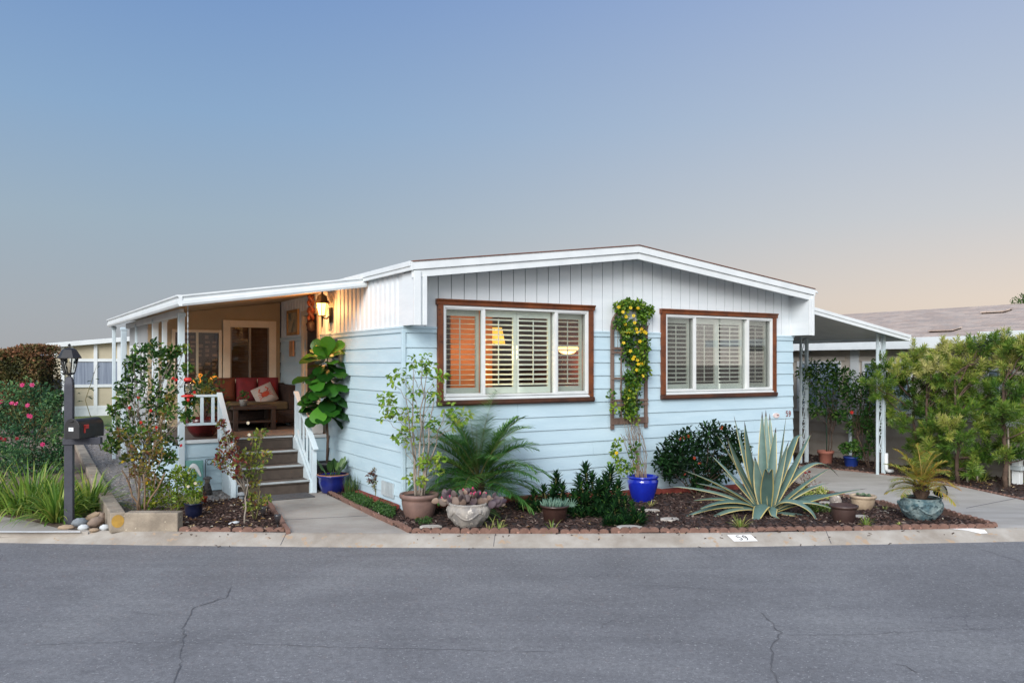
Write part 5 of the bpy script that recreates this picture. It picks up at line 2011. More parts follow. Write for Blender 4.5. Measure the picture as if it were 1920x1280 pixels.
for px, py, r, tn in [(800, 672, 9, .6), (772, 680, 10, .5), (790, 690, 14, .6), (805, 695, 13, .5), (750, 700, 10, .6), (735, 715, 10, .7), (760, 708, 12, .6), (815, 705, 12, .5), (830, 705, 8, .7),
                      (775, 735, 10, .5), (815, 735, 12, .6), (720, 748, 9, .6), (725, 768, 10, .7), (722, 782, 11, .6), (740, 778, 12, .5), (757, 776, 12, .6), (775, 775, 10, .6), (820, 750, 13, .5),
                      (835, 765, 13, .6), (850, 775, 13, .6), (865, 785, 12, .7), (875, 778, 8, .7), (850, 795, 10, .6), (803, 790, 12, .3), (815, 795, 10, .4), (770, 800, 10, .8), (755, 815, 9, .6), (770, 830, 12, .7), (745, 822, 6, .6),
                      (800, 860, 11, .6), (815, 870, 12, .7), (790, 868, 9, .6), (825, 860, 9, .8), (770, 895, 7, .7), (790, 900, 6, .9), (820, 880, 8, .8), (735, 748, 7, .6)]:
    q = pl(px, py, R.uniform(-.18, .14))
    cl.append((q, r * k9 * 1.15, tn))
    a = V((q.x * .25, q.y * .3, max(.4, q.z - .28)))
    limb(mb, a, q, .005, .002, 4, .12)
mb.build('trunk', M_bark, t)
mb = MB()
clump_leaves(mb, cl, 19, .062, .036, -.35, False, .22, curl=.3)
mb.build('crown', LEAF_LITE, t)

# ---- palms
def frond(mb, rb, p, d, ln, droop, lw=.011, ll=.2, tone=.5, pairs=34, vee=.25, mi=0):
    d = V(d).normalized()
    q = V(p)
    pts = [q.copy()]
    n_ = 14
    dirs = [d.copy()]
    for i in range(n_):
        q = q + d * (ln / n_)
        pts.append(q.copy())
        d = (d + V((0, 0, -1)) * droop / n_ * (.5 + 1.3 * i / n_)).normalized()
        dirs.append(d.copy())
    rb.tube(pts, [.007 * (1 - .8 * i / n_) for i in range(n_ + 1)], 4, 0)
    for i in range(pairs):
        t_ = .14 + .86 * (i + .5) / pairs
        f = t_ * n_
        i0 = min(n_ - 1, int(f))
        c = pts[i0] + (pts[i0 + 1] - pts[i0]) * (f - i0)
        dd = dirs[i0]
        sd = dd.cross(V((0, 0, 1)))
        if sd.length < .05:
            sd = V((1, 0, 0))
        sd.normalize()
        up = sd.cross(dd)
        L_ = ll * (math.sin(PI * min(1, t_ * .8 + .18)) ** .6) * R.uniform(.85, 1.12)
        for s_ in (-1, 1):
            fw = .3 + .55 * t_
            ld = (sd * s_ + dd * fw + up * (vee + R.uniform(-.15, .15)))
            mb.blade(c, ld, L_, lw, R.uniform(.4, 1.1), 4, min(1, max(0, tone + R.gauss(0, .18))), .12, mi)
b = G(898, 957)
t = thing('palm', 'feathery dark green dwarf palm growing in the bed under the left window', 'palm', b)
fm, rb = MB(), MB()
topz = .40
for i in range(46):
    az = 2 * PI * i * .382
    el_ = -.12 + 1.42 * ((i + .5) / 46) ** .9
    d = (math.cos(az) * math.cos(el_), math.sin(az) * math.cos(el_) * .6, math.sin(el_))
    frond(fm, rb, (R.uniform(-.03, .03), R.uniform(-.03, .03), topz - .12 + .14 * i / 46), d, R.uniform(.66, 1.0) * (1.18 if el_ > .75 else 1), R.uniform(.9, 1.6), .0150, .30, .3 + .6 * R.random(), 36)
fm.build('fronds', lm('palm_leaf', ['#234C26', '#3C7236', '#5C9044', '#88AC5A'], .3, .55, .25), t)
rb.build('frond_stalks', M_stem, t)
mb = MB()
mb.tube([(0, 0, -.02), (.01, 0, .2), (0, .01, .34), (0, 0, .42)], [.05, .045, .055, .03], 10)
for i in range(60):
    az = R.uniform(0, 2 * PI)
    z = R.uniform(.05, .38)
    mb.beam((.04 * math.cos(az), .04 * math.sin(az), z), (.075 * math.cos(az), .075 * math.sin(az), z + .08), .018, .008)
mb.build('trunk', M_brnbark, t)

# ---- prickly pear in the carved stone pot
M_stonepot = pm('pale_carved_stone', '#A79F94', '#7F7B78', 6, .34, .62, .85, .5, 26, speck=(14, .6, '#C3BBAF'))
M_turq = pm('turquoise_patina', '#48636A', '#7C8C8C', 11, .40, .60, .8, .9, 34, speck=(17, .56, '#354A50'))
carved = [(0, 0), (.12, 0), (.135, .01), (.17, .05), (.205, .1), (.228, .15), (.236, .19), (.222, .225), (.205, .238), (.215, .252), (.214, .268), (.196, .27), (.185, .24), (0, .225)]
def carved_pot(t, mat, s_=1.0):
    mb = MB()
    pr = []
    for (r, z), (r2, z2) in zip(carved, carved[1:]):
        k = max(1, int(math.hypot(r2 - r, z2 - z) / .012))
        pr += [(r + (r2 - r) * i / k, z + (z2 - z) * i / k) for i in range(k)]
    mb.lathe(pr, 84, wob=.012, wsc=13)
    # raised garland swags round the body
    for j in range(5):
        a0 = 2 * PI * j / 5 + .3
        pts = []
        for i in range(11):
            a = a0 + 2 * PI / 5 * i / 10
            zz = .2 - .085 * math.sin(PI * i / 10)
            rr = .150 + .086 * min(1, zz / .19) + .004
            pts.append((rr * math.cos(a), rr * math.sin(a), zz))
        mb.tube(pts, [.008 + .01 * math.sin(PI * i / 10) for i in range(11)], 7)
        mb.ball((.236 * math.cos(a0), .236 * math.sin(a0), .2), .022, .022, .025, 8, 0, .3)
    mb.build('pot', mat, t)
b = G(878, 987)
t = thing('potted_cactus', 'purplish prickly pear cactus in a pale carved stone pot by the edging', 'potted cactus', b)
carved_pot(t, M_stonepot)
soil(t, .19, .245)
M_pad = lm('cactus_pad', ['#3E323C', '#55474C', '#6A5C54', '#7E6A5E', '#98806F'], 0, .6)
mb, fl = MB(), []
def pad(p, d, sz, nrm, rnd):
    d, nrm = V(d).normalized(), V(nrm).normalized()
    x = d.cross(nrm).normalized()
    nn = x.cross(d)
    vs, fs = [], []
    N = 14
    rings = ((0.0, 1.0), (.35, .93), (.7, .7), (.92, .38), (1.0, 0))
    for s_ in (1, -1):
        base = len(vs)
        for th, rr in rings:
            for k in range(N):
                a = 2 * PI * k / N
                wx = math.sin(a) * rr * .40 * (1 + .18 * math.cos(a))
                wy = .5 - math.cos(a) * rr * .5
                vs.append(V(p) + x * wx * sz + d * wy * sz + nn * s_ * th * .095 * sz)
        for i in range(len(rings) - 1):
            for k in range(N):
                f = (base + i * N + k, base + i * N + (k + 1) % N, base + (i + 1) * N + (k + 1) % N, base + (i + 1) * N + k)
                fs.append(f if s_ < 0 else f[::-1])
    mb.add(vs, fs, 0, rnd, True)
    return V(p) + d * sz * .92
for i in range(34):
    px = R.uniform(800, 965)
    base = V(((px - 878) * .0058 * .5, R.uniform(-.1, .12), .23))
    lean = (px - 878) / 80
    d = V((lean * 1.0 + R.uniform(-.3, .3), R.uniform(-.5, .3), 1 - .45 * abs(lean)))
    nn = V((R.uniform(-.7, .7), -1, R.uniform(-.2, .5)))
    e = pad(base + d.normalized() * R.uniform(0, .06), d, R.uniform(.085, .12), nn, R.random())
    for j in range(R.choice((1, 1, 2))):
        d2 = (d.normalized() + rdir(.2) * .7)
        nn2 = V((R.uniform(-.9, .9), -1, R.uniform(-.3, .5)))
        e2 = pad(e, d2, R.uniform(.06, .095), nn2, R.random())
        if R.random() < .28:
            fl.append(e2)
mb.build('pads', M_pad, t)
M_fruit = pm('magenta_fruit', '#B5325E', '#94284C', 10, rough=.5)
for e2 in fl:
    mb = MB()
    mb.ball(e2, .010, .010, .017, 7, 0)
    mb.build('fruit', M_fruit, t)

# ---- dark rosette bushes
M_ros = lm('rosette_leaf', ['#12281A', '#1C3E20', '#30592A', '#5A8438'], .12, .55, .2)
def rosette_bush(label, px0, px1, pyb, items):
    c0 = G((px0 + px1) / 2, pyb)
    t = thing('rosette_bush', label, 'shrub', c0, 0, 'dark rosette bushes in the front bed')
    mb, st = MB(), MB()
    items = items + [(px + R.uniform(-16, 16), min(pyb - 4, py + R.uniform(18, 42)), dy - R.uniform(.0, .12), sz * .9) for px, py, dy, sz in items for _ in range(2)]
    for px, py, dy, sz in items:
        sz *= 1.3
        q = AT(px, py, c0.y + dy) - c0
        a = V((q.x * .6, q.y * .6, 0))
        q.z = max(q.z, .09)
        limb(st, a, q, .012, .008, 5, .04)
        top = q
        for i in range(40):
            f = i / 40
            az = i * 2.4
            el_ = -.25 + 1.5 * f
            d = V((math.cos(az) * math.cos(el_), math.sin(az) * math.cos(el_), math.sin(el_)))
            p = top + V((0, 0, -.13 * (1 - f) * sz / .1))
            mb.blade(p, d, sz * R.uniform(.85, 1.2) * (1.05 - .35 * f), sz * .24, R.uniform(-.1, .4), 3, min(1, max(0, R.gauss(.35, .25))), .3)
    mb.build('rosettes', M_ros, t)
    st.build('stems', M_stem, t)
rosette_bush('low dark rosette bush behind the succulent bowl, leftmost of the dark bushes', 990, 1075, 962, [(1043, 890, .15, .11), (1000, 925, .1, .10), (1020, 915, .2, .1), (1055, 912, -.05, .1), (1035, 925, 0, .1), (1010, 945, .1, .09), (1060, 935, -.1, .1), (990, 940, .1, .085), (1075, 940, -.1, .09), (1045, 905, .25, .1)])
rosette_bush('tall dark rosette bush between the succulent bowl and the vine pot', 1080, 1160, 965, [(1098, 875, .1, .12), (1110, 892, .05, .11), (1145, 880, .1, .12), (1135, 895, .2, .12), (1088, 905, -.05, .11), (1122, 905, -.1, .11), (1160, 905, .0, .1), (1140, 925, -.12, .1), (1100, 930, -.15, .1), (1118, 950, -.2, .09), (1088, 955, -.2, .09), (1158, 935, -.1, .1), (1075, 925, 0, .1), (1130, 960, -.25, .08)])
rosette_bush('bright tipped low rosette bush at the front edging by the flagstones', 1140, 1205, 982, [(1160, 925, .05, .1), (1172, 935, .02, .09), (1185, 945, .0, .09), (1150, 950, -.05, .09), (1168, 960, -.1, .09), (1190, 965, -.08, .08), (1145, 970, -.12, .085), (1175, 978, -.15, .08), (1200, 970, -.05, .07), (1150, 985, -.2, .07), (1205, 955, .1, .07)])
# ---- bowl of blue chalk sticks
b = G(1040, 979)
t = thing('potted_succulent', 'blue grey succulent in a wide brown bowl in front of dark bushes', 'potted succulent', b)
mb = MB()
mb.lathe([(0, 0), (.11, 0), (.125, .03), (.145, .15), (.15, .175), (.168, .18), (.17, .2), (.155, .202), (.148, .185), (0, .17)], 32)
mb.build('pot', pm('dark_brown_glaze', '#3E2A24', '#2E1F1B', 5, rough=.35, coat=.3), t)
soil(t, .15, .185)
mb = MB()
for i in range(120):
    a, r_ = R.uniform(0, 6.3), .13 * math.sqrt(R.random())
    p = V((r_ * math.cos(a), r_ * math.sin(a), .17))
    d = V((math.cos(a) * r_ * 3 + R.uniform(-.3, .3), math.sin(a) * r_ * 3 + R.uniform(-.3, .3), 1))
    e = p + d.normalized() * R.uniform(.06, .11)
    mb.tube([p, p + (e - p) * .5, e], [.006, .007, .002], 5, 0, R.random())
for i in range(12):
    a = 2 * PI * i / 12
    mb.tube([(.19, -.03, .19), (.19 + .07 * math.cos(a), -.03 + .03 * math.sin(a), .2 + .05 * math.sin(a) + .03)], [.007, .002], 5, 0, .7)
mb.build('foliage', lm('chalk_leaf', ['#3E5F54', '#5C7D6C', '#7F9A84'], .1, .6), t)

# ---- trellis on the wall, blue pot, flowering vine
vt = -.045
T0, T1 = HV(1148, 700, vt), HV(1211, 700, vt)
um = (T0.x + T1.x) / 2
hw = (T1.x - T0.x) / 2
tr_ = thing('trellis', 'weathered brown arched wooden trellis on the wall between the two windows', 'trellis', W(um, vt, 0), YAW)
M_tw = pm('weathered_wood', '#5C483F', '#7C675B', 10, .35, .65, .9, .4, 40, stretch=(1, 1, .15))
zz = lambda py: HV(1180, py, vt).z
zb, za = zz(803), zz(612)
for s_ in (-1, 1):
    mb = MB()
    mb.box(s_ * hw - .028, s_ * hw + .028, -.012, .012, zb, za)
    mb.build('stile', M_tw, tr_, bevel=.003)
mb = MB()
pts = [(math.cos(PI * i / 14) * hw, 0, za + math.sin(PI * i / 14) * (zz(578) - za)) for i in range(15)]
for a, c in zip(pts, pts[1:]):
    mb.beam(a, c, .024, .05, (0, 1, 0))
mb.build('arch', M_tw, tr_)
for py, th in ((612, .02), (653, .016), (661, .016), (709, .016), (750, .016), (758, .016), (788, .045)):
    z = zz(py)
    mb = MB()
    mb.box(-hw - .03, hw + .03, -.022, -.0125, z - th, z + th)
    mb.build('rail', M_tw, tr_)
for f in (-.5, .12, .45):
    mb = MB()
    mb.box(hw * f - .009, hw * f + .009, -.0115, .0, zz(792), zz(600))
    mb.build('upright', M_tw, tr_)
b = G(1205, 941)
t = thing('potted_vine', 'yellow flowered climbing vine in a glossy cobalt blue pot below the trellis', 'potted vine', b)
mb = MB()
mb.lathe([(0, 0), (.13, 0), (.14, .015), (.165, .1), (.195, .2), (.21, .27), (.212, .3), (.196, .322), (.20, .33), (.213, .338), (.215, .355), (.2, .362), (.185, .35), (.18, .3), (0, .29)], 44)
mb.build('pot', pm('cobalt_glaze', '#1C2FA8', '#14208A', 3, rough=.12, coat=.6), t)
soil(t, .185, .31)
def tl(u, v, z):
    return W(u, v, z) - b
mb = MB()
for i in range(26):
    e = tl(um + R.uniform(-.6, .7) * hw, vt - .03, zb + R.uniform(-.1, .25))
    s_ = V((R.uniform(-.09, .05), R.uniform(-.06, .06), .3))
    m_ = (s_ + e) * .5 + V((R.uniform(-.05, .05), R.uniform(-.1, .05), R.uniform(-.05, .05)))
    limb(mb, s_, m_, .005, .004, 4, .06, 4)
    limb(mb, m_, e, .004, .003, 4, .06, 4)
for i in range(30):
    u0 = um + R.uniform(-.75, .8) * hw
    z0 = R.uniform(zb, za)
    limb(mb, tl(u0, vt - .02, z0), tl(u0 + R.uniform(-.1, .1), vt - .05, min(z0 + R.uniform(.3, .7), zz(585))), .004, .003, 4, .06, 4)
mb.build('stems', pm('dry_vine_stem', '#8A7866', '#6E5C4C', 10, rough=.9), t)
cl = []
for i in range(72):
    f = min(1, max(0, ((i + R.random()) / 72) ** .85))
    z = zz(785) + (zz(578) - zz(785)) * f
    if f > .8:
        u = um + R.uniform(-.95, 1.0) * hw
    elif f > .35:
        u = um + R.uniform(-.45, .85) * hw
    else:
        u = um + R.uniform(-.4, .35) * hw
    cl.append((tl(u, vt - R.uniform(.03, .13), z), .075, R.random()))
for i in range(18):
    a = R.uniform(0, 6.3)
    cl.append((tl(um + math.cos(a) * hw * 1.0, vt - .08, zz(583) + abs(math.sin(a)) * .09), .06, .6))
for px, py in ((1158, 830), (1152, 850), (1160, 865), (1170, 872), (1150, 875), (1190, 835), (1188, 850), (1180, 880), (1165, 885), (1195, 872), (1155, 842), (1145, 740), (1153, 765)):
    cl.append((AT(px, py, b.y + .25) - b if py < 800 else AT(px, py, b.y + .12) - b, .06, R.uniform(.3, .9)))
mb = MB()
clump_leaves(mb, cl, 30, .052, .036, .0, False, .25)
mb.build('foliage', lm('vine_leaf', ['#2A4A1C', '#46701F', '#6E962A', '#93A83C'], .35), t)
mb = MB()
for px, py in ((1160, 576), (1168, 585), (1182, 577), (1174, 594), (1196, 578), (1188, 592), (1176, 622), (1181, 622), (1193, 617), (1195, 623), (1203, 617), (1208, 622), (1202, 622), (1211, 624), (1169, 643), (1182, 658), (1189, 669), (1187, 673), (1195, 675), (1203, 682), (1197, 683), (1194, 694), (1205, 705), (1182, 732), (1180, 748), (1156, 849), (1200, 640), (1190, 605), (1172, 608)):
    q = HV(px, py, vt - .15)
    mb = MB()
    mb.flower(tl(q.x, q.y, q.z) if py < 800 else AT(px, py, b.y) - b, (R.uniform(-.4, .3), -1, R.uniform(0, .6)), .03, 5, R.random(), 0, 1)
    mb.build('flower', [M_yelp, M_eye], t)

# ---- dark shrub right of the blue pot
b = G(1312, 930)
t = thing('dark_shrub', 'glossy dark green shrub with a few orange blooms left of the agave', 'shrub', b)
mb = MB()
cl = []
for px, py, r, tn in [(1255, 850, 20, .3), (1275, 835, 22, .4), (1300, 825, 22, .3), (1330, 812, 20, .4), (1350, 815, 20, .3), (1370, 825, 20, .35), (1385, 845, 18, .4), (1245, 868, 16, .5), (1270, 865, 22, .3), (1300, 855, 26, .25), (1330, 845, 26, .25),
                      (1358, 850, 24, .3), (1262, 885, 16, .3), (1295, 885, 20, .5), (1325, 880, 22, .3), (1350, 880, 18, .3), (1372, 870, 16, .3), (1310, 905, 10, .4), (1340, 900, 10, .4)]:
    q = AT(px, py, b.y - .12 + R.uniform(-.18, .18) + (px - 1312) * .002) - b
    cl.append((q, r * b.y / FPX * 1.2, tn))
    limb(mb, (R.uniform(-.08, .08), R.uniform(-.06, .06), 0), q, .009, .003, 5, .07)
mb.build('trunk', M_brnbark, t)
mb = MB()
clump_leaves(mb, cl, 190, .075, .032, .45, False, .28)
mb.build('crown', LEAF_DARK, t)
mb = MB()
M_orp = lm('orange_petal', ['#B8402A', '#D86A34', '#C03A3A'], .3, .6)
for px, py in ((1280, 819), (1285, 822), (1292, 818), (1276, 822), (1302, 858), (1282, 888), (1352, 801), (1312, 868)):
    q = AT(px, py, b.y - .3) - b
    mb = MB()
    for k in range(7):
        mb.flower(q + rdir() * .02, rdir(.6), .014, 4, R.random())
    mb.build('flower', M_orp, t)

# ---- the big variegated agave
b = G(1437, 966)
t = thing('agave', 'huge blue green agave with yellow edged sword leaves in the front bed', 'agave', b)
mb = MB()
def agave_leaf(tip, wd, lift=.0, cx=.35, hook=None, r0=.05):
    tip = V(tip)
    hz = V((tip.x, tip.y, 0))
    ph = hz.normalized() if hz.length > .02 else V((0, -1, 0))
    p0 = ph * r0 + V((0, 0, .05))
    c = p0 + V((hz.x * cx, hz.y * cx, (tip.z - .05) * (cx + .12) + lift))
    sd = V((-ph.y, ph.x, 0))
    c = c + sd * R.gauss(0, .05) + V((0, 0, R.uniform(0, .08) if tip.z < .35 else 0))
    pts = []
    N = 16
    for i in range(N + 1):
        s_ = i / N
        pts.append(p0 * (1 - s_) ** 2 + c * 2 * s_ * (1 - s_) + tip * s_ * s_)
    if hook:
        hk_ = V(hook)
        for i in range(1, 7):
            s_ = i / 6
            d0 = (pts[N] - pts[N - 1]).normalized() * (hk_ - tip).length * .5
            m_ = tip + d0
            pts.append(tip * (1 - s_) ** 2 + m_ * 2 * s_ * (1 - s_) + hk_ * s_ * s_)
    n_ = len(pts) - 1
    vs = []
    tone = R.random()
    for i, p in enumerate(pts):
        s_ = i / n_
        d = (pts[min(i + 1, n_)] - pts[max(0, i - 1)]).normalized()
        up = sd.cross(d).normalized()
        if up.z < 0 and abs(up.z) > .2 and not hook:
            pass
        ww = wd * (.62 + .38 * math.sin(min(1, s_ / .45) * PI / 2)) * (1 - max(0, (s_ - .4) / .6) ** 1.7)
        ww = max(ww, .002)
        for f, h_ in ((-1, .22), (-.83, .17), (-.42, .03), (0, 0), (.42, .03), (.83, .17), (1, .22)):
            vs.append(p + sd * (f * ww / 2) - up * (-1) * h_ * ww * (1 - .4 * s_))
    o = len(mb.v)
    mb.add(vs, [], 0, tone)
    for i in range(n_):
        for k in range(6):
            a = o + i * 7 + k
            mb.f.append((a, a + 7, a + 8, a + 1))
            mb.m.append(2 if i >= n_ - 1 else (1 if k in (0, 5) else 0))
            mb.sm.append(True)
for px, py, dy, wd, lift, hook in [
    (1376, 779, .25, .15, .0, None), (1396, 789, -.15, .15, .0, None), (1429, 771, .12, .13, 0, None), (1436, 768, .3, .13, 0, None), (1443, 775, .35, .12, 0, None),
    (1339, 807, .05, .15, .02, None), (1362, 816, -.22, .15, .0, None), (1455, 800, .15, .14, 0, None), (1474, 780, -.05, .155, .0, None), (1479, 826, -.28, .15, .0, None),
    (1273, 878, -.15, .17, .08, None), (1247, 911, -.1, .18, .16, None), (1303, 958, -.35, .18, .24, None), (1268, 976, -.25, .18, .2, None), (1350, 880, .25, .16, .1, None), (1300, 905, .15, .17, .16, None), (1290, 940, -.1, .17, .2, None), (1310, 985, -.3, .17, .22, None), (1575, 960, -.2, .17, .2, None), (1555, 905, .1, .16, .14, None),
    (1490, 822, .3, .13, .03, (1512, 815)), (1524, 806, .12, .15, .0, None), (1522, 868, .2, .17, .2, (1573, 893)), (1562, 874, -.1, .16, .05, None), (1627, 915, -.15, .17, .06, None), (1590, 930, .2, .16, .14, None),
    (1603, 990, -.25, .16, .08, None), (1512, 948, -.35, .18, .2, (1534, 994)), (1420, 964, -.45, .18, .16, (1405, 995)), (1441, 880, -.42, .155, .0, (1441, 890)), (1400, 830, .3, .14, 0, None),
    (1500, 850, .35, .14, 0, None), (1330, 850, .35, .14, .05, None), (1450, 962, -.35, .12, .1, (1470, 975)), (1415, 855, -.3, .15, 0, None), (1385, 880, .4, .13, .05, None)]:
    tip = AT(px, py, b.y + dy) - b
    hk_ = None
    if hook:
        hk_ = AT(hook[0], hook[1], b.y + dy - (.12 if px in (1441, 1420, 1518) else .0)) - b
    agave_leaf(tip, wd, lift, .35, hk_)
def agave_mat(name, a, c):
    m, nt, bb = new_mat(name)
    at = node(nt, 'ShaderNodeAttribute', attribute_name='rnd')
    tc = node(nt, 'ShaderNodeTexCoord')
    col_ = mixc(nt, at.outputs['Fac'], lin(a), lin(c))
    f = ramp(nt, noise_n(nt, tc.outputs['Object'], 9, 4), [(.3, g(.82)), (.7, g(1.1))])
    col_ = mixc(nt, 1, col_, f, 'MULTIPLY')
    nt.links.new(col_, bb.inputs['Base Color'])
    bb.inputs['Roughness'].default_value = .5
    return m
mb.build('leaves', [agave_mat('agave_blue_green', '#4C665F', '#6F887F'), agave_mat('agave_margin', '#B5A35E', '#CFC290'), agave_mat('agave_spine', '#3A2E26', '#4A3A30')], t)

# ---- pots to the right of the agave
b = G(1582, 980)
t = thing('planter_pot', 'ribbed dark brown planter pot holding only soil, right of the agave', 'pot', b)
mb = MB()
mb.lathe([(0, 0), (.10, 0), (.112, .02), (.138, .165), (.138, .175), (.156, .18), (.158, .205), (.142, .207), (.130, .13), (0, .115)], 60, rib=(20, -.006, .03, .16))
mb.build('pot', pm('brown_plastic', '#4A3833', '#3A2B28', 5, rough=.45), t)
soil(t, .128, .125)
b2 = G(1567, 960)
mb = MB()
mb.ball((0, 0, .10), .075, .07, .095, 16, 0, .12, 9)
o = mb.build('round_boulder', pm('speckled_boulder', '#A79C92', '#857C76', 16, rough=.9, speck=(40, .58, '#CFC8BF')), None, (b2.x, b2.y, b2.z + .04))
tag(o, 'speckled pale round boulder behind the ribbed brown planter pot', 'rock', 'stones in the beds')
b = G(1618, 957)
t = thing('potted_succulent', 'small succulents in a cream clay pot beside the driveway', 'potted succulent', b)
mb = MB()
mb.lathe([(0, 0), (.085, 0), (.10, .015), (.135, .08), (.15, .15), (.152, .17), (.168, .178), (.172, .195), (.162, .208), (.145, .205), (.14, .18), (0, .17)], 40, wob=.003, wsc=18)
mb.build('pot', pm('cream_clay', '#C4AF94', '#A9927A', 6, .35, .65, .8, .25, 40), t)
soil(t, .143, .185)
mb = MB()
for i in range(9):
    a, r_ = R.uniform(0, 6.3), .1 * math.sqrt(R.random())
    c = V((r_ * math.cos(a), r_ * math.sin(a), .19))
    for k in range(14):
        aa = k * 2.4
        mb.leaf(c, (math.cos(aa), math.sin(aa), .3 + k * .09), (0, 0, 1), .04, .022, R.random(), .2, -.3)
mb.build('foliage', lm('jade_leaf', ['#5C7A5E', '#7E967A', '#A3B296'], .1), t)
b = G(1727, 975)
t = thing('potted_palm', 'yellowing dwarf palm in a turquoise carved pot at the driveway corner', 'potted palm', b)
carved_pot(t, M_turq)
soil(t, .19, .245)
fm, rb = MB(), MB()
for i in range(25):
    az = 2 * PI * i * .382 + .4
    el_ = .15 + 1.2 * ((i + .5) / 25)
    d = (math.cos(az) * math.cos(el_), math.sin(az) * math.cos(el_), math.sin(el_))
    tn = .35 + .2 * R.random() + (.35 if (math.cos(az) > .5 and el_ < .9) else 0)
    frond(fm, rb, (R.uniform(-.03, .03), R.uniform(-.03, .03), .34 + .1 * i / 25), d, R.uniform(.36, .50), R.uniform(.9, 1.5), .010, .17, tn, 28)
fm.build('fronds', lm('yellow_palm_leaf', ['#6E8A3A', '#8FA03E', '#B3AC48', '#C9A23A', '#CC7A24'], .3, .5), t)
rb.build('frond_stalks', pm('tan_stalk', '#A08A4A', '#B58E4A', 8), t)
mb = MB()
mb.tube([(0, 0, .22), (.01, 0, .32), (0, 0, .42)], [.055, .06, .03], 10)
for i in range(50):
    az = R.uniform(0, 2 * PI)
    z = R.uniform(.24, .38)
    mb.beam((.045 * math.cos(az), .045 * math.sin(az), z), (.09 * math.cos(az), .09 * math.sin(az), z + .07), .02, .008)
mb.build('trunk', M_brnbark, t)
b = G(1757, 975)
t = thing('solar_spotlight', 'black solar spotlight clipped on the rim of the turquoise palm pot', 'spotlight', (b.x + .02, b.y - .06, b.z))
mb = MB()
o_ = V((0, 0, .345))
ax = V((.45, -.75, .25)).normalized()
x_ = ax.orthogonal().normalized()
y_ = ax.cross(x_)
def ring(r, h):
    return [o_ + ax * h + (x_ * math.cos(2 * PI * k / 20) + y_ * math.sin(2 * PI * k / 20)) * r for k in range(20)]
rg = ring(.035, -.08) + ring(.062, -.02) + ring(.07, .03)
mb.add(rg, [(i * 20 + k, i * 20 + (k + 1) % 20, (i + 1) * 20 + (k + 1) % 20, (i + 1) * 20 + k) for i in range(2) for k in range(20)] + [tuple(range(19, -1, -1))], 0, .5, True)
mb.tube([(0, .02, .22), (0, .01, .34)], .012, 8)
mb.build('housing', M_black, t)
mb = MB()
mb.add(ring(.066, .018), [tuple(range(20))])
mb.build('lens', pm('lamp_lens', '#8A8A80', '#6E6E66', 8, rough=.1), t)
# low sedum clumps and red stemmed succulent behind the agave
def clumpy(label, px, py, wpx, hpx, mat, lf, wf, n, name='succulent_clump', cat='succulent', grp='low clumps in the front bed', up=.6):
    b = G(px, py)
    s_ = b.y / FPX
    t = thing(name, label, cat, b, 0, grp)
    mb = MB()
    clump_leaves(mb, [((R.uniform(-.5, .5) * wpx * s_, R.uniform(-.5, .5) * wpx * s_ * .6, R.uniform(.2, .75) * hpx * s_), hpx * s_ * .4, R.random()) for _ in range(10)], n, lf, wf, up, False, .2)
    mb.build('foliage', mat, t)
    st = MB()
    for k in range(8):
        limb(st, (R.uniform(-.3, .3) * wpx * s_, R.uniform(-.15, .15) * wpx * s_, 0), (R.uniform(-.45, .45) * wpx * s_, R.uniform(-.2, .2) * wpx * s_, hpx * s_ * .6), .005, .003, 4)
    st.build('stems', M_stem, t)
    return t
M_sed = lm('sedum_leaf', ['#6E8A34', '#93A844', '#B5BC5A', '#CFC98A'], .2)
clumpy('yellow green sedum clump behind the agave leaves by the driveway', 1522, 936, 42, 22, M_sed, .032, .018, 46)
clumpy('green sedum clump under the long agave leaf near the brown pot', 1530, 962, 46, 20, lm('sedum_dark', ['#3E5A26', '#5E7E34', '#8AA048'], .2), .03, .018, 44)
t = clumpy('spiky red stemmed succulent with a dark red bloom behind the agave', 1512, 918, 30, 32, lm('red_stem_leaf', ['#5A2A2A', '#7E3A34', '#6E6A3A'], .2), .05, .008, 14, up=1.2)
mb = MB()
for k in range(3):
    mb.flower((R.uniform(-.03, .05), -.02, .25 + .015 * k), rdir(.8), .03, 6, R.random())
mb.build('flowers', lm('dark_red_petal', ['#7A1218', '#9C1C1E'], .2), t)
# grass tufts
M_tuft = lm('tuft_blade', ['#5E7A30', '#7E963C', '#A9AE5E', '#C6B878'], .3)
def tuft(label, px, py, n, ln, w_, dr=.9, mat=M_tuft, grp='grass tufts in the front bed', spread=1.0, name='grass_tuft', cat='grass tuft', rad=.03):
    b = G(px, py)
    t = thing(name, label, cat, b, 0, grp)
    mb = MB()
    for i in range(n):
        a = R.uniform(0, 2 * PI)
        el_ = R.uniform(.35, 1.45)
        d = (math.cos(a) * math.cos(el_) * spread, math.sin(a) * math.cos(el_) * spread, math.sin(el_))
        mb.blade((math.cos(a) * R.random() * rad, math.sin(a) * R.random() * rad, 0), d, ln * R.uniform(.55, 1.15), w_, dr * R.uniform(.5, 1.4), 5, R.random())
    mb.build('blades', mat, t)
    return t
tuft('green grass tuft at the foot of the agave above the kerb number', 1388, 990, 48, .17, .011)
tuft('thin yellow green tuft in front of the succulent bowl', 1035, 996, 12, .15, .010)
tuft('arching straw tuft at the edging right of the carved stone pot', 935, 997, 12, .2, .012)
tuft('arching straw tuft at the edging under the prickly pear', 862 + 55, 998, 10, .2, .012, 1.1)
tuft('pale tuft just right of the ribbed brown pot', 1625, 988, 40, .15, .010)
tuft('thin green tuft between the cream pot and the turquoise pot', 1658, 957, 10, .17, .012)
tuft('small green weed tuft left of the turquoise pot foot', 1686, 986, 26, .05, .016)
tuft('wispy tuft of strap leaves below the glazed vine pot', 1219, 950, 14, .12, .014)
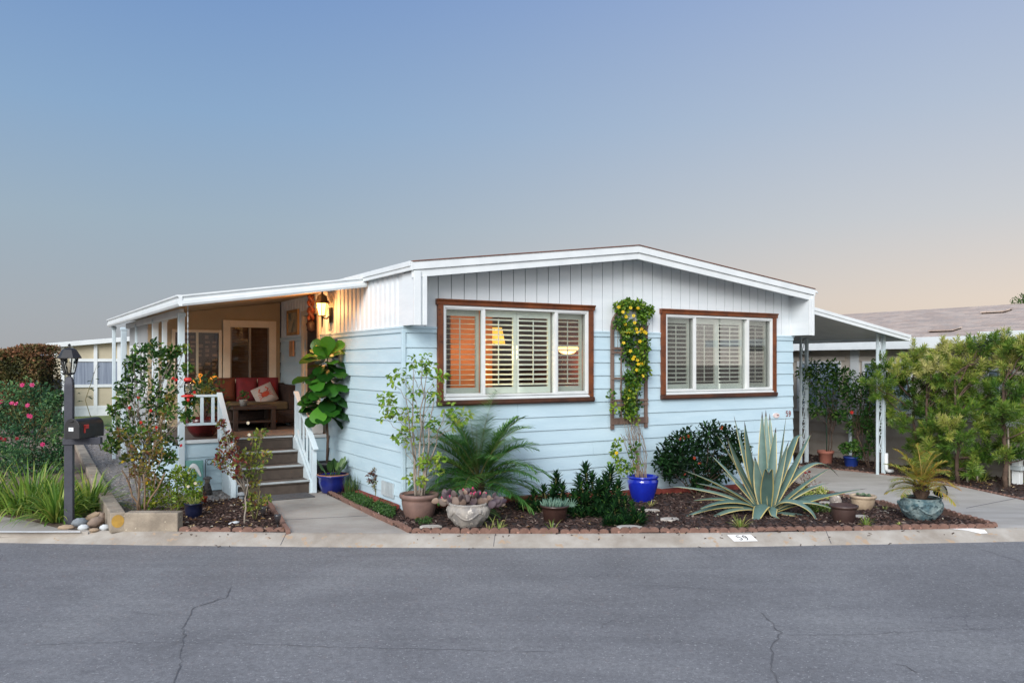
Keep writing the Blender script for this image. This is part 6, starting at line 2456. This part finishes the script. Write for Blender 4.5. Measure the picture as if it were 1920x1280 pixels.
# ================================================================== plants by the stairs and in the left yard
# ---- fiddle leaf fig
b = W(-.235, 2.22)
t = thing('potted_fiddle_fig', 'fiddle leaf fig with big glossy leaves in a dark pot right of the stairs', 'potted tree', b)
mb = MB()
mb.lathe([(0, 0), (.12, 0), (.13, .02), (.155, .33), (.165, .335), (.168, .385), (.15, .388), (.145, .34), (0, .33)], 32)
mb.build('pot', pm('dark_slate_pot', '#26282C', '#1E2023', 5, rough=.5), t)
soil(t, .148, .345)
mb = MB()
mb.tube([(0, 0, .3), (.012, 0, .7), (-.01, .01, 1.1), (0, 0, 1.6), (.01, 0, 2.0)], [.02, .018, .017, .012, .007], 8)
mb.build('trunk', M_brnbark, t)
mb = MB()
nl = 84
for i in range(nl):
    f = i / nl
    z = .98 + 1.0 * f
    az = i * 2.4
    wdt = 1.0 if f < .62 else .62
    el_ = -.5 + 1.3 * f + R.uniform(-.25, .25)
    d = V((math.cos(az) * math.cos(el_), math.sin(az) * math.cos(el_), math.sin(el_)))
    rr = R.uniform(.03, .16) * wdt
    p = V((math.cos(az) * rr, math.sin(az) * rr, z))
    s_ = R.uniform(.8, 1.15) * (.9 if f > .7 else 1)
    if f < .86:
        d = V((math.cos(az) * .75, math.sin(az) * .75, R.uniform(-.55, .25)))
        p = p + V((0, 0, .06))
    mb.bigleaf(p, d, (math.cos(az) * .7, math.sin(az) * .7 - .2, .8), .31 * s_, .23 * s_, min(1, max(0, .35 + .5 * (f > .85) + R.gauss(0, .2))), .25)
mb.build('crown', lm('fiddle_leaf', ['#173A14', '#27561C', '#3F7A26', '#63A034'], .25, .3, .5), t)
# ---- blue pot with upright leaves, wispy plant next to it
b = W(-.29, 1.80)
t = thing('potted_plant', 'upright broad leaved plant in a dark blue pot against the side wall', 'potted plant', b)
mb = MB()
mb.lathe([(0, 0), (.14, 0), (.16, .03), (.19, .14), (.2, .225), (.218, .235), (.22, .252), (.2, .255), (.19, .23), (0, .22)], 36)
mb.build('pot', pm('navy_glaze', '#1E2A78', '#18205C', 4, rough=.25, coat=.3), t)
mb = MB()
mb.lathe([(.198, .2545), (.222, .2535), (.222, .262), (.198, .264)], 36)
mb.build('rim', pm('tan_rim', '#A0705A', '#8A5E4A', 8, rough=.7), t)
soil(t, .195, .235)
mb = MB()
for i in range(13):
    a = R.uniform(0, 6.3)
    p = V((.08 * math.cos(a), .08 * math.sin(a), .23))
    d = V((math.cos(a) * .5, math.sin(a) * .4, 1))
    q = p + d.normalized() * R.uniform(.06, .13)
    mb.tube([p, q], .006, 5, 0, .4)
    mb.leaf(q, d, (math.cos(a), math.sin(a), .3), R.uniform(.13, .2), .085, R.random(), .25, -.1, 0, .5)
mb.build('foliage', lm('canna_leaf', ['#2C4A2A', '#466A36', '#6F8A4A'], .25), t)
b = W(-.16, 1.42)
t = thing('wispy_plant', 'wispy fine stemmed green plant leaning on the dark blue pot', 'plant', b)
mb = MB()
for i in range(110):
    a = R.uniform(0, 6.3)
    p = V((.07 * math.cos(a), .11 * math.sin(a), 0))
    mb.blade(p, (R.uniform(-.25, .25), R.uniform(-.3, .3), 1), R.uniform(.15, .34), .008, R.uniform(.1, .6), 4, R.random())
mb.build('blades', lm('wisp', ['#2E4A2A', '#466634', '#6A8040'], .3), t)
b = G(706, 938)
t = thing('small_shrub', 'small bronze leaved seedling on a thin stem by the walkway edging', 'shrub', b)
mb = MB()
limb(mb, (0, 0, 0), (-.03, 0, .28), .007, .004, 5, .05)
mb.build('stem', M_stem, t)
mb = MB()
clump_leaves(mb, [((-.05, 0, .30), .06, .2), ((-.02, 0, .24), .07, .4), ((.03, -.02, .18), .06, .6), ((-.03, 0, .36), .05, .1)], 26, .055, .026, .3)
mb.build('foliage', lm('bronze_leaf', ['#5A3A36', '#6E5A4A', '#6F7A54', '#8A9A6A'], .2), t)
# ---- ground cover along the walkway
M_gc = lm('ground_cover_leaf', ['#2A4A24', '#3D622C', '#5E8240'], .3)
def gcover(label, pts, n):
    mb = MB()
    poly = [G(x, y) for x, y in pts]
    c = sum((V(p) for p in poly), V()) / len(poly)
    for p in scatter(poly, n):
        h_ = .05 * R.random() ** .7 + .008
        mb.leaf((p.x - c.x, p.y - c.y, h_), rdir(.3), rdir(1), R.uniform(.018, .03), .014, R.random())
    o = mb.build('ground_cover', M_gc, None, (c.x, c.y, .012))
    struct(o, 'stuff', label)
    o['category'] = 'ground cover'
gcover('fluffy green ground cover patch nearer the blue pot beside the walkway', [(640, 934), (668, 928), (700, 944), (692, 956), (665, 950)], 2600)
gcover('fluffy green ground cover patch nearer the kerb beside the walkway', [(694, 956), (715, 944), (742, 958), (738, 976), (712, 968)], 2600)
gcover('thin green ground cover at the foot of the brown clay pot', [(775, 984), (800, 980), (812, 984), (800, 990)], 200)

# ---- camellia like tall bush left of the porch
def bushy(name, label, cat, px, py, clumps, mat, n, ln, w_, stem_mat=M_brnbark, depth=.3, trunk_r=.012, up=.25, grp=None, simple=False, jit=.25, flowers=None, fmat=None, fsz=.03, scale=1.1, stems=3, crown='foliage', curl=.2, toneamp=.25):
    b = G(px, py)
    s_ = b.y / FPX
    t = thing(name, label, cat, b, 0, grp)
    mb = MB()
    cl = []
    roots = [V((R.uniform(-.06, .06), R.uniform(-.06, .06), 0)) for _ in range(stems)]
    forks = []
    mz = sum(AT(x, y, b.y).z for x, y, r in clumps) / len(clumps) - b.z
    mx_ = sum(AT(x, y, b.y).x for x, y, r in clumps) / len(clumps) - b.x
    for r0 in roots:
        fk = V((r0.x * 3 + mx_ * .5 + R.uniform(-.06, .06) * stems, r0.y * 3, mz * .62))
        forks.append(fk)
        limb(mb, r0, fk, trunk_r, trunk_r * .7, 6, .05)
    for cx_, cy_, r in clumps:
        q = AT(cx_, cy_, b.y + R.uniform(-depth, depth)) - b
        q.z = max(q.z, r * s_ * .7)
        cl.append((q, r * s_ * scale, min(1, max(0, .45 + R.uniform(-toneamp, toneamp)))))
        mid = R.choice(forks)
        mid = mid * R.uniform(.55, 1.0)
        if q.z < mid.z:
            mid = mid * max(.15, q.z / mid.z * .7)
        limb(mb, mid, q, trunk_r * .5, .003, 5, .08)
        for k in range(3):
            limb(mb, mid + (q - mid) * R.uniform(.4, 1), q + rdir() * r * s_ * .9, .004, .0015, 4, .08, 3)
    mb.build('stems' if crown == 'foliage' else 'trunk', stem_mat, t)
    mb = MB()
    clump_leaves(mb, cl, n, ln, w_, up, simple, jit, curl=curl)
    mb.build(crown, mat, t)
    if flowers:
        for fx, fy in flowers:
            mb = MB()
            q = AT(fx, fy, b.y - depth * R.uniform(.6, 1.2)) - b
            for k in range(3):
                mb.flower(q, (R.uniform(-.5, .7), -1, R.uniform(-.2, .9)), fsz * (1 - .25 * k), 6, R.random())
            mb.build('flower', fmat, t)
    return t
M_cam = lm('camellia_leaf', ['#1C3A18', '#2C5220', '#446C28', '#658734', '#8C9240'], .25, .35)
bushy('flowering_shrub', 'tall loose green shrub with red blooms in front of the left porch posts', 'shrub', 268, 955,
      [(265, 662, 14), (290, 655, 14), (300, 690, 22), (255, 702, 20), (238, 722, 17), (275, 735, 24), (315, 735, 22), (318, 770, 14), (240, 765, 20), (285, 785, 25), (222, 808, 18), (265, 820, 22), (310, 830, 22), (318, 855, 10),
       (300, 868, 18), (325, 660, 8), (232, 745, 12), (250, 680, 12), (310, 670, 12), (245, 800, 18), (295, 755, 20), (280, 850, 18), (320, 700, 14), (213, 770, 8), (345, 655, 6), (352, 690, 6), (355, 752, 8), (350, 780, 8), (210, 835, 10), (305, 805, 20)],
      M_cam, 88, .058, .034, M_bark, .28, .012, .2, None, False, .25, [(260, 745), (243, 764), (325, 709), (264, 792), (294, 801), (330, 712), (340, 835), (365, 735), (283, 770)], M_redp, .024, 1.2, 4)
M_yrose = lm('yellowing_leaf', ['#4E5E2A', '#6E7A34', '#97903E', '#B8964A', '#9A5A3A'], .3, .5)
bushy('rose_bush', 'leggy rose bush with yellowing leaves in front of the tall red flowered shrub', 'rose bush', 268, 962,
      [(245, 830, 14), (282, 815, 16), (262, 850, 16), (292, 850, 12), (275, 880, 14), (240, 860, 12), (300, 825, 10), (285, 900, 12), (316, 752, 10), (305, 775, 8), (225, 815, 10), (255, 885, 10)],
      M_yrose, 48, .050, .030, pm('tan_cane', '#8A7058', '#74604C', 8, rough=.9), .15, .013, .2, None, False, .3, [(230, 866), (248, 862), (275, 905)], M_yelp, .022, 1.1, 4)
bushy('low_shrub', 'low bright yellow green shrub behind the concrete corner wall', 'shrub', 322, 958,
      [(285, 915, 16), (305, 905, 18), (330, 900, 18), (350, 905, 16), (365, 915, 14), (295, 935, 16), (320, 930, 20), (345, 935, 18), (365, 935, 14), (280, 945, 10), (335, 950, 14), (310, 950, 14), (335, 885, 10), (357, 890, 10)],
      lm('lime_leaf', ['#4A6A20', '#6E8E28', '#93AA34', '#BFB84A'], .35), 90, .048, .027, M_stem, .2, .007, .4, None, False, .25, [(366, 906), (353, 912)], M_crm, .022)
# red leaved rose standard and its neighbour
M_rr = lm('red_young_leaf', ['#4A1E22', '#6E2A2A', '#8A4034', '#5E6A34', '#8A9440'], .3, .45)
M_gr = lm('rose_leaf', ['#4E6A2A', '#7A8E34', '#A3A544', '#8A5A3A'], .3, .45)
bushy('rose_bush', 'rose bush with dark red young leaves leaning left beside the stairs', 'rose bush', 452, 985,
      [(418, 850, 12), (435, 858, 12), (425, 875, 10), (448, 868, 9), (410, 865, 8), (440, 845, 8), (428, 815, 8), (420, 830, 7), (415, 795, 6), (445, 890, 6), (438, 825, 6)], M_rr, 40, .046, .028, M_bark, .08, .011, .2, None, False, .28, None, None, .03, 1.1, 1)
bushy('rose_bush', 'rose bush with two cream blooms in front of the stair treads', 'rose bush', 477, 975,
      [(490, 812, 9), (478, 822, 8), (482, 845, 8), (492, 860, 10), (470, 865, 8), (485, 880, 9), (500, 855, 8), (465, 890, 8), (478, 905, 6), (460, 850, 7), (475, 930, 6), (500, 935, 6), (490, 945, 8), (468, 950, 8)], M_gr, 32, .046, .028, M_stem, .08, .008, .2, None, False, .28,
      [(465, 793), (467, 815)], M_crm, .022, 1.1, 3)
# small pots in the left bed
b = G(363, 971)
t = thing('potted_plant', 'wispy green plant in a small navy blue pot in the rose bed', 'potted plant', b)
mb = MB()
mb.lathe([(0, 0), (.075, 0), (.085, .02), (.098, .1), (.1, .165), (.108, .168), (.108, .18), (.094, .18), (.09, .15), (0, .14)], 28)
mb.build('pot', pm('midnight_glaze', '#161C34', '#10142A', 5, rough=.3), t)
mb = MB()
for i in range(60):
    mb.blade((R.uniform(-.05, .05), R.uniform(-.05, .05), .15), rdir(1.3), R.uniform(.06, .16), .007, .5, 4, R.random())
mb.build('foliage', M_tuft, t)
b = G(380, 945)
t = thing('potted_plant', 'tiny red plant in a small orange terracotta pot near the teal sign', 'potted plant', b)
mb = MB()
mb.lathe([(0, 0), (.04, 0), (.055, .08), (.06, .082), (.06, .1), (.05, .1), (.045, .08), (0, .075)], 20)
mb.build('pot', pm('orange_terracotta', '#A8452E', '#8E3A26', 8, rough=.8), t)
mb = MB()
clump_leaves(mb, [((0, 0, .13), .05, .4)], 40, .035, .014, .5)
mb.build('foliage', M_rr, t)

# ---- roses at far left
M_rose = lm('rose_bush_leaf', ['#2A4A32', '#3A6440', '#56804E', '#7C9A5C'], .3, .45)
bushy('rose_bush', 'big rose bush with pink blooms left of the lamp post', 'rose bush', 60, 888,
      [(15, 740, 24), (45, 735, 24), (75, 740, 22), (100, 750, 16), (20, 775, 26), (55, 770, 28), (90, 775, 22), (115, 790, 14), (10, 810, 26), (45, 805, 28), (80, 810, 26), (108, 820, 18), (25, 845, 24), (60, 845, 26), (95, 850, 22), (118, 850, 14), (-20, 770, 30), (-20, 810, 30), (110, 745, 10), (-15, 850, 26), (20, 872, 22), (58, 874, 22), (95, 874, 20), (118, 868, 14), (75, 860, 22), (35, 862, 22)],
      M_rose, 190, .055, .034, M_stem, .4, .012, .3, None, False, .25, [(42, 722), (3, 753), (52, 760), (58, 780), (31, 757), (113, 741), (22, 756), (60, 722), (80, 833), (54, 779)], M_pink, .043)
bushy('rose_bush', 'low rose bush with dark red blooms at the left edge of the yard', 'rose bush', 20, 915,
      [(-10, 850, 18), (15, 848, 16), (40, 856, 14), (0, 875, 18), (28, 878, 16), (-25, 870, 18)], M_rose, 120, .05, .03, M_stem, .2, .009, .3, None, False, .25, [(10, 823), (2, 822), (32, 822), (8, 827)], lm('crimson_petal', ['#7A1420', '#A01E2C'], .3), .03)
# tall bare weed behind the mailbox
b = G(190, 845)
t = thing('tall_weed', 'tall thin weed with sparse drooping leaves behind the mailbox', 'weed', b)
mb, lf = MB(), MB()
def wl_(px, py):
    return AT(px, py, b.y) - b
stem = [V((0, 0, 0)), wl_(160, 750), wl_(170, 720), wl_(178, 695), wl_(182, 683)]
mb.tube(stem, [.01, .007, .006, .004, .002], 5)
for px, py, qx, qy in ((152, 738, 143, 737), (165, 731, 173, 727), (170, 728, 177, 733), (160, 743, 172, 744), (172, 714, 161, 715), (178, 710, 186, 711), (179, 698, 173, 700), (181, 690, 187, 686), (157, 752, 142, 752), (165, 745, 175, 748)):
    p0, p1 = wl_(px, py), wl_(qx, qy)
    lf.leaf(p0, p1 - p0, (0, -.3, 1), (p1 - p0).length, .035, R.random(), .2, .2)
    lf.leaf(p0 + (p1 - p0) * .4, (p1 - p0) + V((0, .1, .03)), (0, -.3, 1), (p1 - p0).length * .8, .03, R.random(), .2, .2)
mb.build('stem', M_stem, t)
lf.build('foliage', LEAF_DARK, t)
# ---- agapanthus clumps
M_aga = lm('strap_leaf', ['#456C24', '#688F36', '#90AE4A', '#B5B95C'], .35, .4)
def strap(label, px, py, n, ln, rad):
    tuft(label, px, py, n, ln, .026, 1.3, M_aga, 'strap leaved clumps at the lamp post', 1.0, 'strap_leaf_plant', 'plant', rad)
strap('big clump of arching strap leaves at the far left of the pavement', 55, 957, 330, .66, .34)
strap('clump of arching strap leaves left of the lamp post foot', 108, 976, 170, .55, .16)
strap('clump of arching strap leaves between the lamp post and the concrete wall', 166, 958, 170, .55, .18)
strap('pale clump of strap leaves cut by the left edge of the picture', -22, 955, 110, .55, .2)
# ---- hedge
b = AT(50, 735, 21)
hd = thing('hedge', 'square clipped brown green hedge behind the pink roses at far left', 'hedge', (b.x, 21, 0))
mb = MB()
hw_, hz_ = .54, 2.1
for i in range(9000):
    f = R.randrange(3)
    x, y, z = R.uniform(-hw_, hw_), R.uniform(-.6, .6), R.uniform(.2, hz_)
    if f == 0:
        y = -.6
    elif f == 1:
        x = R.choice((-hw_, hw_))
    else:
        z = hz_ + .08 * math.sin(x * 4)
    n1 = noise.noise(V((x, y, z)) * 2.4)
    if f == 2:
        z += .05 * n1
    d = rdir(.2)
    p = V((x, y, z)) + d * .06 + V((n1 * .09, n1 * .09, 0))
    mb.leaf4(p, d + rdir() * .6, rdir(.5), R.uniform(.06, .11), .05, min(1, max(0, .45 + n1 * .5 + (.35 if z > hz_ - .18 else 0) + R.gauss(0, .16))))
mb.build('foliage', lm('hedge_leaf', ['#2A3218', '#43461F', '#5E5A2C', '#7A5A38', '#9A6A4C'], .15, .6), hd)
mb = MB()
mb.box(-hw_ + .12, hw_ - .12, -.48, .48, .15, hz_ - .1)
for k in range(5):
    mb.tube([(-.4 + .2 * k, 0, 0), (-.4 + .2 * k, 0, .3)], .03, 6)
mb.build('branches', pm('hedge_wood', '#2E261C', '#241E16', 6, rough=1), hd)

# ================================================================== right side plants
# climbing plants under the carport
M_clb = lm('climber_leaf', ['#20401E', '#335C28', '#4E7634', '#739044'], .3, .6, .15)
b = G(1548, 868)
def carport_plant(name, label, px, py, pot_prof, pot_mat, clumps, fl=None, n=105):
    t = bushy(name, label, 'potted plant', px, py, clumps, M_clb, n, .07, .034, M_brnbark, .25, .011, .1, None, False, .25, fl, M_redp, .04, 1.15, 2)
    mb = MB()
    mb.lathe(pot_prof, 32)
    mb.build('pot', pot_mat, t)
    return t
tp = [(0, 0), (.105, 0), (.115, .02), (.14, .2), (.155, .205), (.16, .26), (.142, .262), (.135, .22), (0, .21)]
carport_plant('potted_climber', 'leafy climber on a stake in a terracotta pot under the carport', 1548, 869, tp, pm('terracotta_pot', '#9A6252', '#844F42', 6, rough=.85),
              [(1545, 700, 20), (1562, 715, 20), (1535, 735, 20), (1572, 742, 18), (1522, 715, 16), (1526, 690, 14), (1550, 755, 18), (1575, 705, 15), (1560, 690, 14), (1515, 745, 14), (1530, 770, 12), (1545, 720, 20), (1558, 775, 10), (1585, 725, 14), (1508, 700, 12)])
mb = MB()
bb = G(1548, 869)
mb.tube([(bb.x + .02, bb.y, .05), (bb.x + .03, bb.y + .03, 1.4)], .01, 6)
tag(mb.build('plant_stake', pm('green_stake', '#2A4A38', '#223C2E', 5)), 'thin green stake in the terracotta pot under the carport', 'stake')
carport_plant('potted_climber', 'leafy climber with a red bloom in a matt blue pot under the carport', 1596, 875, [(0, 0), (.1, 0), (.11, .02), (.135, .17), (.148, .175), (.15, .2), (.135, .202), (.13, .18), (0, .17)], pm('matt_blue', '#1F3A86', '#1A2F70', 5, rough=.5),
              [(1600, 715, 20), (1612, 745, 20), (1592, 760, 17), (1625, 745, 20), (1610, 790, 15), (1635, 710, 18), (1640, 770, 16), (1618, 720, 16), (1600, 800, 12), (1590, 735, 16), (1625, 800, 12), (1648, 740, 14), (1600, 835, 8), (1585, 840, 7), (1575, 780, 10)], [(1597, 773)])
mb = MB()
bb = G(1604, 872)
mb.beam((bb.x, bb.y + .25, -.2), (bb.x, bb.y + .25, 1.5), .05, .05)
tag(mb.build('plant_post', M_rail), 'peeling white post behind the matt blue pot', 'post')
bushy('wall_shrub', 'thin shrub against the neighbour wall between blue pot and carport post', 'shrub', 1634, 878, [(1630, 800, 12), (1640, 820, 12), (1632, 840, 10), (1645, 800, 12), (1655, 780, 12), (1625, 780, 10), (1612, 850, 8), (1640, 760, 14), (1650, 720, 16), (1640, 690, 14), (1630, 730, 16)], M_clb, 80, .07, .03, M_brnbark, .2, .016)
# fern pines: feathery tufts of narrow leaves
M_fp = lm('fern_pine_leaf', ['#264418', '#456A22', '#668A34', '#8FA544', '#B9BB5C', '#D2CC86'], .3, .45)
def fern_pine(label, px, py, clumps, r_tr=.035):
    b = G(px, py)
    s_ = b.y / FPX
    t = thing('fern_pine_tree', label, 'tree', b, 0, 'fern pines along the driveway')
    tk, lf = MB(), MB()
    top = max(AT(x, y, b.y).z for x, y, r in clumps)
    tr_pts = limb(tk, (0, 0, -.02), (R.uniform(-.05, .05), .05, top * .8), r_tr, r_tr * .4, 8, .03, 8)
    for cx_, cy_, r in clumps:
        q = AT(cx_, cy_, b.y + R.uniform(-.35, .35)) - b
        a = min(tr_pts, key=lambda p: (p - q * .8).length + abs(p.z - q.z * .75))
        limb(tk, a, q, .014, .006, 5, .06)
        R_ = r * s_ * 1.15
        tone = min(1, max(0, R.gauss(.34, .13)))
        for k in range(int(13 * (r / 24) ** 2) + 6):
            d = rdir(.25)
            c = q + d * R_ * (R.random() ** .35)
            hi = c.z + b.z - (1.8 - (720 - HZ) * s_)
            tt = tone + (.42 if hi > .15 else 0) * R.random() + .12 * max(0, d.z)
            sh = (d + V((0, 0, .7))).normalized()
            ln_ = R.uniform(.08, .2)
            lsz = R.uniform(.75, 1.3)
            limb(tk, q + (c - q) * .3, c, .004, .002, 3, .06, 2)
            for j in range(34):
                f = j / 34
                az = j * 2.4
                x_ = sh.orthogonal().normalized()
                y_ = sh.cross(x_)
                dd = (x_ * math.cos(az) + y_ * math.sin(az)) * (1.05 - .55 * f) + sh * (.35 + .9 * f)
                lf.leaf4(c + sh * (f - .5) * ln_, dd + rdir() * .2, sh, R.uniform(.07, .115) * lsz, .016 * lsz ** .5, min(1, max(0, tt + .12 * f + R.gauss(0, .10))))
    tk.build('trunk', M_brnbark, t)
    lf.build('crown', M_fp, t)
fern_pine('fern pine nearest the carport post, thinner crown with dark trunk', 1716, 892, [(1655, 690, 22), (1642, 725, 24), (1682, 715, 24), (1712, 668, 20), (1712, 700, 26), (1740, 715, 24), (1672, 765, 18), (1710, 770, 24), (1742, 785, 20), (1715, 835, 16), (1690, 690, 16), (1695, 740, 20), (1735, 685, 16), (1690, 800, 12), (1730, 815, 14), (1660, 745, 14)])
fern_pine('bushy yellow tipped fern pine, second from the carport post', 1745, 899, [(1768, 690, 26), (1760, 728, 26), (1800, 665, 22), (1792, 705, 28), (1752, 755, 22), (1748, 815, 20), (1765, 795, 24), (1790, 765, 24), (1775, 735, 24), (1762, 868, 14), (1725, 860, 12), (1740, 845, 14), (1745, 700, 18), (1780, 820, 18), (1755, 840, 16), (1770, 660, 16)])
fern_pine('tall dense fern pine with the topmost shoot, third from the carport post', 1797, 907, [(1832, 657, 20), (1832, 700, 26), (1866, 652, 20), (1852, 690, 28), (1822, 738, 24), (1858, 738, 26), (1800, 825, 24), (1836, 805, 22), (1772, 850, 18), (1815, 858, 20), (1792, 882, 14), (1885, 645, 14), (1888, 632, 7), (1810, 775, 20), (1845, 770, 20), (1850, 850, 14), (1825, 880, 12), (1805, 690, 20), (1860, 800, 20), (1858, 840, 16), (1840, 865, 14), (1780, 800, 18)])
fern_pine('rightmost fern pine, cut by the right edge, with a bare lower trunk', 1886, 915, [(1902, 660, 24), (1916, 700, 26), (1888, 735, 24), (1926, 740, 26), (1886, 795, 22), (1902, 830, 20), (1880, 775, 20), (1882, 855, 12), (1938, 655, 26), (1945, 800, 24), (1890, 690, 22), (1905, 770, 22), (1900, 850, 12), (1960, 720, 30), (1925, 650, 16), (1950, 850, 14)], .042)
for px, py, h_, lab in ((1814, 905, .42, 'short pale stake in the mulch under the third fern pine'), (1833, 904, .5, 'taller pale stake in the mulch under the third fern pine'), (1893, 913, .95, 'long pale stake beside the trunk of the rightmost fern pine'), (1791, 899, .4, 'pale stake leaning beside the third fern pine trunk')):
    p = G(px, py)
    mb = MB()
    mb.beam((p.x, p.y, p.z - .02), (p.x - .03, p.y, p.z + h_), .022, .022)
    tag(mb.build('tree_stake', pm('bare_timber', '#A39A8C', '#8E8576', 8, rough=.9)), lab, 'stake', 'stakes under the fern pines')
tuft('low green fern like tuft at the foot of the third fern pine', 1838, 903, 70, .26, .02, 1.1, M_fp, 'tufts in the driveway bed', 1.0, 'fern_tuft', 'plant', .1)
tuft('small green tuft at the right edge by the utility post', 1918, 905, 60, .22, .02, 1.1, M_fp, 'tufts in the driveway bed', 1.0, 'fern_tuft', 'plant', .1)
# tree far behind the neighbour roof
b = V(((1945 - 960) / FPX * 34, 34, 0))
t = thing('far_tree', 'green treetop rising behind the shingled roof at the right edge', 'tree', b)
mb = MB()
limb(mb, (0, 0, 0), (0, 0, 3.6), .2, .08, 8, .02)
cl = []
for i in range(60):
    d = rdir()
    cl.append((V((0, 0, 3.5)) + V((d.x * 1.0, d.y * 1.0, d.z * 1.25)) * R.uniform(.5, 1), .32, min(1, max(0, .4 + .3 * d.z + R.gauss(0, .15)))))
    limb(mb, (0, 0, 2.4), cl[-1][0], .03, .01, 4, .05, 3)
mb.build('trunk', M_brnbark, t)
mb = MB()
clump_leaves(mb, cl, 110, .11, .05, .3, True, .15)
mb.build('crown', lm('far_leaf', ['#2A4A20', '#46682A', '#6A8636'], .3), t)
